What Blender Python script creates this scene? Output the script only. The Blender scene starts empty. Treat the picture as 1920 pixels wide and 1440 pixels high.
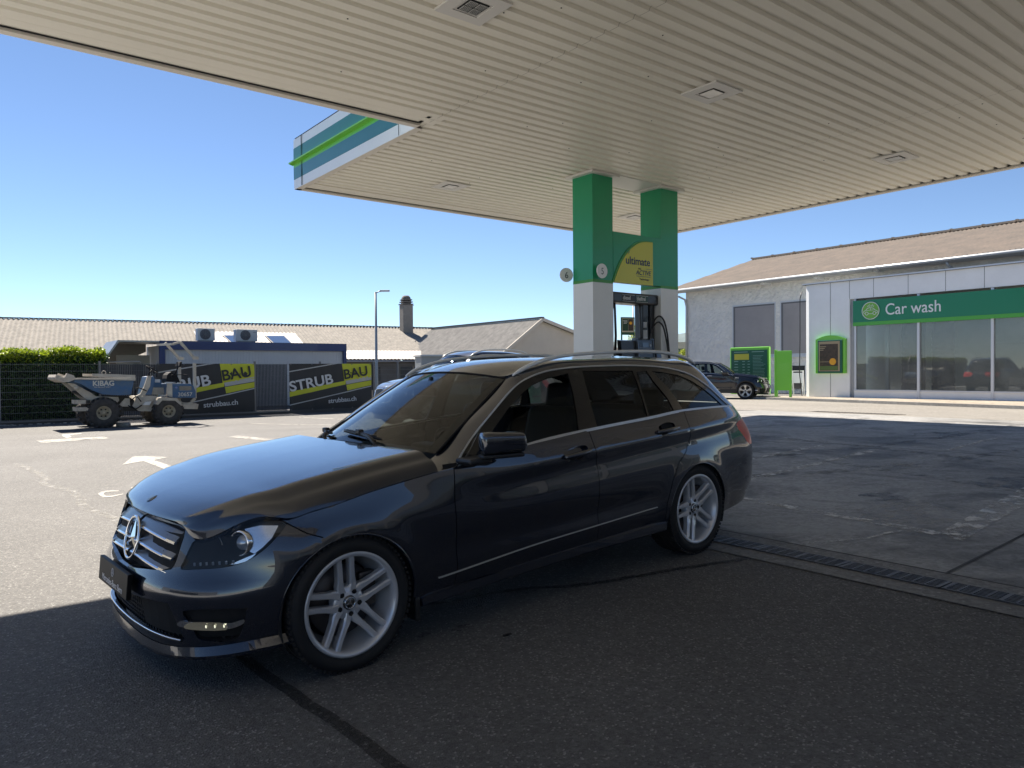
import bpy, bmesh, math, random, bisect
import numpy as np
from mathutils import Vector, Matrix, noise
from mathutils.geometry import delaunay_2d_cdt
random.seed(7)
SC = bpy.context.scene
COL = SC.collection
# ================================================================ camera
CAM_H = 1.397; FPX = 1394.56; PITCH = 0.0160405; ROLL = -0.0087099
_f = Vector((0, math.cos(PITCH), -math.sin(PITCH))); _u = Vector((0, math.sin(PITCH), math.cos(PITCH))); _r = Vector((1, 0, 0))
R_ = _r*math.cos(ROLL)+_u*math.sin(ROLL); U_ = -_r*math.sin(ROLL)+_u*math.cos(ROLL)
cd = bpy.data.cameras.new('camera'); cam = bpy.data.objects.new('camera', cd); COL.objects.link(cam)
cam.matrix_world = Matrix(((R_.x, U_.x, -_f.x, 0), (R_.y, U_.y, -_f.y, 0), (R_.z, U_.z, -_f.z, CAM_H), (0, 0, 0, 1)))
cd.sensor_width = 36; cd.lens = FPX/1920*36; cd.clip_end = 5000; cd.clip_start = .05
SC.camera = cam
KY = 0.66623936                                    # heading of the forecourt grid
A = Vector((math.cos(KY), math.sin(KY), 0)); B = Vector((-math.sin(KY), math.cos(KY), 0)); ZV = Vector((0, 0, 1))
CO = Vector((0, 0, CAM_H))
# ================================================================ sky, sun, exposure
sunv = (A*.03+B*.85+ZV).normalized()
EL = math.asin(sunv.z)
w = bpy.data.worlds.new('World'); SC.world = w; w.use_nodes = True
nt = w.node_tree; nt.nodes.clear()
sky = nt.nodes.new('ShaderNodeTexSky'); sky.sky_type = 'NISHITA'; sky.sun_disc = False
sky.sun_elevation = EL; sky.sun_rotation = math.atan2(sunv.x, sunv.y)
sky.altitude = 450; sky.air_density = 0.7; sky.dust_density = 0.0; sky.ozone_density = 3.0
bg = nt.nodes.new('ShaderNodeBackground'); bg.inputs[1].default_value = SKY_STR = 0.054
wo = nt.nodes.new('ShaderNodeOutputWorld'); nt.links.new(sky.outputs[0], bg.inputs[0]); nt.links.new(bg.outputs[0], wo.inputs[0])
sl = bpy.data.lights.new('sun', 'SUN'); sl.energy = 4.5; sl.angle = math.radians(.53); sl.color = (1, .905, .78)
so = bpy.data.objects.new('sun', sl); COL.objects.link(so); so.rotation_euler = (-sunv).to_track_quat('-Z', 'Y').to_euler(); so.location = (0, 0, 40)
SC.view_settings.view_transform = 'Standard'; SC.view_settings.look = 'None'; SC.view_settings.exposure = 1.56; SC.view_settings.gamma = 1
SC.render.engine = 'CYCLES'; SC.render.resolution_x = 1024; SC.render.resolution_y = 768
SC.cycles.max_bounces = 10; SC.cycles.transparent_max_bounces = 16; SC.cycles.diffuse_bounces = 5; SC.cycles.caustics_reflective = False; SC.cycles.caustics_refractive = False
# ================================================================ materials
MATS = {}
def mat(name, col=(.5, .5, .5), rough=.5, metal=0, coat=0, spec=.5, var=0, vscale=3, bump=0, bscale=30, emit=0, col2=None, obj=True, coat_rough=.03, detail=5):
    if name in MATS: return MATS[name]
    m = bpy.data.materials.new(name); m.use_nodes = True; n = m.node_tree.nodes; l = m.node_tree.links
    b = n['Principled BSDF']; c4 = (*col, 1); b.inputs['Base Color'].default_value = c4; b.inputs['Roughness'].default_value = rough
    b.inputs['Metallic'].default_value = metal; b.inputs['Coat Weight'].default_value = coat; b.inputs['Coat Roughness'].default_value = coat_rough
    b.inputs['Specular IOR Level'].default_value = spec
    if emit: b.inputs['Emission Color'].default_value = c4; b.inputs['Emission Strength'].default_value = emit
    if var or bump or col2:
        tc = n.new('ShaderNodeTexCoord')
    if var or col2:
        nz = n.new('ShaderNodeTexNoise'); nz.inputs['Scale'].default_value = vscale; nz.inputs['Detail'].default_value = detail; nz.inputs['Roughness'].default_value = .65
        l.new(tc.outputs['Object'], nz.inputs['Vector'])
        cr = n.new('ShaderNodeValToRGB'); cr.color_ramp.elements[0].position = .3; cr.color_ramp.elements[1].position = .7
        lo = col2 if col2 else tuple(c*(1-var) for c in col); hi = col if col2 else tuple(min(1, c*(1+var)) for c in col)
        cr.color_ramp.elements[0].color = (*lo, 1); cr.color_ramp.elements[1].color = (*hi, 1)
        l.new(nz.outputs['Fac'], cr.inputs[0]); l.new(cr.outputs[0], b.inputs['Base Color'])
    if bump:
        nb = n.new('ShaderNodeTexNoise'); nb.inputs['Scale'].default_value = bscale; nb.inputs['Detail'].default_value = 6
        l.new(tc.outputs['Object'], nb.inputs['Vector'])
        bp = n.new('ShaderNodeBump'); bp.inputs['Strength'].default_value = bump; bp.inputs['Distance'].default_value = .01
        l.new(nb.outputs['Fac'], bp.inputs['Height']); l.new(bp.outputs[0], b.inputs['Normal'])
    MATS[name] = m; return m
def glass(name, tint=(.6, .65, .62), ior=1.5, rough=0.0, refl=1.0, refl_col=(1, 1, 1), milk=0):
    m = bpy.data.materials.new(name); m.use_nodes = True; n = m.node_tree.nodes; l = m.node_tree.links; n.clear()
    o = n.new('ShaderNodeOutputMaterial'); t = n.new('ShaderNodeBsdfTransparent'); g = n.new('ShaderNodeBsdfGlossy'); f = n.new('ShaderNodeFresnel'); mx = n.new('ShaderNodeMixShader')
    t.inputs[0].default_value = (*tint, 1); g.inputs['Roughness'].default_value = rough; g.inputs[0].default_value = (*refl_col, 1); f.inputs[0].default_value = ior
    mu = n.new('ShaderNodeMath'); mu.operation = 'MULTIPLY'; mu.inputs[1].default_value = refl; mu.use_clamp = True
    l.new(f.outputs[0], mu.inputs[0]); l.new(mu.outputs[0], mx.inputs[0]); l.new(t.outputs[0], mx.inputs[1]); l.new(g.outputs[0], mx.inputs[2]); l.new(mx.outputs[0], o.inputs[0])
    if milk:       # milky haze put into the pane as a patchy pale diffuse layer
        df = n.new('ShaderNodeBsdfDiffuse'); df.inputs[0].default_value = (.62, .64, .64, 1); m2 = n.new('ShaderNodeMixShader'); tc = n.new('ShaderNodeTexCoord'); nz = n.new('ShaderNodeTexNoise'); nz.inputs['Scale'].default_value = .9; nz.inputs['Detail'].default_value = 6
        mr = n.new('ShaderNodeMapRange'); mr.inputs['From Min'].default_value = .3; mr.inputs['From Max'].default_value = .7; mr.inputs['To Min'].default_value = milk*.6; mr.inputs['To Max'].default_value = milk*1.3
        l.new(tc.outputs['Object'], nz.inputs['Vector']); l.new(nz.outputs['Fac'], mr.inputs['Value']); l.new(mr.outputs[0], m2.inputs[0]); l.new(mx.outputs[0], m2.inputs[1]); l.new(df.outputs[0], m2.inputs[2]); l.new(m2.outputs[0], o.inputs[0])
    MATS[name] = m; return m
# ================================================================ object helpers
def tag(o, label=None, cat=None, group=None, kind=None):
    for k, v in (('label', label), ('category', cat), ('group', group), ('kind', kind)):
        if v: o[k] = v
    return o
def empty(name, loc=(0, 0, 0), rz=0, **k):
    o = bpy.data.objects.new(name, None); COL.objects.link(o); o.location = loc; o.rotation_euler = (0, 0, rz); o.empty_display_size = .2
    tag(o, **k); return o
def link(name, me, m, parent=None):
    o = bpy.data.objects.new(name, me); COL.objects.link(o)
    if m is not None: me.materials.append(m)
    if parent is not None: o.parent = parent
    return o
def copy_tree(o, parent=None):
    c = o.copy(); COL.objects.link(c)
    if parent is not None: c.parent = parent
    for ch in list(o.children): copy_tree(ch, c)
    return c
class MB:
    """collects shapes, builds ONE mesh object"""
    def __init__(s): s.v = []; s.f = []; s.sm = []
    def add(s, vs, fs, smooth=False):
        k = len(s.v); s.v += [tuple(v) for v in vs]; s.f += [tuple(i+k for i in f) for f in fs]; s.sm += [smooth]*len(fs); return s
    def box(s, c, d, M=None, bev=0):
        x, y, z = d[0]/2, d[1]/2, d[2]/2
        if bev:
            bm = bmesh.new(); bmesh.ops.create_cube(bm, size=1); bmesh.ops.scale(bm, vec=d, verts=bm.verts)
            bmesh.ops.bevel(bm, geom=bm.edges[:], offset=bev, segments=2, affect='EDGES', profile=.5)
            vs = [v.co.copy() for v in bm.verts]; fs = [[v.index for v in f.verts] for f in bm.faces]; bm.free()
        else:
            vs = [Vector(p) for p in [(-x, -y, -z), (x, -y, -z), (x, y, -z), (-x, y, -z), (-x, -y, z), (x, -y, z), (x, y, z), (-x, y, z)]]
            fs = [(0, 3, 2, 1), (4, 5, 6, 7), (0, 1, 5, 4), (1, 2, 6, 5), (2, 3, 7, 6), (3, 0, 4, 7)]
        if M is not None: vs = [M @ v for v in vs]
        return s.add([v+Vector(c) for v in vs], fs)
    def bar(s, p, q, wd, ht=None, up=ZV):
        p = Vector(p); q = Vector(q); ht = ht or wd; d = (q-p).normalized(); a = d.cross(up)
        if a.length < 1e-4: a = d.cross(Vector((0, 1, 0)))
        a.normalize(); b = a.cross(d)
        vs = [e+a*(i*wd/2)+b*(j*ht/2) for e in (p, q) for i, j in ((-1, -1), (1, -1), (1, 1), (-1, 1))]
        return s.add(vs, [(0, 1, 2, 3), (7, 6, 5, 4), (0, 4, 5, 1), (1, 5, 6, 2), (2, 6, 7, 3), (3, 7, 4, 0)])
    def tube(s, pts, r, n=8, caps=True, closed=False):
        pts = [Vector(p) for p in pts]; N = len(pts); rr = r if isinstance(r, (list, tuple)) else [r]*N
        vs = []; prev = None
        for i, p in enumerate(pts):
            if closed: t = pts[(i+1) % N]-pts[i-1]
            else: t = pts[min(i+1, N-1)]-pts[max(i-1, 0)]
            t.normalize()
            if prev is None:
                a = t.cross(ZV)
                if a.length < 1e-3: a = t.cross(Vector((0, 1, 0)))
            else: a = prev-t*prev.dot(t)
            a.normalize(); prev = a; b = t.cross(a)
            vs += [p+(a*math.cos(2*math.pi*k/n)+b*math.sin(2*math.pi*k/n))*rr[i] for k in range(n)]
        fs = [(i*n+k, i*n+(k+1) % n, (i+1)*n+(k+1) % n, (i+1)*n+k) for i in range(N-1) for k in range(n)]
        if closed: fs += [((N-1)*n+k, (N-1)*n+(k+1) % n, (k+1) % n, k) for k in range(n)]
        elif caps: fs += [tuple(range(n))[::-1], tuple((N-1)*n+k for k in range(n))]
        return s.add(vs, fs, True)
    def lathe(s, prof, n=32, org=(0, 0, 0), ax='z', smooth=True, closed=False):
        vs = []; org = Vector(org)
        for k in range(n):
            c, sn = math.cos(2*math.pi*k/n), math.sin(2*math.pi*k/n)
            for r, h in prof:
                vs.append(org+(Vector((r*c, r*sn, h)) if ax == 'z' else Vector((r*c, h, r*sn)) if ax == 'y' else Vector((h, r*c, r*sn))))
        m = len(prof); e = m if closed else m-1
        fs = [(k*m+j, ((k+1) % n)*m+j, ((k+1) % n)*m+(j+1) % m, k*m+(j+1) % m) for k in range(n) for j in range(e)]
        return s.add(vs, fs, smooth)
    def prism(s, poly, fn, d0, d1):
        """poly 2D list, fn(u,v,d)->3D"""
        n = len(poly); vs = [fn(u, v, d0) for u, v in poly]+[fn(u, v, d1) for u, v in poly]
        fs = [tuple(range(n)), tuple(range(2*n-1, n-1, -1))]+[(i, i+n, (i+1) % n+n, (i+1) % n) for i in range(n)]
        return s.add(vs, fs)
    def grid(s, fn, us, vs_, smooth=True):
        n = len(vs_); V = [fn(u, v) for u in us for v in vs_]
        return s.add(V, [(i*n+j, (i+1)*n+j, (i+1)*n+j+1, i*n+j+1) for i in range(len(us)-1) for j in range(n-1)], smooth)
    def build(s, name, m, parent=None, fix=True, merge=0):
        me = bpy.data.meshes.new(name); me.from_pydata(s.v, [], s.f); me.polygons.foreach_set('use_smooth', s.sm)
        if fix or merge:
            bm = bmesh.new(); bm.from_mesh(me)
            if merge: bmesh.ops.remove_doubles(bm, verts=bm.verts, dist=merge)
            if fix: bmesh.ops.recalc_face_normals(bm, faces=bm.faces)
            bm.to_mesh(me); bm.free()
        me.update(); return link(name, me, m, parent)
def text_obj(name, s, size, m, parent=None, M=None, ext=.002, off=0, align='LEFT', sx=1, shear=0, spacing=1):
    c = bpy.data.curves.new(name, 'FONT'); c.body = s; c.size = size; c.extrude = ext; c.offset = off; c.align_x = align; c.shear = shear; c.space_character = spacing
    o = bpy.data.objects.new(name, c); COL.objects.link(o); bpy.context.view_layer.update()
    dg = bpy.context.evaluated_depsgraph_get(); me = bpy.data.meshes.new_from_object(o.evaluated_get(dg)); bpy.data.objects.remove(o)
    me.name = name; me.materials.clear()
    X = Matrix.Diagonal((sx, 1, 1, 1)); me.transform((M @ X) if M is not None else X)
    return link(name, me, m, parent)
def frame(o, x, y, z=None):
    """4x4 from origin, x axis, y axis"""
    x = Vector(x).normalized(); y = Vector(y).normalized(); z = x.cross(y)
    return Matrix(((x.x, y.x, z.x, o[0]), (x.y, y.y, z.y, o[1]), (x.z, y.z, z.z, o[2]), (0, 0, 0, 1)))
def ray(px, py): return _f+R_*((px-960)/FPX)-U_*((py-720)/FPX)
def at_z(px, py, z=0): d = ray(px, py); return CO+d*((z-CAM_H)/d.z)
def at_a(px, py, a): d = ray(px, py); return CO+d*(a/d.dot(A))
def at_b(px, py, b): d = ray(px, py); return CO+d*(b/d.dot(B))
def at_D(px, py, D): d = ray(px, py); return CO+d*(D/d.y)
def W(a, b, z=0): return A*a+B*b+ZV*z
# ground relief: the forecourt rises gently away from the drain and falls again beyond the canopy
def sst_(a, b, x):
    t = min(1, max(0, (x-a)/(b-a))); return t*t*(3-2*t)
def G_(a):
    if a < 1.0: return 0
    if a < 2.2: return .0148*(a-1.0)**2
    if a < 4.6: return .0213+.0355*(a-2.2)
    if a < 15.3: return .1065+.0213*(a-4.6)
    return .334-.19*sst_(15.3, 24, a)
def gz_ab(a, b):
    w_ = 1-sst_(11.5, 19.5, b)
    return G_(a)*w_+.14*(1-w_)*sst_(14, 22, a)
def gz(p): return gz_ab(p.dot(A), p.dot(B))
def on_g(px, py, lift=0):
    p = at_z(px, py, 0)
    for _ in range(30): p = at_z(px, py, gz(p)*.5+p.z*.5 if _ else gz(p))
    p.z = gz(p)+lift; return p
# ---------------------------------------------------------------- estate-car surfaces (car frame: x forward from front axle, y left, z up)
def spl(xs, ys):
    xs = np.array(xs, float); ys = np.array(ys, float); n = len(xs)
    o = np.argsort(xs); xs = xs[o]; ys = ys[o]
    h = np.diff(xs); A_ = np.zeros((n, n)); r = np.zeros(n); A_[0, 0] = A_[-1, -1] = 1
    for i in range(1, n-1):
        A_[i, i-1] = h[i-1]; A_[i, i] = 2*(h[i-1]+h[i]); A_[i, i+1] = h[i]
        r[i] = 6*((ys[i+1]-ys[i])/h[i]-(ys[i]-ys[i-1])/h[i-1])
    M = np.linalg.solve(A_, r)
    X = xs.tolist(); Yv = ys.tolist(); Mv = M.tolist(); H = h.tolist()
    def f(x):
        if x <= X[0]:
            s = (Yv[1]-Yv[0])/H[0]-H[0]*(2*Mv[0]+Mv[1])/6; return Yv[0]+s*(x-X[0])
        if x >= X[-1]:
            s = (Yv[-1]-Yv[-2])/H[-1]+H[-1]*(2*Mv[-1]+Mv[-2])/6; return Yv[-1]+s*(x-X[-1])
        i = bisect.bisect_right(X, x)-1; i = min(i, n-2)
        a = X[i+1]-x; b = x-X[i]; hh = H[i]
        return (Mv[i]*a**3+Mv[i+1]*b**3)/(6*hh)+(Yv[i]/hh-Mv[i]*hh/6)*a+(Yv[i+1]/hh-Mv[i+1]*hh/6)*b
    return f
def sst(a, b, x):
    t = min(1, max(0, (x-a)/(b-a))); return t*t*(3-2*t)
OUT = [(.777,0),(.770,.25),(.738,.45),(.665,.62),(.56,.74),(.42,.822),(.22,.868),(0,.884),(-.3,.887),(-.9,.887),(-1.7,.888),(-2.3,.888),(-2.76,.890),(-3.1,.876),(-3.38,.846),(-3.59,.795),(-3.725,.712),(-3.79,.565),(-3.82,.30),(-3.83,0)]
_q = [0.0]
for a, b in zip(OUT, OUT[1:]): _q.append(_q[-1]+math.hypot(b[0]-a[0], b[1]-a[1]))
QL = _q[-1]
_qq = [-_q[2], -_q[1]]+_q+[2*QL-_q[-2], 2*QL-_q[-3]]
_ox = spl(_qq, [OUT[2][0], OUT[1][0]]+[p[0] for p in OUT]+[OUT[-2][0], OUT[-3][0]])
_oy = spl(_qq, [-OUT[2][1], -OUT[1][1]]+[p[1] for p in OUT]+[-OUT[-2][1], -OUT[-3][1]])
def q_of_x(x):
    lo, hi = 0, QL
    for _ in range(40):
        m = (lo+hi)/2
        if _ox(m) > x: lo = m
        else: hi = m
    return (lo+hi)/2
f_side = spl([.12,.2,.27,.34,.45,.58,.7,.80,.86,.91,.97,1.05], [-.075,-.05,-.03,-.012,.0,.004,.002,-.004,-.010,-.024,-.046,-.085])
f_front = spl([.14,.2,.27,.34,.42,.48,.53,.60,.68,.74,.80,.9], [-.065,-.03,-.018,-.008,0,-.004,-.030,-.056,-.082,-.105,-.14,-.22])
f_rear = spl([.12,.2,.3,.4,.5,.62,.7,.8,.9,1.0,1.1], [-.16,-.10,-.045,-.01,0,.004,-.002,-.030,-.088,-.160,-.24])
Q1 = q_of_x(.66); Q2 = q_of_x(.16); Q3 = q_of_x(-3.2); Q4 = q_of_x(-3.74)
WF = (0.0, .300, .352); WR = (-2.745, .300, .350)          # wheel-arch circles x, z, radius
def S_belt(q, z):
    x = _ox(q); y = _oy(q); e = .004
    tx = (_ox(q+e)-_ox(q-e)); ty = (_oy(q+e)-_oy(q-e)); l = math.hypot(tx, ty); nx, ny = ty/l, -tx/l
    if ny < 0 and x > -3 and x < .7: nx, ny = -nx, -ny
    if x >= .7 and nx < 0: nx, ny = -nx, -ny
    if x <= -3 and nx > 0: nx, ny = -nx, -ny
    wf = 1-sst(Q1, Q2, q); wr = sst(Q3, Q4, q); ws = 1-wf-wr
    o = wf*f_front(z)+wr*f_rear(z)+ws*f_side(z)
    # front corner top is drawn in under the lamp and bonnet edge
    c = math.exp(-((x-.30)/.22)**2); o -= c*.045*sst(.58, .80, z)*(1-wf*.5)
    c = math.exp(-((x+.2)/.35)**2); o -= c*.035*sst(.66, .88, z)
    # flared arches
    for ax, az, ar in (WF, WR):
        d = math.hypot(x-ax, z-az)-ar
        o += .013*math.exp(-(max(d, 0)/.075)**2)*(1 if z > .1 else 0)*ws
    # rising crease on the doors, shallow hollow above the sill
    if ws > 0:
        zc = .845+(-1.7-x)*.045 if x > -3.3 else .917
        w = ws*sst(-.5, -1.2, x)
        o += w*(.010*math.exp(-((z-zc)/.030)**2)-.012*math.exp(-((z-zc+.085)/.06)**2))
        o -= ws*.014*math.exp(-((z-.47)/.07)**2)*sst(-.35, -.7, x)*sst(-2.45, -2.2, x)
    return (x+nx*o, y+ny*o, z)
def y_glass(x, z):
    t = z-.93
    y = .846-.335*t-.24*t*t
    y -= .115*sst(-2.5, -3.75, x)
    y -= .03*sst(-1.2, -.55, x)+.046*sst(-1.8, -1.15, x)*sst(.90, 1.06, z)
    return y
def S_glass(x, z, off=0): return (x, y_glass(x, z)+off, z)
Zr = spl([-1.10,-1.3,-1.6,-2.0,-2.5,-3.0,-3.3,-3.5], [1.362,1.392,1.420,1.434,1.430,1.408,1.383,1.358])
def S_ws(t, w):
    # t 0 bottom .. 1 top, w -1..1
    xc = -.505+(-1.185+.505)*t; zc = .972+(1.356-.972)*t+.030*4*t*(1-t)*.6
    xe = -.655+(-1.285+.655)*t; ze = .935+(1.312-.935)*t+.004*4*t*(1-t)
    ye = .672+(.538-.672)*t
    a = abs(w)
    return (xc+(xe-xc)*a**2.2, ye*w, zc+(ze-zc)*a**2.2)
# outlines on the surfaces, in metres
T = {'lamp': [(0.6323, 0.6835), (0.73, 0.6971), (0.7852, 0.7173), (0.8387, 0.7382), (0.8904, 0.7554), (0.9408, 0.7668), (0.9851, 0.7716), (1.0229, 0.7703), (1.0631, 0.7591), (1.0986, 0.7398), (1.0648, 0.7035), (1.0258, 0.6693), (0.9931, 0.6442), (0.9569, 0.6214), (0.9122, 0.6001), (0.867, 0.5864), (0.8062, 0.5768), (0.7467, 0.5715), (0.6673, 0.5675), (0.5771, 0.5631), (0.5841, 0.5939), (0.5972, 0.6277), (0.6111, 0.6572)], 'grille': [(0.5475, 0.7286), (0.5147, 0.7392), (0.4409, 0.7465), (0.3072, 0.7534), (0.1722, 0.7538), (0.067, 0.7501), (0.0839, 0.5069), (0.2102, 0.5226), (0.3583, 0.5382), (0.4598, 0.5477), (0.5085, 0.5567), (0.5234, 0.5729), (0.5344, 0.6029), (0.541, 0.645), (0.5509, 0.6956)], 'lampgapfront': [(1.0962, 0.7421), (1.1783, 0.6875), (1.2466, 0.66)], 'hoodgap': [(1.1068, 0.75), (1.2041, 0.7715), (1.3049, 0.7871), (1.4138, 0.8058), (1.5325, 0.8256), (1.6545, 0.839), (1.7781, 0.8541), (1.9084, 0.8699)], 'foghole': [(0.615, 0.3914), (0.7346, 0.4053), (0.8997, 0.3997), (0.901, 0.3859), (0.8864, 0.3228), (0.8679, 0.2776), (0.8469, 0.2586), (0.7981, 0.2532), (0.7162, 0.2598), (0.6732, 0.27), (0.6552, 0.3157), (0.631, 0.356)], 'fogbar': [(0.5738, 0.3295), (0.5989, 0.3458), (0.6505, 0.3472), (0.8116, 0.34), (0.8544, 0.344), (0.8894, 0.3529), (0.8881, 0.3344), (0.8566, 0.3204), (0.8131, 0.3132), (0.7048, 0.3155), (0.6346, 0.3181), (0.5876, 0.3203)], 'foglamp': [(0.6197, 0.3248), (0.6555, 0.3461), (0.7861, 0.345), (0.8063, 0.33), (0.8154, 0.314), (0.7047, 0.3145), (0.6398, 0.317)], 'lowgrille': [(0.4974, 0.419), (0.5465, 0.2603), (0.3869, 0.2676), (0.0843, 0.2499), (0.0124, 0.3696), (0.1569, 0.3869), (0.3148, 0.42)], 'chromelip': [(-0.03, 0.3601), (0.0463, 0.2859), (0.1066, 0.2605), (0.3067, 0.2741), (0.4484, 0.2702), (0.5526, 0.2588)], 'doorA': [(2.0079, 0.8796), (1.9898, 0.7089), (1.9924, 0.541), (2.0165, 0.3076)], 'doorB': [(3.0633, 0.9777), (3.0742, 0.8672), (3.0956, 0.7325), (3.0833, 0.3865)], 'doorC': [(4.0673, 1.0153), (4.0622, 0.9086), (4.062, 0.8336), (3.9996, 0.7473), (3.8969, 0.675), (3.8204, 0.5682), (3.7563, 0.4134), (3.7485, 0.3036)], 'belt': [(2.0183, 0.8811), (2.1842, 0.9032), (2.5869, 0.9432), (2.8081, 0.9575), (3.0617, 0.9746), (3.3551, 0.9879), (3.6582, 0.9968), (4.0673, 1.0153), (4.3583, 1.0126), (4.7328, 1.0005)], 'handle1': [(2.7957, 0.8508), (2.8289, 0.8747), (2.9182, 0.8932), (3.001, 0.8908), (3.0127, 0.8674), (2.9881, 0.8383), (2.9225, 0.8133), (2.8349, 0.8112)], 'handle2': [(3.7007, 0.9122), (3.7517, 0.943), (3.8345, 0.9573), (3.9003, 0.948), (3.9088, 0.922), (3.8422, 0.8959), (3.7462, 0.8801)], 'chromelow': [(1.8761, 0.3322), (1.9712, 0.3359), (2.5354, 0.3713), (3.0737, 0.3882), (3.6634, 0.405)], 'skirt': [(1.7875, 0.2453), (2.1603, 0.2641), (2.5485, 0.2791), (2.9899, 0.2924), (3.7539, 0.2837)], 'skirtlow': [(1.7926, 0.2173), (2.1672, 0.2253), (2.5573, 0.238), (3.0011, 0.2485), (3.7658, 0.2434)], 'tail': [(4.8239, 0.8782), (4.9289, 0.8728), (4.9332, 0.8138), (4.9167, 0.7363), (4.8859, 0.7107), (4.8444, 0.7527)], 'plate': [(0.1502, 0.4825), (0.137, 0.3805)], 'lipline': [(1.0275, 0.2308), (0.863, 0.2257), (0.7442, 0.2314), (0.5794, 0.247)], 'chrome_top': [(-0.6569, 0.8829), (-0.7234, 0.944), (-0.9068, 1.0624), (-0.9869, 1.115), (-1.0715, 1.169), (-1.1615, 1.2245), (-1.2507, 1.2716), (-1.3335, 1.3046), (-1.4492, 1.3345), (-1.5617, 1.3517), (-1.7132, 1.3608), (-1.8724, 1.3622), (-1.9675, 1.3617), (-2.2228, 1.3571), (-2.4678, 1.3446), (-2.6595, 1.3264), (-2.8423, 1.2968), (-2.9898, 1.2561), (-3.1148, 1.1959), (-3.224, 1.1272), (-3.3292, 1.0456), (-3.4095, 0.9922)], 'win1': [(-0.7595, 0.8918), (-0.8457, 0.9545), (-0.9786, 1.0319), (-1.0592, 1.0893), (-1.1228, 1.1348), (-1.2138, 1.1901), (-1.3021, 1.237), (-1.3855, 1.2725), (-1.503, 1.3046), (-1.6866, 1.3268), (-1.6654, 1.1996), (-1.6376, 1.0756), (-1.6091, 0.9785), (-1.1889, 0.9393)], 'win2': [(-1.8188, 1.3352), (-2.3101, 1.3184), (-2.3063, 1.2375), (-2.2866, 1.0141), (-1.7744, 0.9882), (-1.781, 1.1218), (-1.7988, 1.2439)], 'win3': [(-2.3405, 1.3065), (-2.4565, 1.3124), (-2.4842, 1.2356), (-2.5676, 1.109), (-2.5914, 1.0203), (-2.3034, 1.0149), (-2.3191, 1.1879)], 'win4': [(-2.5097, 1.3066), (-2.6342, 1.2941), (-2.8141, 1.264), (-2.957, 1.2193), (-3.0822, 1.1589), (-3.1926, 1.0901), (-3.2946, 1.0127), (-2.7024, 1.0167), (-2.6762, 1.0801), (-2.6181, 1.1852)], 'glassbot': [(-0.6565, 0.8838), (-1.2228, 0.9487), (-1.7159, 0.9834), (-2.2871, 1.006), (-2.7096, 1.024), (-3.4136, 1.0017)], 'halfglass': [(-1.0624, 1.0244), (-1.1698, 1.0854), (-1.3271, 1.1407), (-1.4407, 1.1701), (-1.5528, 1.19), (-1.6556, 1.1947)], 'lampproj': [(0.8676, 0.67)], 'lampchrome': [(0.9005, 0.7325), (0.9781, 0.7425), (1.0623, 0.7351), (1.0276, 0.6865), (0.9804, 0.6494), (0.9441, 0.6273), (0.9244, 0.6368), (0.9323, 0.6693), (0.9241, 0.7027)], 'lampdrl': [(0.6139, 0.5997), (0.7429, 0.6074), (0.8244, 0.6094), (0.825, 0.5888), (0.7455, 0.5829), (0.6043, 0.5766)], 'lampchrome2': [(0.8298, 0.5866), (0.8945, 0.6093), (0.9529, 0.6287), (0.9347, 0.6133), (0.9032, 0.5964), (0.8624, 0.5878)]}
# ---------------------------------------------------------------- generic car builder
def pip(p, poly):
    x, y = p; c = False; n = len(poly); j = n-1
    for i in range(n):
        xi, yi = poly[i]; xj, yj = poly[j]
        if (yi > y) != (yj > y) and x < (xj-xi)*(y-yi)/(yj-yi)+xi: c = not c
        j = i
    return c
def strip(pts, wd):
    """polyline -> thin polygon"""
    L = []; Rr = []
    for i, p in enumerate(pts):
        a = pts[max(i-1, 0)]; b = pts[min(i+1, len(pts)-1)]; dx, dy = b[0]-a[0], b[1]-a[1]; l = math.hypot(dx, dy) or 1
        nx, ny = -dy/l*wd/2, dx/l*wd/2; L.append((p[0]+nx, p[1]+ny)); Rr.append((p[0]-nx, p[1]-ny))
    return L+Rr[::-1]
def dens(pts, d, closed=False):
    o = []; n = len(pts)
    for i in range(n if closed else n-1):
        a = pts[i]; b = pts[(i+1) % n]; k = max(1, int(math.hypot(b[0]-a[0], b[1]-a[1])/d+.5))
        o += [(a[0]+(b[0]-a[0])*j/k, a[1]+(b[1]-a[1])*j/k) for j in range(k)]
    if not closed: o.append(pts[-1])
    return o
def smoothc(pts, n=3, closed=True):
    """Catmull-Rom densify"""
    o = []; N = len(pts)
    rng = range(N) if closed else range(N-1)
    for i in rng:
        g = (lambda k: pts[k % N]) if closed else (lambda k: pts[min(max(k, 0), N-1)])
        p0, p1, p2, p3 = g(i-1), g(i), g(i+1), g(i+2)
        for j in range(n):
            t = j/n
            o.append(tuple(.5*((2*b)+(-a+c)*t+(2*a-5*b+4*c-d)*t*t+(-a+3*b-3*c+d)*t**3) for a, b, c, d in zip(p0, p1, p2, p3)))
    if not closed: o.append(tuple(pts[-1]))
    return o
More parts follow.
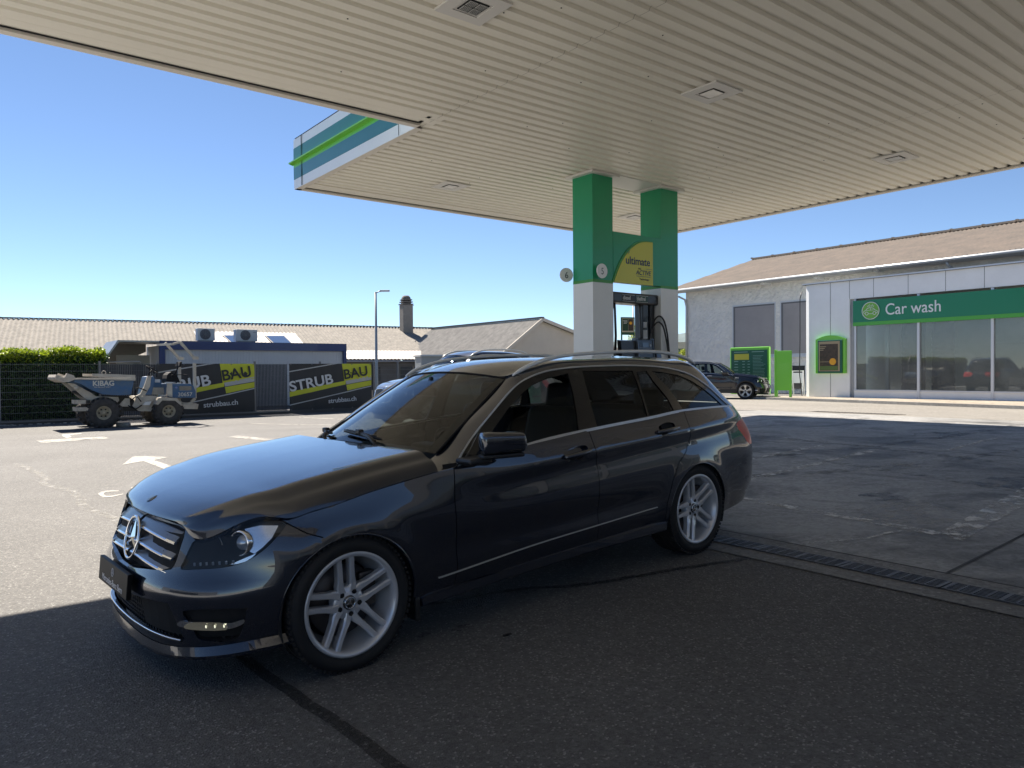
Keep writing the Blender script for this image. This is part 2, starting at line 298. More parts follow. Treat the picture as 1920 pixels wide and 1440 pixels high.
def cdt(outline, regions, su, sv):
    """triangulate outline; returns {region or None: (uv verts, tris)}"""
    V = []; E = []
    def addloop(pl):
        k = len(V); V.extend(pl); n = len(pl); E.extend((k+i, k+(i+1) % n) for i in range(n))
    loops = [dens(outline, su, True)]+[dens(r[1], min(su, .03), True) for r in regions]
    for l in loops: addloop(l)
    bp = np.array(V); us = [p[0] for p in outline]; vs = [p[1] for p in outline]
    u = min(us)+su/2
    while u < max(us):
        v = min(vs)+sv/2
        while v < max(vs):
            if pip((u, v), outline) and np.min(np.abs(bp[:, 0]-u)/su+np.abs(bp[:, 1]-v)/sv) > .45: V.append((u, v))
            v += sv
        u += su
    r = delaunay_2d_cdt([Vector(p) for p in V], E, [], 0, 1e-6, False)
    vv = [(p.x, p.y) for p in r[0]]; out = {}
    for f in r[2]:
        c = (sum(vv[i][0] for i in f)/len(f), sum(vv[i][1] for i in f)/len(f))
        if not pip(c, outline): continue
        nm = 'body'
        for k, pl_ in regions:
            if pip(c, pl_): nm = k; break
        out.setdefault(nm, []).append(f)
    return vv, out
def surf_mesh(name, S, vv, tris, m, parent, D, rim=.012, sides=(1, -1), off=0.0):
    """mesh of a surface patch on one or both sides with an inward rim on its open edges"""
    idx = sorted({i for f in tris for i in f}); mp = {i: k for k, i in enumerate(idx)}
    def nrm(u, v):
        e = 2e-3; a = Vector(S(u+e, v))-Vector(S(u-e, v)); b = Vector(S(u, v+e))-Vector(S(u, v-e)); n = a.cross(b)
        return n.normalized() if n.length > 0 else Vector((0, 0, 1))
    P = [Vector(S(*vv[i])) for i in idx]; N = [nrm(*vv[i]) for i in idx]
    # orient normals outward (away from the car's middle line)
    for k in range(len(P)):
        ref = P[k]-Vector((min(max(P[k].x, -3.1), .1), 0, .62))
        if N[k].dot(ref) < 0: N[k] = -N[k]
    P = [p+n*off for p, n in zip(P, N)]
    cnt = {}
    for f in tris:
        for a, b in zip(f, f[1:]+f[:1]): cnt[(min(a, b), max(a, b))] = cnt.get((min(a, b), max(a, b)), 0)+1
    bd = [e for e, c in cnt.items() if c == 1]
    V = []; F = []; SM = []; NR = []; sharp = set()
    for sd in sides:
        base = len(V)
        for p, n in zip(P, N): V.append(D(Vector((p.x, p.y*sd, p.z)))); NR.append(n)
        for f in tris:
            g = [mp[i]+base for i in f]
            a, b, c = (V[i] for i in g[:3])
            n = (b-a).cross(c-a); want = D(Vector((P[mp[f[0]]].x+N[mp[f[0]]].x*.01, (P[mp[f[0]]].y+N[mp[f[0]]].y*.01)*sd, P[mp[f[0]]].z+N[mp[f[0]]].z*.01)))-a
            if n.dot(want) < 0: g = g[::-1]
            F.append(tuple(g)); SM.append(True)
        if rim:
            rm = {}
            for a, b in bd:
                for i in (a, b):
                    if i not in rm:
                        p = P[mp[i]]-N[mp[i]]*rim; rm[i] = len(V); V.append(D(Vector((p.x, p.y*sd, p.z))))
                F.append((mp[a]+base, mp[b]+base, rm[b], rm[a])); SM.append(False); sharp.add((min(mp[a], mp[b])+base, max(mp[a], mp[b])+base))
    me = bpy.data.meshes.new(name); me.from_pydata(V, [], F); me.polygons.foreach_set('use_smooth', SM)
    if sharp:
        at = me.attributes.new('sharp_edge', 'BOOLEAN', 'EDGE')
        for e in me.edges:
            k = (min(e.vertices), max(e.vertices))
            if k in sharp: at.data[e.index].value = True
    me.update(); return link(name, me, m, parent)
def merge_mid(o, d=.0006):
    bm = bmesh.new(); bm.from_mesh(o.data); bmesh.ops.remove_doubles(bm, verts=[v for v in bm.verts if abs(v.co.y) < .003], dist=d); bm.to_mesh(o.data); bm.free(); return o
def pair(name, S, vv, tris, m, parent, D, **k):
    """one object for each side of the car"""
    r = {}
    for sd in (1, -1): r[sd] = surf_mesh(name, S, vv, tris, m, parent[sd] if isinstance(parent, dict) else parent, D, sides=(sd,), **k)
    return r
def sweep_surf(mb, S, path, sec, D, sides=(1, -1), smooth=False):
    """extrude a small section (along-tangent-normal v, outward o) along a path in the surface domain"""
    for sd in sides:
        rings = []
        for i, (u, v) in enumerate(path):
            p = Vector(S(u, v)); e = 2e-3
            a = Vector(S(u+e, v))-Vector(S(u-e, v)); b = Vector(S(u, v+e))-Vector(S(u, v-e)); n = a.cross(b).normalized()
            if n.dot(p-Vector((min(max(p.x, -3.1), .1), 0, .62))) < 0: n = -n
            q0 = Vector(S(*path[max(i-1, 0)])); q1 = Vector(S(*path[min(i+1, len(path)-1)])); t = (q1-q0).normalized(); c = n.cross(t).normalized()
            if c.z < 0: c = -c
            rings.append([p+c*s_+n*o for s_, o in sec])
        vs = [D(Vector((p.x, p.y*sd, p.z))) for r in rings for p in r]; m = len(sec)
        fs = [(i*m+j, (i+1)*m+j, (i+1)*m+(j+1) % m, i*m+(j+1) % m) for i in range(len(rings)-1) for j in range(m)]
        fs += [tuple(range(m)), tuple((len(rings)-1)*m+j for j in range(m))[::-1]]
        mb.add(vs, fs, smooth)
def rows_patch(rows, nu, nw):
    """rows of 3D control points -> S(u,w), u along rows 0..1, w across 0..1"""
    K = len(rows); M_ = len(rows[0]); tt = [i/(K-1) for i in range(K)]
    # chord-length parameter along the rows
    d = [0]
    for i in range(K-1): d.append(d[-1]+sum((Vector(rows[i+1][j])-Vector(rows[i][j])).length for j in range(M_))/M_)
    tt = [x/d[-1] for x in d]
    cw = [0]
    for j in range(M_-1): cw.append(cw[-1]+sum((Vector(r[j+1])-Vector(r[j])).length for r in rows)/K)
    ww = [x/cw[-1] for x in cw]
    cols = [[spl(tt, [rows[i][j][k] for i in range(K)]) for k in range(3)] for j in range(M_)]
    def S(u, w_):
        pts = [[c(u) for c in col] for col in cols]
        return tuple(spl(ww, [p[k] for p in pts])(w_) for k in range(3))
    return S
def make_wheel(rim_r, tyre_r, wid, style, mats, name='wheel', tw=0.0):
    """axis y, outer face toward +y at y=wid/2"""
    t = empty(name); h = wid/2
    mb = MB()
    pr = [(rim_r-.012, -h*.78), (rim_r+.012, -h*.95), (rim_r+(tyre_r-rim_r)*.5, -h*1.06), (tyre_r-.02, -h*.96), (tyre_r-.004, -h*.82), (tyre_r, -h*.5), (tyre_r, -h*.27), (tyre_r-.007, -h*.26), (tyre_r-.007, -h*.2), (tyre_r, -h*.19), (tyre_r, h*.19), (tyre_r-.007, h*.2), (tyre_r-.007, h*.26), (tyre_r, h*.27), (tyre_r, h*.5), (tyre_r-.004, h*.82), (tyre_r-.014, h*.93), (tyre_r-.024, h*.985), (rim_r+(tyre_r-rim_r)*.55, h*1.05), (rim_r+(tyre_r-rim_r)*.3, h*1.03), (rim_r+.012, h*.95), (rim_r-.004, h*.90), (rim_r-.012, h*.78)]
    mb.lathe(pr, 96, ax='y')
    for k in range(72):                                   # tread blocks on both shoulders
        a = 2*math.pi*k/72; M = Matrix.Rotation(-a, 3, 'Y')
        for sd in (-1, 1):
            c = M @ Vector((tyre_r-.002, sd*h*.72, 0)); mb.box(c, (.012, h*.42, tyre_r*2*math.pi/72*.62), M)
    mb.build('tyre', mats['rubber'], t, merge=.0)
    r = MB()
    r.lathe([(rim_r, h*.86), (rim_r+.004, h*.95), (rim_r-.001, h*.985), (rim_r-.010, h*.975), (rim_r-.020, h*.90), (rim_r-.026, h*.55), (rim_r-.040, 0), (rim_r-.055, -h*.3), (rim_r-.055, -h*.9), (rim_r-.02, -h*.95)], 96, ax='y')
    def spoke(a0, p, d_hub, d_rim, back=.035):
        """p: list of (radius, lateral, halfwidth)"""
        n = len(p); vs = []
        for q_, (rr, la, hw) in enumerate(p):
            f = q_/(n-1); y = d_hub+(d_rim-d_hub)*f**1.5; hf = hw*.62
            for lat, yy in ((la-hw, y-back), (la-hw, y-.008), (la-hf, y), (la+hf, y), (la+hw, y-.008), (la+hw, y-back)):
                x, z = rr, lat; vs.append(Vector((x*math.cos(a0)-z*math.sin(a0), yy, x*math.sin(a0)+z*math.cos(a0))))
        fs = [(i*6+j, i*6+(j+1) % 6, (i+1)*6+(j+1) % 6, (i+1)*6+j) for i in range(n-1) for j in range(6)]+[tuple(range(6)), tuple((n-1)*6+j for j in range(6))]
        r.add(vs, fs)
    R1 = rim_r-.012
    if style == 'twin5':
        for k in range(5):
            a = tw+k*2*math.pi/5
            for sd in (-1, 1):
                spoke(a, [(.050, sd*.026, .024), (.085, sd*.033, .0185), (.115, sd*.0315, .0145), (.17, sd*.031, .0138), (R1, sd*.034, .0145)], h*.62, h*.87, .040)
    elif style == 'twin5b':
        for k in range(5):
            a = tw+k*2*math.pi/5
            for sd in (-1, 1): spoke(a, [(.05, sd*.012, .016), (.12, sd*.03, .02), (R1, sd*.062, .034)], h*.7, h*.9, .03)
    else:
        for k in range(5):
            a = tw+k*2*math.pi/5
            spoke(a, [(.04, 0, .032), (.12, 0, .024), (R1, 0, .040)], h*.7, h*.9, .03)
            for sd in (-1, 1): spoke(a, [(.12, sd*.01, .012), (R1, sd*.07, .014)], h*.72, h*.9, .03)
    r.lathe([(.0, h*.62-.003), (.072, h*.62-.003), (.080, h*.62-.012), (.082, h*.62-.05)], 40, ax='y')
    rim = r.build('rim', mats['rim'], t)
    bt = MB()
    for k in range(5):
        a = tw+math.pi/5+k*2*math.pi/5; c = Vector((.056*math.cos(a), h*.62-.003, .056*math.sin(a)))
        MB().lathe([(0, .0035), (.0125, .0035), (.0125, 0)], 14, org=c, ax='y').build('bolt_hole', mats['black'], rim)
    cp = MB(); cp.lathe([(0, h*.62+.006), (.030, h*.62+.005), (.034, h*.62), (.034, h*.62-.006)], 32, ax='y'); cap = cp.build('hub_cap', mats['darkchrome'], rim)
    st = MB()
    if style == 'twin5':
        for k in range(3):
            a = math.pi/2+.25+k*2*math.pi/3
            fn = lambda u, v, d, a=a: Vector((u*math.cos(a)-v*math.sin(a), d, u*math.sin(a)+v*math.cos(a)))
            st.prism([(0, -.005), (.024, 0), (0, .005)], fn, h*.62+.005, h*.62+.0085)
        st.lathe([(.025, h*.62+.004), (.025, h*.62+.008), (.0275, h*.62+.008), (.0275, h*.62+.004)], 32, ax='y')
        st.build('star', mats['chrome'], cap)
    b = MB(); b.lathe([(.06, -.005), (.17, -.005), (.172, -.012), (.172, -.03), (.06, -.03)], 48, ax='y'); b.build('brake_disc', mats['disc'], t)
    c = MB(); c.box((.0, 0, .0), (.09, .06, .17), bev=.012)
    for i in range(len(c.v)): c.v[i] = (c.v[i][0]-.125, c.v[i][1]-.0, c.v[i][2]+.03)
    c.build('brake_caliper', mats['disc'], t)
    bk = MB(); bk.lathe([(0, -h*.55), (rim_r-.05, -h*.55)], 32, ax='y'); bk.build('wheel_back', mats['black'], t)
    return t
def qx(x): return q_of_x(x)
def circ(cx, cz, r, a0=0, a1=360, n=48): return [(cx+r*math.cos(math.radians(a0+(a1-a0)*i/n)), cz+r*math.sin(math.radians(a0+(a1-a0)*i/n))) for i in range(n+1)]
HOODC = [(.670,.756),(.655,.777),(.62,.802),(.56,.829),(.47,.855),(.39,.874),(.33,.887),(.22,.908),(.12,.925),(.02,.939),(-.20,.962),(-.445,.982)]
HOODE = [(.618,.497,.733),(.602,.560,.695),(.546,.636,.702),(.478,.695,.742),(.405,.740,.771),(.341,.773,.776),(.270,.811,.761),(.176,.834,.776),(.078,.851,.791),(-.03,.856,.810),(-.27,.852,.844),(-.523,.861,.875)]
def build_estate(root, mats, D, opt):
    """root: Empty; D: Vector->Vector; opt: dict of switches"""
    full = opt.get('full', False); su = opt.get('step', .03)
    paint, blk = mats['paint'], mats['black']
    arch = lambda c: [(qx(x), z) for x, z in circ(c[0], c[1], c[2], 0, 360, 64)]
    T_ = T
    top = [(0.0, .752)]+[p for p in T_['grille'][:6][::-1]]+T_['lamp'][:9]+T_['hoodgap']+T_['belt']+[(qx(-3.41), .996), (qx(-3.60), 1.002), (qx(-3.72), 1.002), (QL-.2, 1.0), (QL, 1.0)]
    bot = [(QL, .27), (qx(-3.6), .25), (qx(-3.15), .235), (qx(-2.3), .235), (qx(-1.2), .228), (qx(-.36), .222), (qx(.36), .215), (qx(.5), .19), (qx(.66), .168), (0.0, .165)]
    outline = top+bot
    gap = .0055
    dA = [(T_['doorA'][0][0], .882)]+T_['doorA'][1:3]+[(qx(-.612), .34), (qx(-.60), .262)]
    dB = [(T_['doorB'][0][0], .982)]+T_['doorB'][1:]+[(T_['doorB'][-1][0], .262)]
    dC = [(T_['doorC'][0][0], 1.02)]+T_['doorC'][1:]
    sill = [(qx(-.60), .266), (qx(-1.7), .27), (qx(-2.34), .275)]
    fog = smoothc(T_['foghole'], 2); lamp = smoothc(T_['lamp'], 2)
    gr = T_['grille']; grille = [(-.02, .750)]+gr[:6][::-1]+gr[6:][::-1]+[(-.02, .503)]
    grille = [(-.02, .752)]+gr[:6][::-1]+gr[6:][::-1][:]+[(-.02, .505)]
    lowg = [(-.02, .40), (.20, .402), (.42, .418), (.535, .42), (.60, .258), (.47, .262), (.28, .262), (-.02, .25)]
    lc_ = (sum(p[0] for p in lamp)/len(lamp), sum(p[1] for p in lamp)/len(lamp)); lampx = [(lc_[0]+(u-lc_[0])*1.015, lc_[1]+(v-lc_[1])*1.015) for u, v in lamp]
    regs = [('hole', arch(WF)), ('hole', arch(WR)), ('hole', lampx)]
    regs += [('grillehole', grille)]
    regs += [('hole', fog), ('hole', lowg)]
    regs += [('hole', strip(dens(l, .05), gap)) for l in (dA, dB, dC, sill, T_['lampgapfront'])]
    regs += [('tail_light', smoothc([(qx(-3.35), .868), (qx(-3.56), .885), (QL-.34, .885), (QL-.34, .70), (qx(-3.72), .685), (qx(-3.54), .69), (qx(-3.44), .77)], 2))]
    if full:
        regs += [('hole', smoothc(T_['handle1'], 2)), ('hole', smoothc(T_['handle2'], 2))]
    regs += [('front_wing', [(qx(.139), .64), (qx(.25), .72), (qx(.29), .80), (qx(-.54), .95)]+[(q-.001, z) for q, z in dA]+[(qx(-.5), .15), (qx(-.1), .15), (qx(-.1), .5)]),
             ('front_door', [dA[0]]+dA[1:]+dB[::-1]+[(q, z+.05) for q, z in T_['belt'][:5][::-1]]),
             ('rear_door', dB+[(qx(-2.36), .262)]+dC[::-1]+[(q, z+.05) for q, z in T_['belt'][4:8][::-1]]),
             ('front_bumper', [(0, .1), (qx(.10), .1), (qx(.139), .64)]+T_['lampgapfront'][::-1]+T_['lamp'][9:]+[(.56, .70), (.5, .76), (0, .76)]),
             ('rear_bumper', [(qx(-3.0), .1), (qx(-3.08), .5), (qx(-3.2), .60), (qx(-3.45), .655), (qx(-3.66), .675), (QL+.1, .68), (QL+.1, .1)])]
    vv, tr = cdt(outline, regs, su, su)
    tr.pop('hole', None); tr.pop('grillehole', None)
    P2 = {}
    for k, t in tr.items():
        m = mats['tail'] if k == 'tail_light' else paint
        if k in ('front_bumper', 'rear_bumper', 'body'): merge_mid(surf_mesh(k, S_belt, vv, t, m, root, D))
        else: P2[k] = pair(k, S_belt, vv, t, m, root, D)
    parts = {o.name.split('.')[0]: o for o in root.children if o.name.split('.')[0] in ('front_bumper', 'rear_bumper', 'body')}; parts.update(P2)
    # ---- dark structure just inside the skin
    mb = MB(); nq = 70
    for sd in (1, -1):
        def fn(u, v, sd=sd):
            q = QL*u; x, y, z = S_belt(q, v); c = .022 if .2 < q < QL-.2 else .045
            nx_ = x-min(max(x, -3.2), .3); l = math.hypot(nx_, y) or 1
            return D(Vector((x-nx_/l*c, (y-y/l*c)*sd if abs(y) > 0 else 0, z)))
        zs = [.27, .4, .52, .62, .70]
        us = [i/nq for i in range(nq+1)]
        V = [fn(u, v) for u in us for v in zs]; F = []
        for i in range(nq):
            x = _ox(QL*(us[i]+us[i+1])/2)
            for j in range(4):
                zc = (zs[j]+zs[j+1])/2
                if any(math.hypot(x-c[0], zc-c[1]) < c[2]+.03 for c in (WF, WR)): continue
                n = len(zs); F.append((i*n+j, (i+1)*n+j, (i+1)*n+j+1, i*n+j+1))
        mb.add(V, F)
        # strips behind the door gaps up to the belt line
        for xa, xb, zt in ((-.66, -.57, .86), (-1.76, -1.62, .955), (-2.74, -2.40, .985)):
            V = [D(Vector(((lambda p: (p[0], (p[1]-.02)*sd, p[2]))(S_belt(qx(x), z))))) for x in (xa, xb) for z in (.6, .7, .8, .9, zt)]
            mb.add(V, [(j, 5+j, 6+j, j+1) for j in range(4)])
        # wheel tubs
        for c in (WF, WR):
            r = c[2]-.004; P = circ(c[0], c[1], r, -22, 202, 24)
            yo = .865; V = [D(Vector((x, yy*sd, z))) for x, z in P for yy in (yo, .55)]
            mb.add(V, [(2*i, 2*i+1, 2*i+3, 2*i+2) for i in range(24)], True)
            mb.add([D(Vector((x, .55*sd, z))) for x, z in P], [tuple(range(25))])
    mb.box(D(Vector((-1.5, 0, .24))), (3.6, 1.2, .03)); mb.box(D(Vector((-1.36, 0, .30))), (2.0, 1.62, .05))
    mb.build('underbody', blk, root)
    # ---- bonnet
    rows = []
    for (xc, zc), (xe, ye, ze) in zip(HOODC, HOODE):
        rows.append([(xc+(xe-xc)*f*f, ye*f, zc-(zc-ze)*g) for f, g in ((0, 0), (.25, .008), (.50, .026), (.70, .052), (.80, .075), (.85, .105), (.878, .18), (.902, .33), (.925, .43), (.95, .50), (.972, .62), (.988, .80), (1, 1))])
    Sh = rows_patch(rows, 0, 0)
    us = [i/44 for i in range(45)]; NW_ = 44; ws = [1-(1-i/NW_)**1.5 for i in range(NW_+1)]
    def bonnet():
        V = []; F = []
        P = {}
        for sd in (1, -1):
            for i, u in enumerate(us):
                for j, w_ in enumerate(ws):
                    if sd < 0 and j == 0: P[(sd, i, j)] = P[(1, i, 0)]; continue
                    P[(sd, i, j)] = len(V); x, y, z = Sh(u, w_); V.append(D(Vector((x, y*sd, z))))
            for i in range(44):
                for j in range(NW_):
                    q_ = [P[(sd, i, j)], P[(sd, i, j+1)], P[(sd, i+1, j+1)], P[(sd, i+1, j)]]
                    F.append(tuple(q_ if sd > 0 else q_[::-1]))
        n0 = len(F); loop = [P[(-1, i, NW_)] for i in range(44, -1, -1)]+[P[(-1, 0, j)] for j in range(NW_-1, 0, -1)]+[P[(1, 0, j)] for j in range(NW_+1)]+[P[(1, i, NW_)] for i in range(1, 45)]
        rim = []
        for k in loop: rim.append(len(V)); p = V[k]; V.append(Vector((p.x-.012, p.y*.985, p.z-.022)))
        for a in range(len(loop)-1): F.append((loop[a], loop[a+1], rim[a+1], rim[a]))
        me = bpy.data.meshes.new('bonnet'); me.from_pydata(V, [], F)
        me.polygons.foreach_set('use_smooth', [i < n0 for i in range(len(F))])
        at = me.attributes.new('sharp_edge', 'BOOLEAN', 'EDGE'); ls = {(min(a, b), max(a, b)) for a, b in zip(loop, loop[1:])}
        for e in me.edges:
            if (min(e.vertices), max(e.vertices)) in ls: at.data[e.index].value = True
        return link('bonnet', me, paint, root)
    hood = bonnet()
    # cowl under the windscreen and the firewall below
    mb = MB()
    for sd in (1, -1):
        V = []
        for k in range(13):
            w_ = k/12; x, y, z = Sh(1, w_*.93); V.append(D(Vector((x+.01, y*sd, z-.022)))); a = S_ws(-.02, w_); V.append(D(Vector((a[0]+.02, a[1]*sd, a[2]-.03))))
            V.append(D(Vector((a[0]-.03, a[1]*sd, a[2]-.035))))
        mb.add(V, [(3*k+j, 3*k+3+j, 3*k+4+j, 3*k+1+j) for k in range(12) for j in (0, 1)], True)
    mb.build('cowl', mats['plastic'], root)
    # ---- pillars, roof, tail quarter
    ct = T_['chrome_top']; c3 = [Vector(S_glass(*p, .004)) for p in ct]
    wsE = lambda t: Vector(S_ws(t, 1))
    def row3(o, i, bulge=.007):
        m = (o+i)/2+Vector((.004, .5, .5)).normalized()*bulge; return [tuple(o), tuple(m), tuple(i)]
    prow = [row3(Vector((-.524, .861, .872)), Vector((-.555, .735, .915)), .004), row3(Vector((-.650, .850, .884)), wsE(-.01), .006), row3(c3[2]+Vector((.0, .004, .0)), wsE(.34)), row3(c3[4], wsE(.60)), row3(c3[6], wsE(.86)), [(-1.335, y_glass(-1.335, 1.312)+.003, 1.312), (-1.315, .602, 1.331), (-1.287, .542, 1.318)]]
    Sp = rows_patch(prow, 0, 0)
    fin = lambda S, nu, nw, nm, m: pair(nm, S, [(i/nu, j/nw) for i in range(nu+1) for j in range(nw+1)], [t for i in range(nu) for j in range(nw) for t in (((nw+1)*i+j, (nw+1)*(i+1)+j, (nw+1)*(i+1)+j+1), ((nw+1)*i+j, (nw+1)*(i+1)+j+1, (nw+1)*i+j+1))], m, root, D, rim=.008)
    fin(Sp, 30, 8, 'windscreen_pillar', paint)
    RR = [[(-1.335,.688,1.312),(-1.318,.628,1.337),(-1.287,.542,1.330),(-1.215,.30,1.351),(-1.185,0,1.360)],
          [(-1.55,.664,1.352),(-1.55,.625,1.378),(-1.53,.545,1.392),(-1.49,.30,1.408),(-1.45,0,1.412)],
          [(-1.97,.659,1.363),(-1.97,.618,1.395),(-1.97,.535,1.411),(-1.97,.30,1.427),(-1.97,0,1.433)],
          [(-2.47,.668,1.346),(-2.47,.624,1.384),(-2.47,.535,1.404),(-2.49,.30,1.423),(-2.50,0,1.430)],
          [(-2.845,.673,1.298),(-2.88,.63,1.342),(-2.93,.54,1.374),(-3.00,.30,1.397),(-3.02,0,1.405)],
          [(-3.118,.689,1.197),(-3.15,.645,1.268),(-3.20,.545,1.318),(-3.36,.30,1.350),(-3.40,0,1.362)],
          [(-3.226,.705,1.127),(-3.25,.670,1.185),(-3.36,.56,1.215),(-3.50,.30,1.285),(-3.53,0,1.300)],
          [(-3.335,.724,1.045),(-3.375,.694,1.080),(-3.50,.57,1.095),(-3.62,.3,1.14),(-3.65,0,1.15)],
          [(-3.414,.744,.992),(-3.475,.715,.996),(-3.615,.60,.998),(-3.735,.3,1.0),(-3.76,0,1.0)]]
    for k_ in (0, 1, 2): r_ = RR[k_]; dy_ = y_glass(r_[0][0], r_[0][2])+.003-r_[0][1]; r_[0] = (r_[0][0], r_[0][1]+dy_, r_[0][2]); r_[1] = (r_[1][0], r_[1][1]+dy_*.7, r_[1][2])
    Sr = rows_patch(RR, 0, 0)
    def w_clip(S):  # the rear window is the middle of the last rows
        return S
    nu, nw = 60, 22
    vv = [(i/nu, j/nw) for i in range(nu+1) for j in range(nw+1)]; tri = [t for i in range(nu) for j in range(nw) for t in (((nw+1)*i+j, (nw+1)*(i+1)+j, (nw+1)*(i+1)+j+1), ((nw+1)*i+j, (nw+1)*(i+1)+j+1, (nw+1)*i+j+1))]
    rw = [t for t in tri if sum(vv[k][0] for k in t)/3 > .875 and sum(vv[k][1] for k in t)/3 > .27]
    rs = set(rw)
    merge_mid(surf_mesh('roof', Sr, vv, [t for t in tri if t not in rs], paint, root, D, rim=.01))
    merge_mid(surf_mesh('rear_window', Sr, vv, rw, mats['glass_dark'], root, D, rim=0))
    # ---- windscreen
    mb = MB(); mb.grid(lambda u, w_: D(Vector(S_ws(u, w_))), [i/16 for i in range(17)], [-1+i/14 for i in range(29)]); mb.build('windscreen', mats['glass_ws'], root)
    mb = MB()
    so_ = [Vector(S_ws(t/10, -1))+Vector((.003, 0, .004)) for t in range(10)]+[Vector(S_ws(1, w_/8))+Vector((0, 0, .002)) for w_ in range(-8, 9)]+[Vector(S_ws(t/10, 1))+Vector((.003, 0, .004)) for t in range(9, -1, -1)]
    mb.tube([D(p) for p in so_], .006, 6); mb.build('windscreen_seal', blk, root)
    for sd in (1, -1):
        mb = MB(); mb.grid(lambda u, w_: D(Vector(S_ws(u, w_*sd))-Vector((-.002, 0, .004))), [i/16 for i in range(17)], [.90+.10*i/4 for i in range(5)]); mb.build('windscreen_border', blk, root)
    # ---- side glazing
    top_ = smoothc(ct, 2, False); bt = T_['glassbot']
    gout = top_+[(x, z-.004) for x, z in bt[::-1]][:]
    gout = top_+[p for p in bt[::-1][1:-1]]
    wins = [(k, smoothc(T_[k], 1)) for k in ('win1', 'win2', 'win3', 'win4')]
    vv, tr = cdt(gout, wins, .05, .05)
    pair('window_frame', S_glass, vv, tr['body'], mats['gloss_black'], root, D, rim=.014)
    par = {'win1': parts.get('front_door'), 'win2': parts.get('rear_door'), 'win3': parts.get('rear_door'), 'win4': root}
    for k in ('win1', 'win2', 'win3', 'win4'):
        if k not in tr: continue
        Sg = S_glass
        if full and k == 'win1':      # near front pane is wound half down
            hl = T_['halfglass']; poly = [(-.74, .86)]+hl+[(-1.72, 1.2), (-1.72, .90), (-.74, .86)]
            v2, t2 = cdt(T_['win1'], [('pane', poly)], .05, .05)
            surf_mesh('side_window', Sg, v2, t2['pane'], mats['glass_side'], par[k][1], D, rim=0, sides=(1,), off=-.008)
            surf_mesh('side_window', Sg, vv, tr[k], mats['glass_side'], par[k][-1], D, rim=0, sides=(-1,), off=-.008)
            continue
        pair('side_window', Sg, vv, tr[k], mats['glass_side' if k != 'win4' else 'glass_rear'], par[k], D, rim=0, off=-.006)
    bl = smoothc([(x, z) for x, z in bt], 4, False)
    for sd in (1, -1):
        mb = MB(); sweep_surf(mb, S_glass, top_, [(-.005, -.004), (-.005, .006), (.004, .007), (.004, -.004)], D, (sd,)); mb.build('window_chrome', mats['chrome_satin'], root)
        mb = MB(); sweep_surf(mb, S_glass, bl, [(-.018, 0.0), (-.018, .011), (.0, .012), (.002, 0.0)], D, (sd,)); mb.build('belt_chrome', mats['chrome_satin'], root)
    # ---- roof rails
    rp = [(-1.295, .588, 1.332), (-1.36, .590, 1.362), (-1.46, .590, 1.394), (-1.60, .588, 1.424), (-1.80, .587, 1.443), (-2.2, .587, 1.452), (-2.6, .589, 1.446), (-2.82, .592, 1.428), (-2.97, .596, 1.402), (-3.08, .602, 1.368), (-3.14, .606, 1.335)]
    for sd in (1, -1):
        mb = MB(); pts = smoothc([(x, y*sd, z) for x, y, z in rp], 4, False)
        N = len(pts); vs = []
        for i, p in enumerate(pts):
            f = min(1, min(i, N-1-i)/6+.35)
            for yy, zz_ in ((-.013, -.012), (.013, -.012), (.016, .0), (.009, .011), (-.009, .011), (-.016, 0)): vs.append(D(Vector((p[0], p[1]+yy*f, p[2]+zz_*f))))
        mb.add(vs, [(i*6+j, i*6+(j+1) % 6, (i+1)*6+(j+1) % 6, (i+1)*6+j) for i in range(N-1) for j in range(6)]+[tuple(range(6)), tuple((N-1)*6+j for j in range(6))], True)
        rr_ = mb.build('roof_rail', mats['rail'], root)
    # ---- wheels
    for (c, tw) in ((WF, opt['tw'][0]), (WR, opt['tw'][1])):
        for sd in (1, -1):
            wh = opt['wheel'] if not opt.get('used') else copy_tree(opt['wheel']); opt['used'] = True
            p = D(Vector((c[0], 0, 0))); wh.parent = root
            wh.location = (p.x, sd*(opt['track']), opt['tyre_r']); wh.rotation_euler = (0, tw if sd > 0 else -tw, 0 if sd > 0 else math.pi)
    # ---- interior
    mb = MB()
    dp = [(-.60, .90), (-.78, .93), (-.86, .90), (-.90, .80), (-.86, .6), (-.60, .5)]
    mb.prism(dp, lambda u, v, d: D(Vector((u, d, v))), -.74, .74); 
    mb.box(D(Vector((-.85, .37, .925))), (.12, .34, .05), bev=.02)
    mb.box(D(Vector((-1.3, 0, .52))), (1.1, .22, .3), bev=.03)
    mb.build('dashboard', mats['interior'], root)
    mb = MB()
    for y in (.37, -.37):
        c = D(Vector((-1.62, y, 0))); zs = D(Vector((0, 0, 1))).z
        mb.box(D(Vector((-1.45, y, .50))), (.5, .5, .18), bev=.05)
        mb.box(D(Vector((-1.80, y, .80))), (.16, .48, .62), Matrix.Rotation(-.30, 3, 'Y'), bev=.06)
        mb.box(D(Vector((-1.93, y, 1.16))), (.10, .26, .19), Matrix.Rotation(-.2, 3, 'Y'), bev=.04)
    mb.box(D(Vector((-2.42, 0, .50))), (.5, 1.2, .2), bev=.05); mb.box(D(Vector((-2.72, 0, .78))), (.16, 1.2, .55), Matrix.Rotation(-.3, 3, 'Y'), bev=.06)
    for y in (.42, -.42): mb.box(D(Vector((-2.80, y, 1.09))), (.09, .26, .16), bev=.04)
    mb.build('seats', mats['interior'], root)
    mb = MB()
    rc = D(Vector((-1.02, .37, .86))); n_ = Vector((-.90, 0, .43)).normalized(); e1 = Vector((0, 1, 0)); e2 = n_.cross(e1)
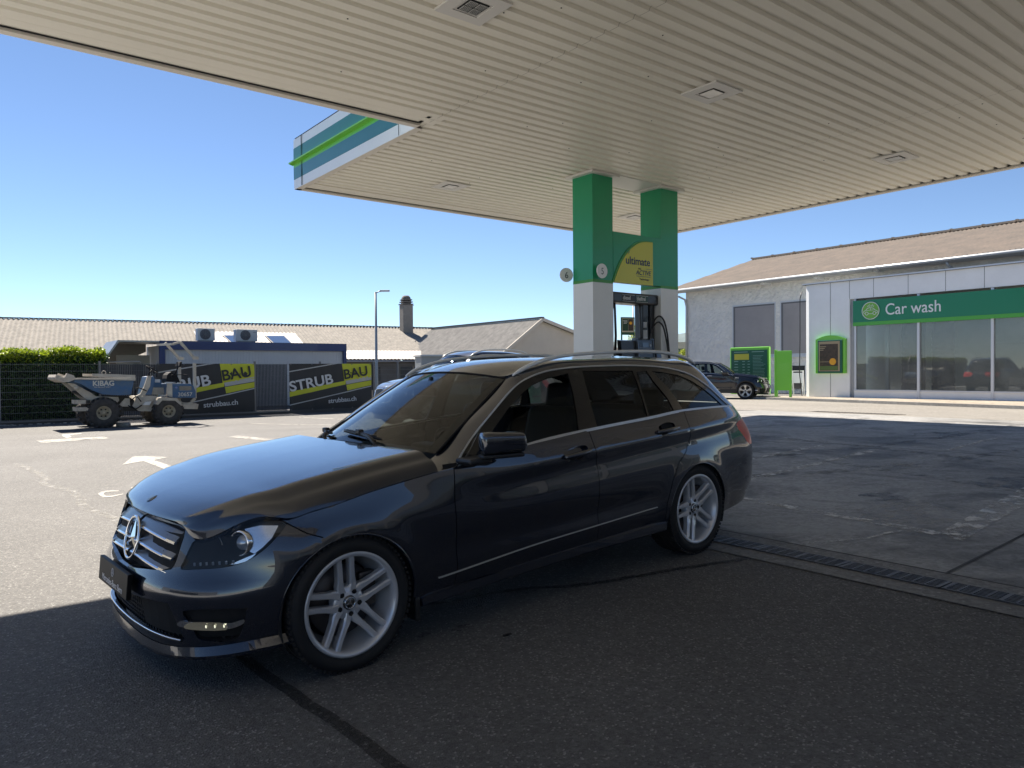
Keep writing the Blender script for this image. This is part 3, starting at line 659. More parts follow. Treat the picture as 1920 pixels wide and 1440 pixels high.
    mb.tube([rc+e1*.185*math.cos(t*math.pi/16)+e2*.185*math.sin(t*math.pi/16) for t in range(32)], .014, 8, closed=True)
    for t in (0, math.pi, -math.pi/2): mb.bar(rc, rc+e1*.18*math.cos(t)+e2*.18*math.sin(t), .03, .02)
    mb.lathe([(0, .03), (.06, .02), (.07, -.02)], 20, org=rc)
    mb.build('steering_wheel', mats['interior'], root)
    mb = MB(); m_ = D(Vector((-1.06, 0, 1.24))); mb.box(m_, (.03, .24, .06), bev=.012); mb.bar(m_, m_+Vector((-.05, 0, .09)), .02); mb.build('inside_mirror', mats['plastic'], root)
    # ---- door mirrors
    for sd in ((1,) if full else (1, -1)):
        # swept housing: u runs outwards and rearwards from the hinge
        def mir(u, v, sd=sd):
            th = v*2*math.pi; s_ = min(1, .86+.9*u)*(1 if u < .88 else math.sqrt(max(0, 1-((u-.88)/.12)**2)))
            if u < .05: s_ = .80*math.sqrt(max(0, 1-((.05-u)/.05)**2)) if u > 0 else 0
            ey = abs(math.cos(th))**.6*math.copysign(1, math.cos(th)); ez = abs(math.sin(th))**.42*math.copysign(1, math.sin(th))
            x = -.750-.245*u; yc = .925+.088*u; zc = .985+.004*u; o = (.060 if ey > 0 else .050)*s_*ey
            return D(Vector((x+o*.33, (yc+o*.94)*sd, zc+((.074-.022*u) if ez > 0 else .050)*s_*ez)))
        mb = MB(); mb.grid(mir, [0, .01, .025, .05, .1, .2, .3, .4, .5, .6, .7, .78, .84, .89, .93, .96, .98, .992, 1.0], [i/32 for i in range(33)])
        mo = mb.build('door_mirror', paint, root, merge=.0005)
        mb = MB(); mb.box(D(Vector((-.865, .965*sd, .924))), (.24, .085, .024), Matrix.Rotation(-.35*sd, 3, 'Z'), bev=.010); mb.box(D(Vector((-.74, .885*sd, .905))), (.15, .14, .035), bev=.014)
        mb.build('mirror_foot', mats['plastic'], mo)
        if full:
            pts = [(.28, -.036), (.92, -.030), (.96, -.014), (.88, -.006), (.50, .004), (.42, .014), (.52, .022), (.84, .020)]
            mb = MB(); P = []
            for u, dz in smoothc(pts, 4, False):
                s_ = min(1, .86+.9*u)*(1 if u < .88 else math.sqrt(max(0, 1-((u-.88)/.12)**2))); zz_ = dz/(.074-.022*u if dz > 0 else .050)/max(s_, .2)
                th = math.asin(min(1, abs(zz_))**(1/.42))*(1 if dz > 0 else -1); x, y, z = mir(u, th/2/math.pi); P.append(Vector((x, y, z)))
            mb.tube(P, .0026, 6, False); mb.build('turn_indicator', mats['lampstrip'], mo)
    return parts, Sh
def lamp_set(root, mats, D):
    """headlamps of the estate: clear cover, housing, projector, chrome"""
    lamp = smoothc(T['lamp'], 2)
    for sd in (1, -1):
        vv, tr = cdt(lamp, [('drl', T['lampdrl']), ('chr', T['lampchrome']), ('chr2', T['lampchrome2'])], .02, .02)
        alltr = [t for k in tr for t in tr[k]]
        h = surf_mesh('headlight', S_belt, vv, alltr, mats['lampglass'], root, D, rim=.004, sides=(sd,), off=.001)
        surf_mesh('lamp_housing', S_belt, vv, alltr, mats['lampdark'], h, D, rim=-.03, sides=(sd,), off=-.055)
        if 'chr' in tr: surf_mesh('reflector', S_belt, vv, tr['chr'], mats['lampsilver'], h, D, rim=.03, sides=(sd,), off=-.008)
        if 'chr2' in tr: surf_mesh('chrome_trim', S_belt, vv, tr['chr2'], mats['lampsilver'], h, D, rim=.01, sides=(sd,), off=-.012)
        if 'drl' in tr: surf_mesh('running_light', S_belt, vv, tr['drl'], mats['lampstrip'], h, D, rim=.01, sides=(sd,), off=-.020)
        mb = MB()
        q, z = T['lampproj'][0]; p = Vector(S_belt(q, z)); n = Vector((.93, .36, .05)).normalized(); p = p-n*.018; p.y *= sd; n.y *= sd
        M = n.to_track_quat('Z', 'Y').to_matrix()
        prof = [(.056, -.02), (.058, .004), (.053, .009), (.046, .004), (.043, -.006)]
        v0 = len(mb.v); mb.lathe(prof, 32); mb.v = [tuple(D(p+M @ Vector(v))) for v in mb.v]; mb.build('lamp_ring', mats['chrome'], h)
        mb = MB(); mb.lathe([(0, .014), (.014, .011), (.026, .003), (.036, -.01)], 28); mb.v = [tuple(D(p+M @ Vector(v))) for v in mb.v]; mb.build('projector_lens', mats['lens'], h)
        # a second, inner round reflector
        mb = MB(); p2 = Vector(S_belt(q-.15, z-.012)); p2 -= n*.04 if sd > 0 else Vector((n.x, -n.y, n.z))*.04; p2.y = abs(p2.y)*sd
        mb.lathe([(0, -.02), (.02, -.018), (.036, -.004), (.042, .006), (.046, .004)], 28); mb.v = [tuple(D(p2+M @ Vector(v))) for v in mb.v]; mb.build('reflector', mats['darkchrome'], h)
        mb = MB()
        for k in range(7):
            qq = T['lampdrl'][0][0]+.02+k*.034; a = Vector(S_belt(qq, .583+.002*k)); a.y *= sd; a -= n*.014; mb.box(D(a), (.010, .012, .016), bev=.003)
        mb.build('light_diode', mats['lens'], h)
def estate_details(root, mats, D, Sh, parts):
    paint = mats['paint']; bump = parts['front_bumper']
    # grille: back plate, louvres, chrome edges, frame and star
    gr = T['grille']; loop = gr[6:][::-1]           # grille[:6] top edge, [6:] bottom edge and inner side
    full_l = [(q, z) for q, z in gr]
    g0 = MB()
    def off(q, z, o, sd=1):
        p = Vector(S_belt(abs(q), z)); return D(Vector((p.x-o, p.y*sd, p.z)))
    zs = [.51, .57, .63, .69, .75]; qs = [i*.05 for i in range(-10, 11)]
    g = g0.grid(lambda u, v: off(u, v, .055, 1 if u >= 0 else -1), qs, zs).build('grille', mats['black'], root)
    fr = MB()
    pth = [(q, z) for q, z in gr[:6][::-1]]+[(q, z) for q, z in gr[6:][::-1]]
    pth = [(0.0, .7515)]+pth[:6]+gr[::-1][:9]
    side = [(0.0, .7515)]+gr[:6][::-1]+gr[::-1][:9]+[(0.0, .507)]
    for sd in (1, -1):
        ring = [off(q, z, -.002, sd) for q, z in side]; rin = [off(max(q-.012, 0), z*(.97)+.019, .012, sd) for q, z in side]; rb = [off(max(q-.012, 0), z*.97+.019, .06, sd) for q, z in side]
        n = len(side); fr.add(ring+rin+rb, [(i, i+1, n+i+1, n+i) for i in range(n-1)]+[(n+i, n+i+1, 2*n+i+1, 2*n+i) for i in range(n-1)])
    fr.build('grille_frame', mats['chrome_satin'] if 0 else mats['gloss_black'], g)
    lv = MB(); ce = MB(); fins = []
    for zt, zb, q1 in ((.738, .684, .488), (.664, .617, .490), (.598, .560, .478)):
        for sd in (1, -1):
            q0 = .02; N = 12; vs = []; cs = []
            for i in range(N+1):
                q = q0+(q1-q0)*i/N; dz = -.35*max(q-.02, 0)**2*.35
                sec = [(zt, .050), (zt-.006, .034), (zb+.010, .004), (zb+.010, .018), (zt-.012, .050)]
                vs += [off(q, z+dz, o, sd) for z, o in sec]
                cs += [off(q, z+dz, o, sd) for z, o in [(zb+.010, .0035), (zb+.006, -.001), (zb, .001), (zb-.001, .010), (zb+.010, .018)]]
            F = [(i*5+j, i*5+(j+1) % 5, (i+1)*5+(j+1) % 5, (i+1)*5+j) for i in range(N) for j in range(5)]+[tuple(range(5)), tuple(N*5+j for j in range(5))]
            lv.add(vs, F); ce.add(cs, F)
            if zb > .6:
                for q in (.20, .30, .39):
                    fins.append(MB().add([off(q+dq, z, o, sd) for dq in (-.004, .004) for z, o in ((zb+.004, .012), (zb-.018, .012), (zb-.018, .05), (zb+.004, .05))], [(0, 1, 2, 3), (7, 6, 5, 4), (0, 4, 5, 1), (1, 5, 6, 2), (2, 6, 7, 3), (3, 7, 4, 0)]))
    lo = lv.build('louvre', mats['silver'], g); ce.build('chrome_edge', mats['chrome'], lo); [f_.build('grille_fin', mats['darkchrome'], g) for f_ in fins]
    # star
    sc = Vector((.712, 0, .628)); tilt = Matrix.Rotation(math.radians(-14), 3, 'Y')
    def sp(y, z, o): v = tilt @ Vector((o, y, z)); return D(sc+v)
    st = MB(); st.add([sp(.094*math.cos(t*math.pi/18), .094*math.sin(t*math.pi/18), -.012) for t in range(36)], [tuple(range(36))]); bd_ = st.build('badge_disc', mats['black'], g)
    st = MB(); st.tube([sp(.101*math.cos(t*math.pi/20), .101*math.sin(t*math.pi/20), 0) for t in range(40)], .0085, 8, closed=True)
    for k in range(3):
        a = math.pi/2+k*2*math.pi/3
        tip = (.098*math.cos(a), .098*math.sin(a)); s1 = (.0095*math.cos(a+math.pi/3), .0095*math.sin(a+math.pi/3)); s2 = (.0095*math.cos(a-math.pi/3), .0095*math.sin(a-math.pi/3))
        st.add([sp(*tip, .0), sp(*s1, -.008), sp(*s2, -.008), sp(0, 0, .010)], [(0, 1, 3), (0, 3, 2), (0, 2, 1), (1, 2, 3)])
    st.build('star', mats['chrome'], g)
    # bonnet badge
    e = MB(); u0 = .115
    c0 = Vector(Sh(u0, 0)); 
    e.lathe([(0, .004), (.024, .003), (.028, 0)], 28); M = Matrix.Rotation(math.radians(26), 3, 'Y'); e.v = [tuple(D(c0+M @ Vector(v))) for v in e.v]; e.build('bonnet_badge', mats['darkchrome'], [o for o in root.children if o.name.startswith('bonnet')][0])
    # lower grille mesh
    lg = MB(); lg.grid(lambda u, v: off(u, v, .05, 1 if u >= 0 else -1), [i*.05 for i in range(-12, 13)], [.24, .3, .36, .43]); lgo = lg.build('lower_grille', mats['black'], root)
    ms = MB()
    lowg = [(-.62, .26), (-.53, .42), (.53, .42), (.60, .258), (0, .25)]
    dq = .030
    for k in range(-24, 25):
        for sg in (1, -1):
            P = []
            for i in range(13):
                z = .25+.17*i/12; q = k*dq+sg*(z-.33)*.62
                lim = .60-(z-.258)*.42
                if abs(q) < lim: P.append(off(q, z, .028, 1 if q >= 0 else -1))
            if len(P) > 2: ms.tube(P, .0032, 4, False)
    ms.build('mesh', mats['gloss_black'], lgo)
    # chrome lip and bumper splitter
    cl = MB(); path = smoothc([(0.0, .262), (.1, .262), (.25, .266), (.40, .265), (.50, .261), (.585, .258)], 6, False)
    for sd in (1, -1):
        V = []
        for q, z in path: V += [off(q, z+.004, -.003, sd), off(q, z-.007, -.010, sd), off(q, z-.012, .0, sd)]
        cl.add(V, [(3*i+j, 3*i+(j+1) % 3, 3*i+3+(j+1) % 3, 3*i+3+j) for i in range(len(path)-1) for j in range(3)], True)
        V = []
        side = [(.0, .40), (.01, .36), (.03, .30), (.05, .262)]
    cl.build('chrome_lip', mats['chrome'], bump)
    sp_ = MB()
    P = smoothc([(.0, .172), (.15, .172), (.3, .174), (.45, .178), (.6, .188), (.75, .200), (.9, .212), (1.05, .222), (1.13, .228)], 6, False)
    for sd in (1, -1):
        V = []
        for q, z in P:
            a = Vector(S_belt(q, z+.035)); b = Vector(S_belt(q, z)); n = Vector((a.x-.2, a.y*1.3, 0)).normalized()
            for p, o in ((a, .002), (b, .030), (b+Vector((0, 0, -.016)), .026), (b+Vector((0, 0, -.016)), -.05)): v = p+n*o; V.append(D(Vector((v.x, v.y*sd, v.z))))
        sp_.add(V, [(4*i+j, 4*i+4+j, 4*i+5+j, 4*i+1+j) for i in range(len(P)-1) for j in range(3)]+[(4*(len(P)-1), 4*(len(P)-1)+1, 4*(len(P)-1)+2, 4*(len(P)-1)+3)])
    sp_.build('splitter', paint, bump)
    # fog recess: back, bar, lamp
    fog = smoothc(T['foghole'], 2)
    vv, tr = cdt(fog, [], .03, .03)
    rc = pair('fog_recess', S_belt, vv, tr['body'], mats['black'], bump, D, rim=-.05, off=-.05)
    for sd in (1, -1):
        ml = MB()
        qa, qb = min(q for q, z in fog), max(q for q, z in fog)
        for k in range(-8, 16):
            for sg in (1, -1):
                Pp = []
                for i in range(12):
                    z = .255+.145*i/11; q = qa+k*.04+sg*(z-.33)*.9
                    if pip((q, z), fog):
                        p = Vector(S_belt(q, z)); n = Vector((p.x-.2, p.y*1.2, 0)).normalized(); p = p-n*.032; Pp.append(D(Vector((p.x, p.y*sd, p.z))))
                if len(Pp) > 1: ml.tube(Pp, .003, 4, False)
        ml.build('mesh', mats['plastic'], rc[sd])
    for sd in (1, -1):
        vv, tr = cdt(smoothc(T['fogbar'], 2), [], .03, .02)
        fb = surf_mesh('fog_trim', S_belt, vv, tr['body'], mats['chrome'], bump, D, rim=.02, sides=(sd,), off=.004)
        vv, tr = cdt(smoothc(T['foglamp'], 2), [], .02, .02)
        fl = surf_mesh('running_light', S_belt, vv, tr['body'], mats['drl'], fb, D, rim=.01, sides=(sd,), off=.012)
        for qd in (.09, .13, .17):
            q_ = min(p[0] for p in T['foglamp'])+qd+.02; p = Vector(S_belt(q_, .331)); n_ = Vector((.7, .7, 0)); p += n_*.013; p.y *= sd; MB().lathe([(0, .003), (.006, .002), (.007, 0)], 10, org=D(p), ax='x').build('light_diode', mats['diode'], fl)
    # number plate
    pl_ = MB(); M = Matrix.Rotation(math.radians(-7), 3, 'Y'); pc_ = D(Vector((.800, 0, .452)))
    pl_.box(pc_, (.022, .52, .118), M, bev=.004); np_ = pl_.build('number_plate', mats['plate'], bump)
    Mx = Matrix.Translation(pc_) @ M.to_4x4() @ frame((.0115, 0, 0), (0, 1, 0), (0, 0, 1))
    text_obj('plate_text', 'Mercedes-Benz Bern', .044, mats['platetxt'], np_, Mx @ Matrix.Translation((-.0, -.045, 0)), .0006, align='CENTER', sx=1.0)
    sb = MB(); sb.lathe([(.017, 0), (.017, .0015), (.020, .0015), (.020, 0)], 24); 
    for k in range(3): a = math.pi/2+k*2*math.pi/3; sb.prism([(0, -.002), (.017, 0), (0, .002)], lambda u, v, d, a=a: Vector((u*math.cos(a)-v*math.sin(a), u*math.sin(a)+v*math.cos(a), d)), 0, .0015)
    Mt = Mx @ Matrix.Translation((0, .020, 0)); sb.v = [tuple(Mt @ Vector(v)) for v in sb.v]; sb.build('plate_emblem', mats['platetxt'], np_)
    # side: lower chrome, skirt, handles, arch lips
    pth = smoothc(T['chromelow'], 4, False)
    for sd in (1, -1):
        mb = MB(); sweep_surf(mb, S_belt, pth, [(-.0035, 0), (-.002, .007), (.002, .007), (.0035, 0)], D, (sd,)); mb.build('sill_chrome', mats['chrome_satin'], root)
    for sd in (1, -1):
        mb = MB(); P = [(-.392, .247, .214), (-.78, .262, .222), (-1.17, .274, .231), (-1.6, .284, .240), (-2.375, .286, .242)]; V = []
        for x, zt, zb in P:
            y = S_belt(qx(x), zt)[1]
            for yy, z in ((y-.01, zt+.006), (y+.006, zt), (y+.010, zb), (y+.004, zb-.010), (y-.10, zb-.004)): V.append(D(Vector((x, yy*sd, z))))
        mb.add(V, [(5*i+j, 5*i+5+j, 5*i+6+j, 5*i+1+j) for i in range(4) for j in range(4)]+[(0, 1, 2, 3, 4), (20, 21, 22, 23, 24)])
        mb.build('side_skirt', paint, root)
    for key, dr in (('handle1', 'front_door'), ('handle2', 'rear_door')):
        hp = smoothc(T[key], 2); vv, tr = cdt(hp, [], .02, .02)
        pair('handle_recess', S_belt, vv, tr['body'], paint, parts[dr], D, rim=-.028, off=-.028)
        xs = [p[0] for p in hp]; qa, qb = min(xs), max(xs); zc = sum(p[1] for p in hp)/len(hp)
        for sd in (1, -1):
            mb = MB(); V = []; N = 10; slope = (T[key][4][1]-T[key][0][1])/(T[key][4][0]-T[key][0][0])
            for i in range(N+1):
                q = qa-.004+(qb-qa+.022)*i/N; z = T[key][0][1]-.008+slope*(q-qa); p = Vector(S_belt(q, z)); bow = .012+.020*math.sin(math.pi*i/N)**.6; hh = .012+.004*math.sin(math.pi*i/N)
                for dy, dz in ((-.012, -hh), (.0, -hh), (.010, -hh*.4), (.010, hh*.4), (0, hh), (-.012, hh)): V.append(D(Vector((p.x, (p.y+bow+dy)*sd, p.z+dz))))
            mb.add(V, [(6*i+j, 6*i+(j+1) % 6, 6*i+6+(j+1) % 6, 6*i+6+j) for i in range(N) for j in range(6)]+[tuple(range(6)), tuple(6*N+j for j in range(6))], True)
            mb.build('door_handle', paint, parts[dr][sd])
    for sd in (1, -1):
        for c in (WF, WR):
            mb = MB(); V = []
            for x, z in circ(c[0], c[1], c[2]-.0005, -8 if c is WR else -2, 186, 48):
                p = Vector(S_belt(qx(x), z)); dx, dz = (c[0]-x)/c[2], (c[1]-z)/c[2]
                for o, i_ in ((.0, 0), (-.001, .008), (-.018, .012), (-.018, 0)): V.append(D(Vector((p.x+dx*i_, (p.y+o)*sd, p.z+dz*i_))))
            mb.add(V, [(4*i+j, 4*i+(j+1) % 4, 4*i+4+(j+1) % 4, 4*i+4+j) for i in range(48) for j in range(4)], True)
            mb.build('wheel_arch_lip', paint, root)
    # mud flap behind the front wheel
    for sd in (1, -1): MB().box(D(Vector((-.365, .80*sd, .20))), (.03, .14, .12), bev=.01).build('mud_flap', mats['plastic'], root)
    # wipers
    for hinge, b0, b1, t0, t1 in ((.50, -.22, .44, .075, .030), (-.42, -.94, -.46, .050, .035)):
        mb = MB(); P = [D(Vector(S_ws(t0+(t1-t0)*k/10, b0+(b1-b0)*k/10))+Vector((.010, 0, .022))) for k in range(11)]
        mb.tube(P, [.011]*9+[.010, .006], 6); mb.tube([p+Vector((.004, 0, .010)) for p in P[1:10]], .006, 6)
        h_ = D(Vector(S_ws(-.03, hinge))+Vector((.03, 0, .012))); m_ = P[5]+Vector((.006, 0, .016))
        mb.tube([h_, h_.lerp(m_, .35)+Vector((0, 0, .016)), m_], [.016, .012, .009], 8); mb.lathe([(.0, .016), (.018, .014), (.022, -.02)], 16, org=h_); mb.box(m_, (.035, .05, .03), bev=.008)
        mb.build('wiper', mats['plastic'], root)
# ================================================================ car materials
def car_paint(name, col, flake=.5, ior=1.8):
    m = mat(name, col, rough=.26, metal=flake, coat=1.0, coat_rough=.012); b = m.node_tree.nodes['Principled BSDF']; b.inputs['Coat IOR'].default_value = ior
    return m
CM = dict(
 paint=car_paint('paint_tenorite', (.006, .010, .022), .30), black=mat('matt_black', (.006, .006, .007), .85), gloss_black=mat('gloss_black', (.008, .008, .009), .12, coat=.5),
 plastic=mat('black_plastic', (.014, .014, .015), .45), rubber=mat('rubber', (.013, .013, .014), .78, bump=.2, bscale=120), rim=mat('rim_silver', (.64, .65, .68), .32, metal=.45, coat=.5),
 darkchrome=mat('dark_chrome', (.16, .17, .18), .22, metal=1), chrome=mat('chrome', (.82, .83, .85), .06, metal=1), chrome_satin=mat('satin_aluminium', (.60, .60, .58), .30, metal=.5),
 rail=mat('rail_aluminium', (.80, .80, .77), .35, metal=.2), silver=mat('louvre_silver', (.17, .18, .195), .32, metal=.7, coat=.3), disc=mat('brake_steel', (.10, .09, .085), .45, metal=.8), glass_ws=glass('windscreen_glass', (.62, .68, .65), 1.6),
 glass_side=glass('side_glass', (.55, .60, .57), 1.5, refl=.5), glass_rear=glass('rear_side_glass', (.50, .56, .53), 1.5, refl=.6), glass_dark=glass('dark_glass', (.06, .065, .065), 1.55),
 lampglass=glass('lamp_cover', (.90, .92, .94), 1.45, refl=.7), lampdark=mat('lamp_housing', (.05, .053, .058), .30, metal=.5, coat=.5), lampsilver=mat('lamp_silver', (.85, .86, .88), .20, metal=.75), lens=mat('lamp_lens', (.55, .58, .62), .05, metal=.6, coat=1),
 lampstrip=glass('lamp_strip', (.35, .36, .38), 1.5), tail=mat('tail_red', (.85, .03, .028), .3, coat=.4), plate=mat('plate_frame', (.005, .005, .006), .5, spec=.2), platetxt=mat('plate_print', (.70, .70, .72), .35),
 interior=mat('interior_black', (.016, .017, .020), .6, var=.2, vscale=12), mirror=mat('mirror_glass', (.8, .82, .85), .02, metal=1))
CM['diode'] = mat('diode_glow', (1, .98, .72), .3, emit=.35)
dl = mat('running_lamp', (.13, .13, .11), .1, coat=1, metal=.5, emit=.0); CM['drl'] = dl
if dl.node_tree.nodes['Principled BSDF'].inputs['Emission Strength'].default_value == 0:
    dl.node_tree.nodes['Principled BSDF'].inputs['Emission Color'].default_value = (1, .95, .75, 1); dl.node_tree.nodes['Principled BSDF'].inputs['Emission Strength'].default_value = .02
# ================================================================ the estate car
def car_matrix(o, yaw, slope=0):
    F = Vector((math.cos(yaw), math.sin(yaw), -slope)).normalized(); L = Vector((-math.sin(yaw), math.cos(yaw), 0)); return frame(o, F, L)
ec = empty('estate_car', label='dark blue-grey estate car with silver twin-spoke wheels, nearest to us', cat='car')
ec.matrix_world = car_matrix((-1.3205358, 4.1290263, 0), 3.8605083, .03556)
ID = lambda v: v
wh = make_wheel(.2425, .318, .225, 'twin5', CM, tw=math.pi/2-.10)
eo = dict(full=True, step=.026, tw=(0, .18), wheel=wh, track=.7725, tyre_r=.318)
eparts, eSh = build_estate(ec, CM, ID, eo)
lamp_set(ec, CM, ID)
estate_details(ec, CM, ID, eSh, eparts)
# ================================================================ ground materials
def ground_mat(name, base, stone, speck, rough, big, scale=85, tint=(1, .985, .965), blot=.35, bumpd=.006, streak=False, frac=.12):
    m = bpy.data.materials.new(name); m.use_nodes = True; n = m.node_tree.nodes; l = m.node_tree.links; b = n['Principled BSDF']
    tc = n.new('ShaderNodeTexCoord'); mp = n.new('ShaderNodeMapping'); l.new(tc.outputs['Object'], mp.inputs[0])
    def N(t, **k):
        o = n.new(t)
        for a, v in k.items(): o.inputs[a].default_value = v
        return o
    def ramp(src, p0, c0, p1, c1):
        r = n.new('ShaderNodeValToRGB'); e = r.color_ramp.elements; e[0].position = p0; e[1].position = p1; e[0].color = (*c0, 1); e[1].color = (*c1, 1); l.new(src, r.inputs[0]); return r
    vo = N('ShaderNodeTexVoronoi', Scale=scale); l.new(mp.outputs[0], vo.inputs['Vector'])
    sep = n.new('ShaderNodeSeparateColor'); l.new(vo.outputs['Color'], sep.inputs[0])
    r1 = ramp(sep.outputs[0], .0, tuple(c*base*.80 for c in tint), 1, tuple(c*base*1.2 for c in tint))
    r2 = ramp(sep.outputs[1], 1-frac, (0, 0, 0), 1-frac+.02, (1, 1, 1))
    mx = n.new('ShaderNodeMix'); mx.data_type = 'RGBA'; l.new(r2.outputs[0], mx.inputs[0]); l.new(r1.outputs[0], mx.inputs[6]); mx.inputs[7].default_value = tuple(c*stone for c in (1, .98, .94))+(1,)
    vo2 = N('ShaderNodeTexVoronoi', Scale=scale*.42); l.new(mp.outputs[0], vo2.inputs['Vector'])
    s2 = n.new('ShaderNodeSeparateColor'); l.new(vo2.outputs['Color'], s2.inputs[0])
    r4 = ramp(s2.outputs[0], 0, (.86,)*3, 1, (1.16,)*3)
    nz = N('ShaderNodeTexNoise', Scale=.45, Detail=8.0, Roughness=.62); l.new(mp.outputs[0], nz.inputs['Vector'])
    r3 = ramp(nz.outputs['Fac'], .32, (1-blot,)*3, .68, (1+blot*.55,)*3)
    m1 = n.new('ShaderNodeMix'); m1.data_type = 'RGBA'; m1.blend_type = 'MULTIPLY'; m1.inputs[0].default_value = 1; l.new(mx.outputs[2], m1.inputs[6]); l.new(r3.outputs[0], m1.inputs[7])
    m2 = n.new('ShaderNodeMix'); m2.data_type = 'RGBA'; m2.blend_type = 'MULTIPLY'; m2.inputs[0].default_value = 1; l.new(m1.outputs[2], m2.inputs[6]); l.new(r4.outputs[0], m2.inputs[7]); out = m2
    if streak:
        mp2 = n.new('ShaderNodeMapping'); mp2.inputs['Rotation'].default_value = (0, 0, -KY-.12); mp2.inputs['Scale'].default_value = (.35, 2.4, 1); l.new(tc.outputs['Object'], mp2.inputs[0])
        n2 = N('ShaderNodeTexNoise', Scale=1.1, Detail=9.0, Roughness=.7, Distortion=.6); l.new(mp2.outputs[0], n2.inputs['Vector'])
        r5 = ramp(n2.outputs['Fac'], .48, (0, 0, 0), .72, (.75,)*3)
        m3 = n.new('ShaderNodeMix'); m3.data_type = 'RGBA'; l.new(r5.outputs[0], m3.inputs[0]); l.new(out.outputs[2], m3.inputs[6]); m3.inputs[7].default_value = (.33, .335, .33, 1)
        n3 = N('ShaderNodeTexNoise', Scale=.8, Detail=6.0, Roughness=.6, Distortion=1.2); l.new(mp.outputs[0], n3.inputs['Vector'])
        r6 = ramp(n3.outputs['Fac'], .36, (.45,)*3, .52, (1,)*3)
        m4 = n.new('ShaderNodeMix'); m4.data_type = 'RGBA'; m4.blend_type = 'MULTIPLY'; m4.inputs[0].default_value = 1; l.new(m3.outputs[2], m4.inputs[6]); l.new(r6.outputs[0], m4.inputs[7]); out = m4
    l.new(out.outputs[2], b.inputs['Base Color']); b.inputs['Roughness'].default_value = rough; b.inputs['Specular IOR Level'].default_value = .35
    bp = n.new('ShaderNodeBump'); bp.inputs['Strength'].default_value = .8; bp.inputs['Distance'].default_value = bumpd; l.new(vo.outputs['Distance'], bp.inputs['Height']); l.new(bp.outputs[0], b.inputs['Normal'])
    MATS[name] = m; return m
M_ASPH = ground_mat('asphalt', ASPH := .120, .25, 0, .82, 0, scale=115, blot=.18, frac=.07)
M_CONC = ground_mat('forecourt_concrete', .27, .26, 0, .6, 0, scale=45, tint=(1, .99, .96), blot=.30, bumpd=.0008, streak=True, frac=.03)
M_CONC2 = ground_mat('drain_concrete', .19, .3, 0, .7, 0, scale=60, tint=(1, .99, .96), blot=.25, bumpd=.001, frac=.03)
def worn_mat(name, col, lo=.42, hi=.50, scale=9, rough=.7):
    m = bpy.data.materials.new(name); m.use_nodes = True; n = m.node_tree.nodes; l = m.node_tree.links; b = n['Principled BSDF']; b.inputs['Base Color'].default_value = (*col, 1); b.inputs['Roughness'].default_value = rough
    tc = n.new('ShaderNodeTexCoord'); nz = n.new('ShaderNodeTexNoise'); nz.inputs['Scale'].default_value = scale; nz.inputs['Detail'].default_value = 9; nz.inputs['Roughness'].default_value = .75
    r = n.new('ShaderNodeValToRGB'); r.color_ramp.elements[0].position = lo; r.color_ramp.elements[1].position = hi
    l.new(tc.outputs['Object'], nz.inputs['Vector']); l.new(nz.outputs['Fac'], r.inputs[0]); l.new(r.outputs[0], b.inputs['Alpha']); MATS[name] = m; return m
M_PAINT = worn_mat('road_paint', (.245, .235, .215), .36, .47, 14)
M_PAINTW = worn_mat('worn_road_paint', (.62, .62, .61), .44, .58, 7)
M_TAR = worn_mat('tar', (.030, .030, .031), .34, .56, 24, .6)
M_STAIN = worn_mat('oil_stain', (.012, .012, .013), .48, .60, 7, .35)
# ================================================================ ground sheets
def sheet(name, poly, m, lift=0, step=.5, kind='structure', parent=None, **k):
    """poly in forecourt coordinates (a,b)"""
    vv, tr = cdt(poly, [], step, step)
    mb = MB(); mb.add([W(a, b, gz_ab(a, b)+lift) for a, b in vv], tr['body'], True); o = mb.build(name, m, parent, fix=False)
    me = o.data
    if me.polygons and me.polygons[0].normal.z < 0: me.flip_normals()
    if kind: o['kind'] = kind
    return tag(o, **k)
def ramp_axis(lo, hi, step, far):
    v = [lo+i*step for i in range(int((hi-lo)/step)+1)]; return [-far, -far/3, lo-40, lo-12]+v+[hi+12, hi+40, far/3, far]
aa = ramp_axis(-12, 32, .8, 1500); bb_ = ramp_axis(-12, 30, .8, 1500)
mb = MB(); mb.grid(lambda a, b: W(a, b, gz_ab(max(min(a, 60), -60), max(min(b, 60), -60))), aa, bb_); g = mb.build('asphalt_yard', M_ASPH, fix=False); g['kind'] = 'structure'
if g.data.polygons[0].normal.z < 0: g.data.flip_normals()
sheet('forecourt_slab', [(4.985, -16), (17.6, -16), (17.6, 11.6), (4.985, 11.6)], M_CONC, .004, .6)
sheet('added_bounce_ground', [(-34, -24), (-1.8, -24), (-1.8, 24), (-34, 24)], ground_mat('bounce_sheet', .36, .42, 0, .8, 0, scale=40, tint=(.96, .98, 1), blot=.1, bumpd=.001, frac=.05), .003, 1.5)  # unseen pale ground added behind the camera to bounce sun onto the soffit
sheet('yard_concrete', [(17.61, -30), (30, -30), (30, 30), (17.61, 30)], ground_mat('pale_yard', .21, .36, 0, .8, 0, scale=50, tint=(1, .94, .84), blot=.12, bumpd=.001, frac=.05), .003, 1.2)
sheet('drain_border', [(4.43, -16), (4.615, -16), (4.615, 11.6), (4.43, 11.6)], M_CONC2, .005, .5)
sheet('drain_border', [(4.805, -16), (4.965, -16), (4.965, 11.6), (4.805, 11.6)], M_CONC2, .005, .5)
M_BLK = CM['black']; M_STEEL = mat('grate_iron', (.10, .10, .105), .5, metal=.7, var=.3, vscale=20)
dr = empty('drain_channel', W(4.71, 3, gz_ab(4.71, 3)), label='long iron drain grating running past the rear wheel beside the concrete slab', cat='drain')
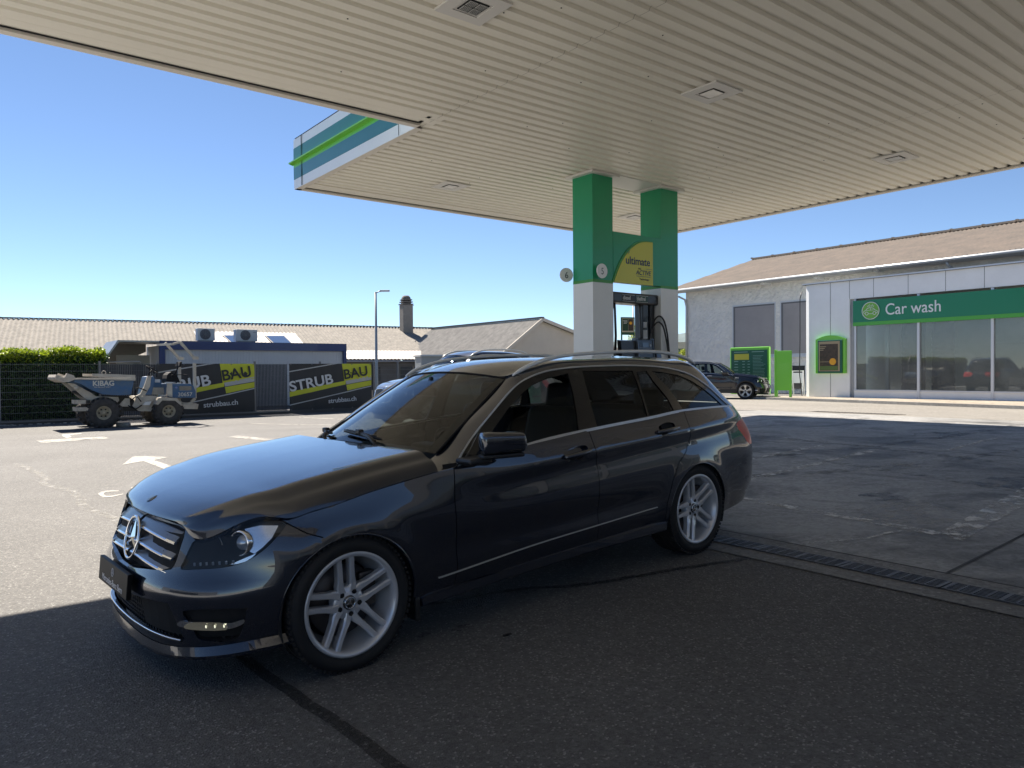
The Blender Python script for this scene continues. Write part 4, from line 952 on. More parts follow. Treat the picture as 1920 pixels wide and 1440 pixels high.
def wp(o, parent):     # keep world placement under a parent Empty
    o.parent = parent; o.matrix_parent_inverse = parent.matrix_world.inverted(); return o
bpy.context.view_layer.update()
sb = MB(); sb.add([W(a, b, gz_ab(4.71, b)+.0035) for b in (-15, 11) for a in (4.615, 4.805)], [(0, 1, 3, 2)]); wp(sb.build('channel', M_BLK), dr)
for k in range(-9, 13):
    b0 = k*.62; gr_ = MB()
    z = gz_ab(4.71, b0)+.008
    for a_ in (4.622, 4.652, 4.682, 4.71, 4.738, 4.768, 4.798): gr_.bar(W(a_, b0+.006, z), W(a_, b0+.610, z), .010 if 4.63 < a_ < 4.79 else .014, .008)
    for j in range(9): gr_.bar(W(4.62, b0+.012+j*.0735, z+.0006), W(4.80, b0+.012+j*.0735, z+.0006), .022 if j % 4 == 0 else .010, .008)
    wp(gr_.build('grate', M_STEEL), dr)
sheet('slab_joint', [(4.965, -16), (4.985, -16), (4.985, 11.6), (4.965, 11.6)], mat('joint_filler', (.03, .03, .03), .7), .006, .5)
def line_ab(p, q, wd): return strip(dens([p, q], .5), wd)
sheet('slab_joint', line_ab((4.985, 1.96), (11, 2.1), .022), mat('joint_filler'), .0075, .5)
sheet('slab_joint', line_ab((11.0, -8), (11.0, 11), .02), mat('joint_filler'), .0075, .5)
sheet('painted_bay_line', [(5.90, 2.22), (6.08, 2.40), (6.30, 4.5), (6.16, 4.5), (5.98, 2.60)], M_PAINTW, .008, .3)
sheet('painted_bay_line', [(5.90, 2.22), (8.6, 2.45), (8.6, 2.68), (6.05, 2.44)], M_PAINTW, .0085, .3)
sheet('painted_bay_line', line_ab((6.9, 4.90), (10.6, 5.13), .13), M_PAINTW, .008, .3)
sheet('painted_bay_line', line_ab((8.6, 5.90), (10.7, 5.94), .12), M_PAINTW, .008, .3)
sheet('painted_bay_line', line_ab((11.2, 4.4), (13.4, 4.5), .08), M_PAINTW, .008, .3)
pl_c = smoothc([(5.05, 2.95), (5.25, 2.85), (5.5, 2.72), (5.75, 2.70), (6.0, 2.62)], 3, False)
sheet('mortar_line', strip(pl_c, .035), M_PAINTW, .009, .3)
# tar seams and stains
def wob(pts, am=.02, n=6):
    r = random.Random(3); o = dens(smoothc(pts, 4, False), .12); return [(a+r.uniform(-am, am), b+r.uniform(-am, am)) for a, b in o]
sheet('tar_seam', strip(wob([(1.22, 4.6), (1.20, 3.6), (1.24, 3.0), (1.28, 2.3), (1.30, 1.2)], .010), .062), M_TAR, .004, .2)
sheet('tar_seam', strip(wob([(2.3, 3.75), (2.82, 3.62), (3.2, 3.38), (3.62, 3.26), (4.05, 3.12), (4.42, 3.02)], .012), .05), M_TAR, .004, .2)
for (a, b, r_) in ((2.23, 3.30, .07), (2.02, 3.36, .06), (2.9, 3.5, .05), (2.5, 3.52, .045), (2.35, 3.05, .03)):
    sheet('oil_spot', [(a+r_*math.cos(t)*random.uniform(.7, 1.2), b+r_*.6*math.sin(t)*random.uniform(.7, 1.2)) for t in [k*math.pi/6 for k in range(12)]], M_STAIN, .005, .1)
sheet('filled_crack', strip(wob([(1.1, 14.2), (1.25, 12.1), (1.15, 11.2), (1.35, 10.2), (1.30, 9.0), (1.45, 7.6), (1.5, 6.6), (1.42, 5.6)], .030), .10), worn_mat('pale_filler', (.138, .134, .124), .40, .60, 8), .004, .2)
M_TYRE = worn_mat('tyre_mark', (.045, .045, .047), .47, .75, 5, .6)
for pts, wd in (([(6.0, -3), (8.0, 1.5), (9.5, 6.5), (10.2, 11)], .22), ([(7.6, -3), (9.6, 1.3), (11.1, 6.3), (11.8, 11)], .22), ([(5.4, 8.5), (8.2, 6.2), (12, 5.2), (16, 5.0)], .20), ([(5.4, 6.9), (8.0, 4.7), (12, 3.7), (16, 3.5)], .20)): sheet('tyre_mark', strip(smoothc(pts, 4, False), wd), M_TYRE, .0065, .4)
for a, b, r_ in ((8.9, 2.9, .55), (11.9, 1.2, .8), (7.2, 3.4, .3), (13.2, 5.3, .6), (9.4, .2, .5)): sheet('oil_stain', [(a+r_*math.cos(t)*random.uniform(.6, 1.2), b+r_*.7*math.sin(t)*random.uniform(.6, 1.2)) for t in [k*math.pi/9 for k in range(18)]], worn_mat('oil_film', (.05, .05, .052), .45, .70, 3, .5), .0075, .3)
for a, b, r_ in ((6.6, 2.9, .62), (8.3, 2.3, .5), (9.3, 4.2, .4)): sheet('lime_bloom', [(a+r_*math.cos(t)*random.uniform(.7, 1.2), b+r_*.6*math.sin(t)*random.uniform(.7, 1.2)) for t in [k*math.pi/9 for k in range(18)]], worn_mat('pale_bloom', (.42, .43, .44), .45, .72, 4, .8), .007, .3)
# yard markings
def px_sheet(name, pts, m, lift=.004): P = [at_z(*p) for p in pts]; return sheet(name, [(p.dot(A), p.dot(B)) for p in P], m, lift, .4)
zq = lambda L: [(150+x/5.63, 825+y/5.63) for x, y in L]
px_sheet('painted_arrow', zq([(440, 279), (468, 266), (560, 195), (700, 197), (930, 213), (800, 236), (775, 240), (1150, 372), (1068, 408), (672, 249), (600, 258), (500, 272)]), M_PAINT)
px_sheet('painted_letter', zq([(410, 543), (330, 541), (235, 548), (187, 573), (235, 612), (330, 612), (458, 583), (450, 577), (330, 597), (275, 598), (262, 590), (248, 570), (275, 556), (340, 553), (405, 552)]), M_PAINT)
px_sheet('painted_letter', zq([(538, 512), (600, 507), (742, 543), (735, 547), (605, 529), (608, 557), (735, 548), (700, 555), (545, 581)]), M_PAINT)
px_sheet('painted_letter', zq([(760, 488), (930, 466), (930, 484), (790, 502), (812, 492)]), M_PAINT)
px_sheet('painted_mark', [(68, 826), (195, 819), (205, 822.5), (78, 831)], worn_mat('faded_paint', (.23, .22, .20), .36, .52, 6))
px_sheet('painted_mark', [(116, 815), (152, 812), (153, 814), (131, 816), (134, 820), (125, 822), (117, 818)], M_PAINT)
px_sheet('painted_mark', [(428, 823), (446, 819.5), (545, 836), (520, 842), (500, 838), (512, 836)], MATS['faded_paint'])
px_sheet('painted_mark', [(470, 795), (472, 794), (642, 797), (642, 798)], MATS['faded_paint'])
px_sheet('painted_mark', [(560, 783), (562, 782), (655, 786.5), (655, 787.5)], MATS['faded_paint'])
# ================================================================ canopy
SZ = 5.027; PIT = .2129
M_SOFF = mat('soffit_paint', (.86, .82, .71), .42, var=.045, vscale=.55); M_TRIM = mat('trim_beige', (.72, .67, .59), .45, var=.04, vscale=2)
can = empty('filling_station_canopy', W(10.7, 10, gz_ab(10.7, 10)), label='large flat canopy with ribbed beige underside over the forecourt', cat='canopy'); bpy.context.view_layer.update()
AN, A0, A1, BN, B0, B1 = 5.70, -2.6, 15.51, 9.47, -4.4, 14.05
so_ = MB(); b = B0+.1
while b < B1-.14:
    a_start = A0+.12 if b+PIT < BN-.1 else AN+.12
    # trapezoid rib: wide pan, slope, raised groove, slope
    pr = [(b, 0), (b+.125, 0), (b+.142, .034), (b+.196, .034), (b+PIT, 0)]
    so_.add([W(a, bb, SZ+zz_) for a in (a_start, A1-.10) for bb, zz_ in pr], [(i, i+1, 6+i, 5+i) for i in range(4)]); b += PIT
for a_, b_, a1_, b1_ in ((A0+.1, BN-.5, AN+.0, BN-.135), (AN+.1, B1-.5, A1-.1, B1-.135), (AN-.06, BN-.5, AN+.2, BN-.0)): so_.add([W(a_, b_, SZ+.002), W(a1_, b_, SZ+.002), W(a1_, b1_, SZ+.002), W(a_, b1_, SZ+.002)], [(0, 1, 2, 3)])
wp(so_.build('ribbed_soffit', M_SOFF, fix=False), can)
dk = MB(); dk.add([W(a, b_, SZ+.06) for a, b_ in ((A0, B0), (A1, B0), (A1, B1), (AN, B1), (AN, BN), (A0, BN))], [tuple(range(6))]); dk.add([W(a, b_, SZ+.95) for a, b_ in ((A0, B0), (A1, B0), (A1, B1), (AN, B1), (AN, BN), (A0, BN))], [tuple(range(6))]); wp(dk.build('roof_deck', mat('dark_void', (.02, .02, .02), .9)), can)
edges = [((A0, BN), (AN, BN)), ((AN, BN), (AN, B1)), ((AN, B1), (A1, B1)), ((A1, B1), (A1, B0)), ((A1, B0), (A0, B0)), ((A0, B0), (A0, BN))]
tr_ = MB(); ga = MB()
for (p, q) in edges:
    d = Vector((q[0]-p[0], q[1]-p[1])).normalized(); nrm_ = Vector((-d.y, d.x)); 
    c_ = Vector(((A0+A1)/2, 0)); inn = -nrm_
    wd = .11 if p[0] == q[0] == A1 or p[0] == q[0] else .11
    P = Vector(p); Q = Vector(q)
    V = []
    for e, s_ in ((P, 1), (Q, -1)):
        for w_, zz_ in ((0, -.035), (wd, -.035), (wd, -.005), (0, 0)):
            v = e+inn*w_+d*s_*(w_ if False else 0); V.append(W(v.x, v.y, SZ+zz_))
    tr_.add(V, [(0, 1, 5, 4), (1, 2, 6, 5), (2, 3, 7, 6), (3, 0, 4, 7)])
wp(tr_.build('edge_trim', M_TRIM), can)
for p_, q_ in (((A0, BN-.125), (AN+.0, BN-.125)), ((AN+.1, B1-.125), (A1-.1, B1-.125))): ga.add([W(p_[0], p_[1], SZ-.006), W(q_[0], q_[1], SZ-.006), W(q_[0], q_[1]-.032, SZ-.006), W(p_[0], p_[1]-.032, SZ-.006)], [(0, 1, 2, 3)])
wp(ga.build('shadow_gap', M_BLK), can)
M_FW = mat('fascia_white', (.80, .81, .82), .35, coat=.2, var=.03, vscale=1.5); M_FG = mat('fascia_green', (.012, .17, .115), .28, coat=.4, var=.04, vscale=1.5); M_FL = mat('fascia_lime', (.12, .50, .02), .3, coat=.3); M_FT = mat('fascia_teal', (.02, .16, .16), .28, coat=.4, var=.05, vscale=1.5)
for (p, q) in edges:
    P = Vector(p); Q = Vector(q); d = (Q-P).normalized(); out = Vector((-d.y, d.x))
    if (P+out*.1).x > A0-.05 and False: pass
    if p[0] == q[0] == A1 or (p[1] == q[1] == B1): pass
    cen = (P+Q)/2
    def strip_f(z0, z1, o0, o1, name, m, par):
        V = [W(*(e+out*o), SZ+z) for e, s in ((P-d*.0, 0), (Q+d*.0, 0)) for z, o in ((z0, 0), (z0, o0), (z1, o1), (z1, 0))]
        return wp(MB().add(V, [(0, 1, 5, 4), (1, 2, 6, 5), (2, 3, 7, 6), (3, 0, 4, 7), (0, 1, 2, 3), (7, 6, 5, 4)]).build(name, m), par)
    # thin profile on the right-hand and far edges, full band elsewhere
    far = (p[0] == q[0] == A1)
    f0 = strip_f(-.034, .145, .012, .015, 'fascia_panel', M_FW, can)
    strip_f(.145, .37, .018, .020, 'fascia_band', M_FT, can); strip_f(.37, .52, .020, .020, 'fascia_band', M_FL, can)
    strip_f(.52, .75, .020, .018, 'fascia_band', M_FG, can); strip_f(.75, .92, .016, .014, 'fascia_panel', M_FW, can)
    V = [W(*(e+out*o+d*s*.0), SZ+z) for e, s in ((P-d*.05, 0), (Q+d*.05, 0)) for z, o in ((.43, .02), (.455, .10), (.475, .105), (.46, .02))]
    wp(MB().add(V, [(0, 1, 5, 4), (1, 2, 6, 5), (2, 3, 7, 6), (3, 0, 4, 7), (0, 1, 2, 3), (7, 6, 5, 4)]).build('fascia_ribbon', M_FL), can)
    if p == (AN, BN) or q == (AN, B1):
        j_ = MB()
        for t in (.38, .42, 4.1): 
            v = Q-d*t+out*.0215; j_.bar(W(v.x, v.y, SZ-.03), W(v.x, v.y, SZ+.92), .008, .003)
        wp(j_.build('panel_joint', mat('joint_filler')), can)
sj = MB()
for a_ in (5.78, 11.2):
    b = B0+.1
    while b < B1-.2:
        if a_ > AN or b < BN-.3:
            pr = [(b, 0), (b+.125, 0), (b+.142, .034), (b+.196, .034), (b+PIT, 0)]; sj.add([W(a, bb, SZ+zz_-.0015) for a in (a_, a_+.007) for bb, zz_ in pr], [(i, i+1, 6+i, 5+i) for i in range(4)])
        b += PIT
wp(sj.build('sheet_joint', mat('joint_shadow', (.48, .45, .39), .8), fix=False), can)
rv = MB(); r9 = random.Random(4)
for k in range(90):
    a, b = r9.uniform(3, 15), r9.randint(0, 80)*PIT+B0+.1+.062
    if b < B1-.3 and (a > AN or b < BN-.3): rv.box(W(a, b, SZ-.003), (.014, .014, .005))
wp(rv.build('screw_head', M_BLK), can)
# ceiling lights
M_LED = mat('led_glass', (.55, .55, .52), .25, coat=.5); M_FIX = mat('fixture_white', (.72, .70, .66), .4)
def ceiling_light(a, b, lab, led=False):
    t = empty('ceiling_light', W(a, b, SZ), KY, label=lab, cat='ceiling light', group='square lights in the canopy ceiling')
    m_ = MB()
    for cx, cy, dx, dy in ((0, .215, .56, .13), (0, -.215, .56, .13), (.215, 0, .13, .30), (-.215, 0, .13, .30)): m_.box((cx, cy, -.012), (dx, dy, .022))
    m_.build('frame', M_FIX, t)
    MB().box((0, 0, -.004), (.32, .32, .02)).build('inner_frame', M_FIX, t)
    MB().box((0, 0, -.0185), (.236, .236, .006)).build('gasket', M_BLK, t)
    if led:
        for i in (-1, 1):
            for j in (-1, 1):
                q_ = MB(); q_.box((i*.056, j*.056, -.024), (.092, .092, .008)); lp = q_.build('led_module', M_LED, t)
                d_ = MB()
                for x in range(5):
                    for y in range(5): d_.box((i*.056-.034+x*.017, j*.056-.034+y*.017, -.0295), (.009, .009, .004))
                d_.build('led_lens', CM['darkchrome'], lp)
    else: MB().box((0, 0, -.024), (.215, .215, .01)).build('diffuser', M_LED, t)
    return t
lights = [(4.31, 6.05, 'square canopy light cut off by the top edge of the photo, with four LED fields', True), (8.10, 6.04, 'square canopy light above the car, between the other two of the near row'),
          (13.13, 6.00, 'square canopy light nearest the right edge of the canopy'), (8.05, 12.11, 'square canopy light near the green striped canopy corner'), (13.09, 11.95, 'small square canopy light seen between the two green columns')]
for l_ in lights: ceiling_light(*l_[:3], led=len(l_) > 3)
# columns
M_CG = mat('column_green', (.010, .31, .135), .35, coat=.15, var=.04, vscale=1.2); M_CW = mat('column_white', (.80, .80, .78), .38, coat=.2, var=.03, vscale=1.5); M_CL = mat('column_lime', (.055, .30, .035), .35)
def column(a0, b0):
    s = .52; z0 = gz_ab(a0, b0)
    def bx(name, z1, z2, g, m): 
        V = [W(a, b, z) for z in (z1, z2) for a, b in ((a0-g, b0-g), (a0+s+g, b0-g), (a0+s+g, b0+s+g), (a0-g, b0+s+g))]
        return wp(MB().add(V, [(3, 2, 1, 0), (4, 5, 6, 7), (0, 1, 5, 4), (1, 2, 6, 5), (2, 3, 7, 6), (3, 0, 4, 7)]).build(name, m), can)
    bx('column', z0, 3.02, 0, M_CW); bx('column_stripe', 3.02, 3.075, .002, M_CL); bx('column_cladding', 3.075, SZ-.05, 0, M_CG); bx('column_collar', SZ-.05, SZ-.006, .10, M_FIX)
column(9.51, 9.70); column(11.37, 9.70)
wp(MB().add([W(a, b_, z) for z in (SZ-.012, SZ-.004) for a, b_ in ((10.15, 9.62), (11.25, 9.62), (11.25, 10.3), (10.15, 10.3))], [(0, 1, 2, 3), (4, 5, 6, 7), (0, 1, 5, 4), (1, 2, 6, 5), (2, 3, 7, 6), (3, 0, 4, 7)]).build('ceiling_plate', M_FIX), can)
# sign between the columns
sg = empty('fuel_advert_sign', W(10.04, 9.77, 3.05), KY, label='green and yellow fuel advert panel reading ultimate, between the two columns', cat='sign')
MB().box((.665, .0, .475), (1.33, .14, .93)).build('green_panel', M_CG, sg)
M_YE = mat('sign_yellow', (.62, .58, .012), .35, coat=.2); M_NAVY = mat('sign_navy', (.012, .025, .075), .4); KX = 1.25
arc = [(0, 0), (.86, 0), (.86, .835)]+smoothc([(.86, .835), (.66, .82), (.48, .745), (.30, .585), (.15, .36), (.05, .13), (0, 0)], 4, False)[1:-1]
yl = MB(); yl.prism([(u*KX, v) for u, v in arc], lambda u, v, d: Vector((u, -.07-d, v)), .001, .022); yo = yl.build('yellow_field', M_YE, sg)
lm = MB(); lm.prism([((u-.03 if u < .8 else u)*KX, v+.02 if v > .02 else v) for u, v in arc], lambda u, v, d: Vector((u, -.07-d, v)), .0005, .014); lm.build('lime_edge', M_CL, sg)
FX = lambda x, z, y=-.094: frame((x*KX, y, z), (1, 0, 0), (0, 0, 1))
text_obj('lettering', 'ultimate', .205, M_NAVY, yo, FX(.245, .37), .0015, off=.003, sx=1.02); text_obj('lettering', 'bp', .10, M_CG, yo, FX(.26, .575), .001); text_obj('lettering', 'mit', .06, M_NAVY, yo, FX(.52, .285), .001)
text_obj('lettering', 'ACTIVE', .125, M_NAVY, yo, FX(.47, .185), .001, off=.001, shear=.25); text_obj('lettering', 'Technologie', .055, M_NAVY, yo, FX(.55, .085), .001)
MB().bar((.48*KX, -.095, .155), (.80*KX, -.095, .155), .002, .006).build('rule', M_NAVY, yo); MB().bar((.70*KX, -.095, .305), (.84*KX, -.095, .305), .002, .005).build('rule', M_NAVY, yo)
def number_sign(n_, org, rz, lab):
    t = empty('pump_number_sign', org, rz, label=lab, cat='sign', group='round pump number signs')
    MB().lathe([(0, -.012), (.128, -.012), (.132, -.008), (.132, .008), (.128, .012), (0, .012)], 40, ax='y', smooth=False).build('disc', mat('disc_white', (.85, .85, .85), .35), t)
    MB().box((0, .05, 0), (.05, .09, .06)).build('bracket', M_CG, t)
    text_obj('number', n_, .17, mat('number_grey', (.06, .10, .11), .4), t, frame((0, -.0135, -.062), (1, 0, 0), (0, 0, 1)), .001, align='CENTER', sx=.85)
p5 = W(9.645, 9.60, 3.215); number_sign('5', p5, KY, 'round white number 5 sign on the near column'); p6 = at_a(1067, 515.5, 9.41); number_sign('6', W(9.41, 10.30, 3.20), KY-.35, 'round white number 6 sign sticking out left of the column')
# ================================================================ pump island
isl = MB(); isl.box((0, 0, 0), (5.2, 1.15, .15), bev=.02); o = isl.build('pump_island', M_CONC2); o.location = W(10.7, 9.97, gz_ab(10.7, 9.97)+.06); o.rotation_euler = (0, 0, KY); tag(o, 'low concrete pump island under the two columns', 'kerb island')
M_PD = mat('pump_dark', (.018, .019, .021), .38, coat=.2); M_PB = mat('pump_blue_grey', (.035, .055, .085), .35, coat=.2); M_SCR = mat('pump_screen', (.10, .14, .20), .15, coat=.5); M_WHT = mat('sticker_white', (.6, .62, .64), .5); M_TXT = mat('text_white', (.62, .62, .60), .5)
pz = gz_ab(10.7, 9.97)+.13
pu = empty('fuel_pump', W(10.06, 9.95, pz), KY, label='dark fuel pump with diesel and bleifrei header standing between the columns', cat='fuel pump')
H0 = 2.89-pz
MB().box((.65, 0, .70), (1.28, .42, 1.40), bev=.02).build('cabinet', M_PD, pu)
hd = MB().box((.76, 0, H0-.10), (1.44, .36, .205), bev=.035).build('header', M_PD, pu)
for x0, s_, c_ in ((.28, 'diesel', (.022, .018, .014)), (.66, 'bleifrei', (.010, .055, .030))):
    pn = MB().box((x0+.175, -.183, H0-.105), (.34, .006, .13)); pno = pn.build('grade_plate', mat('grade_'+s_, c_, .4), hd)
    for q_ in ((x0+.175, H0-.044, .34, .006), (x0+.175, H0-.166, .34, .006)): MB().box((q_[0], -.1875, q_[1]), (q_[2], .003, q_[3])).build('plate_edge', M_TXT, pno)
    text_obj('lettering', s_, .105, M_TXT, pno, frame((x0+.02, -.1875, H0-.135), (1, 0, 0), (0, 0, 1)), .001, off=.002, sx=.88)
for x, wd in ((.07, .12), (1.02, .16), (1.22, .13)): MB().box((x, 0, (H0+1.35)/2-.05), (wd, .22, H0-1.40), bev=.015).build('mast', M_PD, pu)
MB().box((.98, -.13, 1.62), (.11, .01, .42)).build('sticker', M_WHT, pu); MB().box((.98, -.13, 1.93), (.09, .01, .11)).build('sticker', M_WHT, pu)
for x in (.17, .87):
    h_ = MB(); h_.tube([(x+.03, -.06, 1.2), (x+.02, -.10, 1.7), (x, -.10, 2.20), (x, -.08, 2.32), (x, 0, 2.42)], [.026, .024, .022, .03, .012], 10); h_.build('hose', M_PD, pu)
for i_, (dx, tp) in enumerate(((1.26, .0), (1.30, -.12))):
    P = smoothc([(1.05, -.20, 1.75+tp), (1.10, -.24, 1.98+tp), (1.22, -.27, 2.10+tp), (1.36, -.28, 2.02+tp), (1.46, -.28, 1.75+tp), (1.52, -.28, 1.35), (1.60, -.27, .85), (1.55, -.24, .45)], 4, False)
    P = [(x-i_*.05, y-.02*i_, z) for x, y, z in P]; MB().tube(P, .0165, 8).build('hose', mat('hose_black', (.008, .008, .009), .45), pu)
fc = MB(); fc.prism([(-.22, 1.02), (-.36, 1.02), (-.30, 1.62), (-.16, 1.66)], lambda u, v, d: Vector((d, u, v)), .56, 1.0); fco = fc.build('display_unit', M_PB, pu)
M_ = Matrix.Rotation(math.radians(5.7), 4, 'X')
def on_face(x, z): y = -.36+(z-1.02)*.1-.004; return frame((x, y, z), (1, 0, 0), (0, .1, 1))
def fplate(x, z, w_, h_, m, nm, par=fco): 
    Fm = on_face(x, z); mb_ = MB().box((0, 0, 0), (w_, h_, .004)); mb_.v = [tuple(Fm @ Vector(v)) for v in mb_.v]; return mb_.build(nm, m, par)
fplate(.78, 1.53, .17, .09, M_SCR, 'screen'); fplate(.93, 1.52, .03, .04, M_WHT, 'symbol')
for z in (1.47, 1.36): fplate(.78, z, .36, .004, M_WHT, 'divider')
for x in (.66, .71, .84, .89): fplate(x, 1.40, .025, .010, M_WHT, 'key_label')
text_obj('number', '5', .10, mat('led_green', (.35, .6, .5), .4), fco, on_face(.80, 1.21) @ Matrix.Translation((-.03, 0, .003)), .001); 
for x in (.56, 1.0): MB().box((x, -.27, 1.34), (.012, .15, .62), Matrix.Rotation(-.1, 3, 'X')).build('display_edge', CM['silver'], fco)
f2 = MB(); f2.prism([(-.22, 1.02), (-.32, 1.02), (-.26, 1.60), (-.16, 1.62)], lambda u, v, d: Vector((d, u, v)), .16, .54); f2o = f2.build('card_terminal', M_PD, pu)
for x, z, w_, h_ in ((.33, 1.18, .10, .08), (.42, 1.34, .08, .02), (.25, 1.12, .05, .10)): MB().box((x, -.31+(z-1.02)*.1, z), (w_, .006, h_)).build('label', M_SCR, f2o)
cr_ = MB(); cr_.box((0, 0, 0), (.16, .04, .34), bev=.01); cro = cr_.build('payment_screen', M_PD, pu); cro.location = (1.13, -.34, 1.22); cro.rotation_euler = (-.25, .12, 0)
MB().box((0, -.022, .02), (.12, .004, .25)).build('screen', M_SCR, cro)
for x in (.18, .30, .45, 1.05): MB().tube([(x, -.30, .95), (x+.03, -.34, 1.02), (x+.10, -.34, 1.05)], .018, 8).build('nozzle', M_PD, pu)
# framed poster behind the pump
def poster(name, org, rz, w_, h_, lab, frame_m, cat='poster', depth=.05, lime=False):
    t = empty(name, org, rz, label=lab, cat=cat); MB().box((0, 0, h_/2), (w_, depth, h_), bev=.01).build('frame', frame_m, t)
    return t
pp = at_b(1176, 648, 13.2)
pp = at_D(1177, 628, 19.0)
t = poster('framed_poster', (pp.x, pp.y, pp.z), KY-.35, .62, .78, 'small framed advert with an orange dot, seen through the fuel pump', mat('poster_green', (.012, .07, .03), .4))
t.scale = (.62, .62, .58)
M_PBR = mat('poster_brown', (.085, .055, .03), .5, col2=(.02, .016, .012), vscale=7, detail=4); M_ORG = mat('poster_orange', (.75, .36, .02), .5); M_PGR = mat('poster_dark_green', (.015, .05, .022), .5)
MB().box((0, -.027, .42), (.54, .004, .60)).build('print', mat('poster_cream', (.50, .46, .36), .5), t); MB().box((-.12, -.030, .44), (.26, .004, .52)).build('print', M_PGR, t); MB().box((.13, -.0305, .44), (.22, .004, .52)).build('print', M_PBR, t)
MB().lathe([(0, -.034), (.07, -.034), (.07, -.030), (0, -.030)], 28, org=(.12, 0, .52), ax='y', smooth=False).build('dot', M_ORG, t)
for k in range(3): MB().box((-.13+.02*(k % 2), -.0335, .62-.055*k), (.2-.03*k, .003, .025)).build('text_line', M_TXT, t)
MB().box((-.28, 0, -2.0), (.05, .05, 4.0)).build('leg', mat('poster_green'), t); MB().box((.28, 0, -2.0), (.05, .05, 4.0)).build('leg', mat('poster_green'), t)
# green service bin on the island, seen through the open car window
q = at_b(996, 745, 10.6); t = empty('service_bin', (q.x, q.y, gz(q)), KY, label='rounded green service bin on the forecourt, seen through the open car window', cat='bin')
M_BIN = mat('bin_green', (.010, .22, .11), .25, coat=.5)
MB().box((0, 0, .62), (.30, .30, 1.24), bev=.07).build('body', M_BIN, t); MB().lathe([(0, -.17), (.07, -.17), (.08, -.15)], 20, org=(0, 0, .98), ax='y').build('round_label', M_WHT, t); MB().box((.0, -.155, .75), (.18, .02, .03)).build('slot', M_BLK, t)
# ================================================================ car wash hall
AW = 29.3; Zb = .16
cw = empty('car_wash_building', W(AW, 12, Zb), label='low white-panelled car wash hall with large glass front', cat='building'); bpy.context.view_layer.update()
M_WP = mat('white_panel', (.80, .82, .84), .42, var=.05, vscale=1.1, bump=.05, bscale=3); M_WF = mat('window_frame_alu', (.60, .63, .68), .35, metal=.2); M_BRK = ground_mat('brick_paving', .30, .4, 0, .8, 0, scale=9, tint=(1, .88, .72), blot=.06, bumpd=.002, frac=.0)
def ab_box(a0, a1, b0, b1, z0, z1, name, m, par, bev=None):
    V = [W(a, b, z) for z in (z0, z1) for a, b in ((a0, b0), (a1, b0), (a1, b1), (a0, b1))]
    mb_ = MB().add(V, [(3, 2, 1, 0), (4, 5, 6, 7), (0, 1, 5, 4), (1, 2, 6, 5), (2, 3, 7, 6), (3, 0, 4, 7)]); o = mb_.build(name, m)
    return wp(o, par) if par else o
BE = -6.0
# left pier with rounded outer edge
pr = [(AW, 15.19), (AW, 16.95), (AW+.05, 17.10), (AW+.18, 17.18), (AW+4.8, 17.18), (AW+4.8, 16.9), (AW+.25, 16.9), (AW+.25, 15.19)]
wp(MB().prism(pr, lambda u, v, d: W(u, v, d), Zb, 4.98).build('pier', M_WP), cw)
ab_box(AW-.005, AW+.25, BE, 15.185, 4.215, 4.965, 'parapet', M_WP, cw)
ab_box(AW-.06, AW+.3, BE, 17.22, 4.965, 5.02, 'coping', mat('coping_white', (.75, .77, .80), .35), cw)
j_ = []
for b_ in (15.999, 14.22, 12.91, 11.59, 10.32, 9.0, 7.7): 
    z0_ = 4.22 if b_ < 15.5 else Zb
    ab_box(AW-.009, AW-.004, b_-.008, b_+.008, z0_, 4.96, 'panel_joint', mat('joint_grey', (.16, .17, .19), .6), cw)
ab_box(AW-.009, AW-.004, 15.18, 15.196, 4.22, 4.96, 'panel_joint', mat('joint_grey'), cw)
ab_box(AW+.08, AW+.30, 15.02, 15.19, Zb, 4.215, 'reveal', mat('reveal_grey', (.34, .36, .38), .5), cw)
ab_box(AW+.02, AW+.12, BE, 15.02, Zb, .52, 'plinth', M_WP, cw); ab_box(AW-.01, AW+.14, BE, 15.02, .52, .575, 'sill', M_WF, cw); ab_box(AW-.0, AW+.13, BE, 15.02, Zb, Zb+.05, 'sill', M_WF, cw)
for b_ in (12.54, 10.07, 7.6, 5.1): ab_box(AW-.015, AW+.14, b_-.045, b_+.045, Zb+.01, 4.2, 'mullion', M_WF, cw)
ab_box(AW+.03, AW+.13, 14.94, 15.015, .575, 4.2, 'mullion', M_WF, cw)
MG = glass('shop_glass', (.80, .85, .83), 1.5, refl=1.6, milk=.13)
pb = [15.0, 12.54, 10.07, 7.6, 5.1, BE]
for b1_, b0_ in zip(pb, pb[1:]): ab_box(AW+.06, AW+.07, b0_+.045, b1_-.045, .575, 3.3, 'window_pane', MG, cw)
M_IN = mat('hall_wall', (.66, .68, .68), .6, var=.12, vscale=.6); M_IF = mat('hall_floor', (.16, .16, .16), .5)
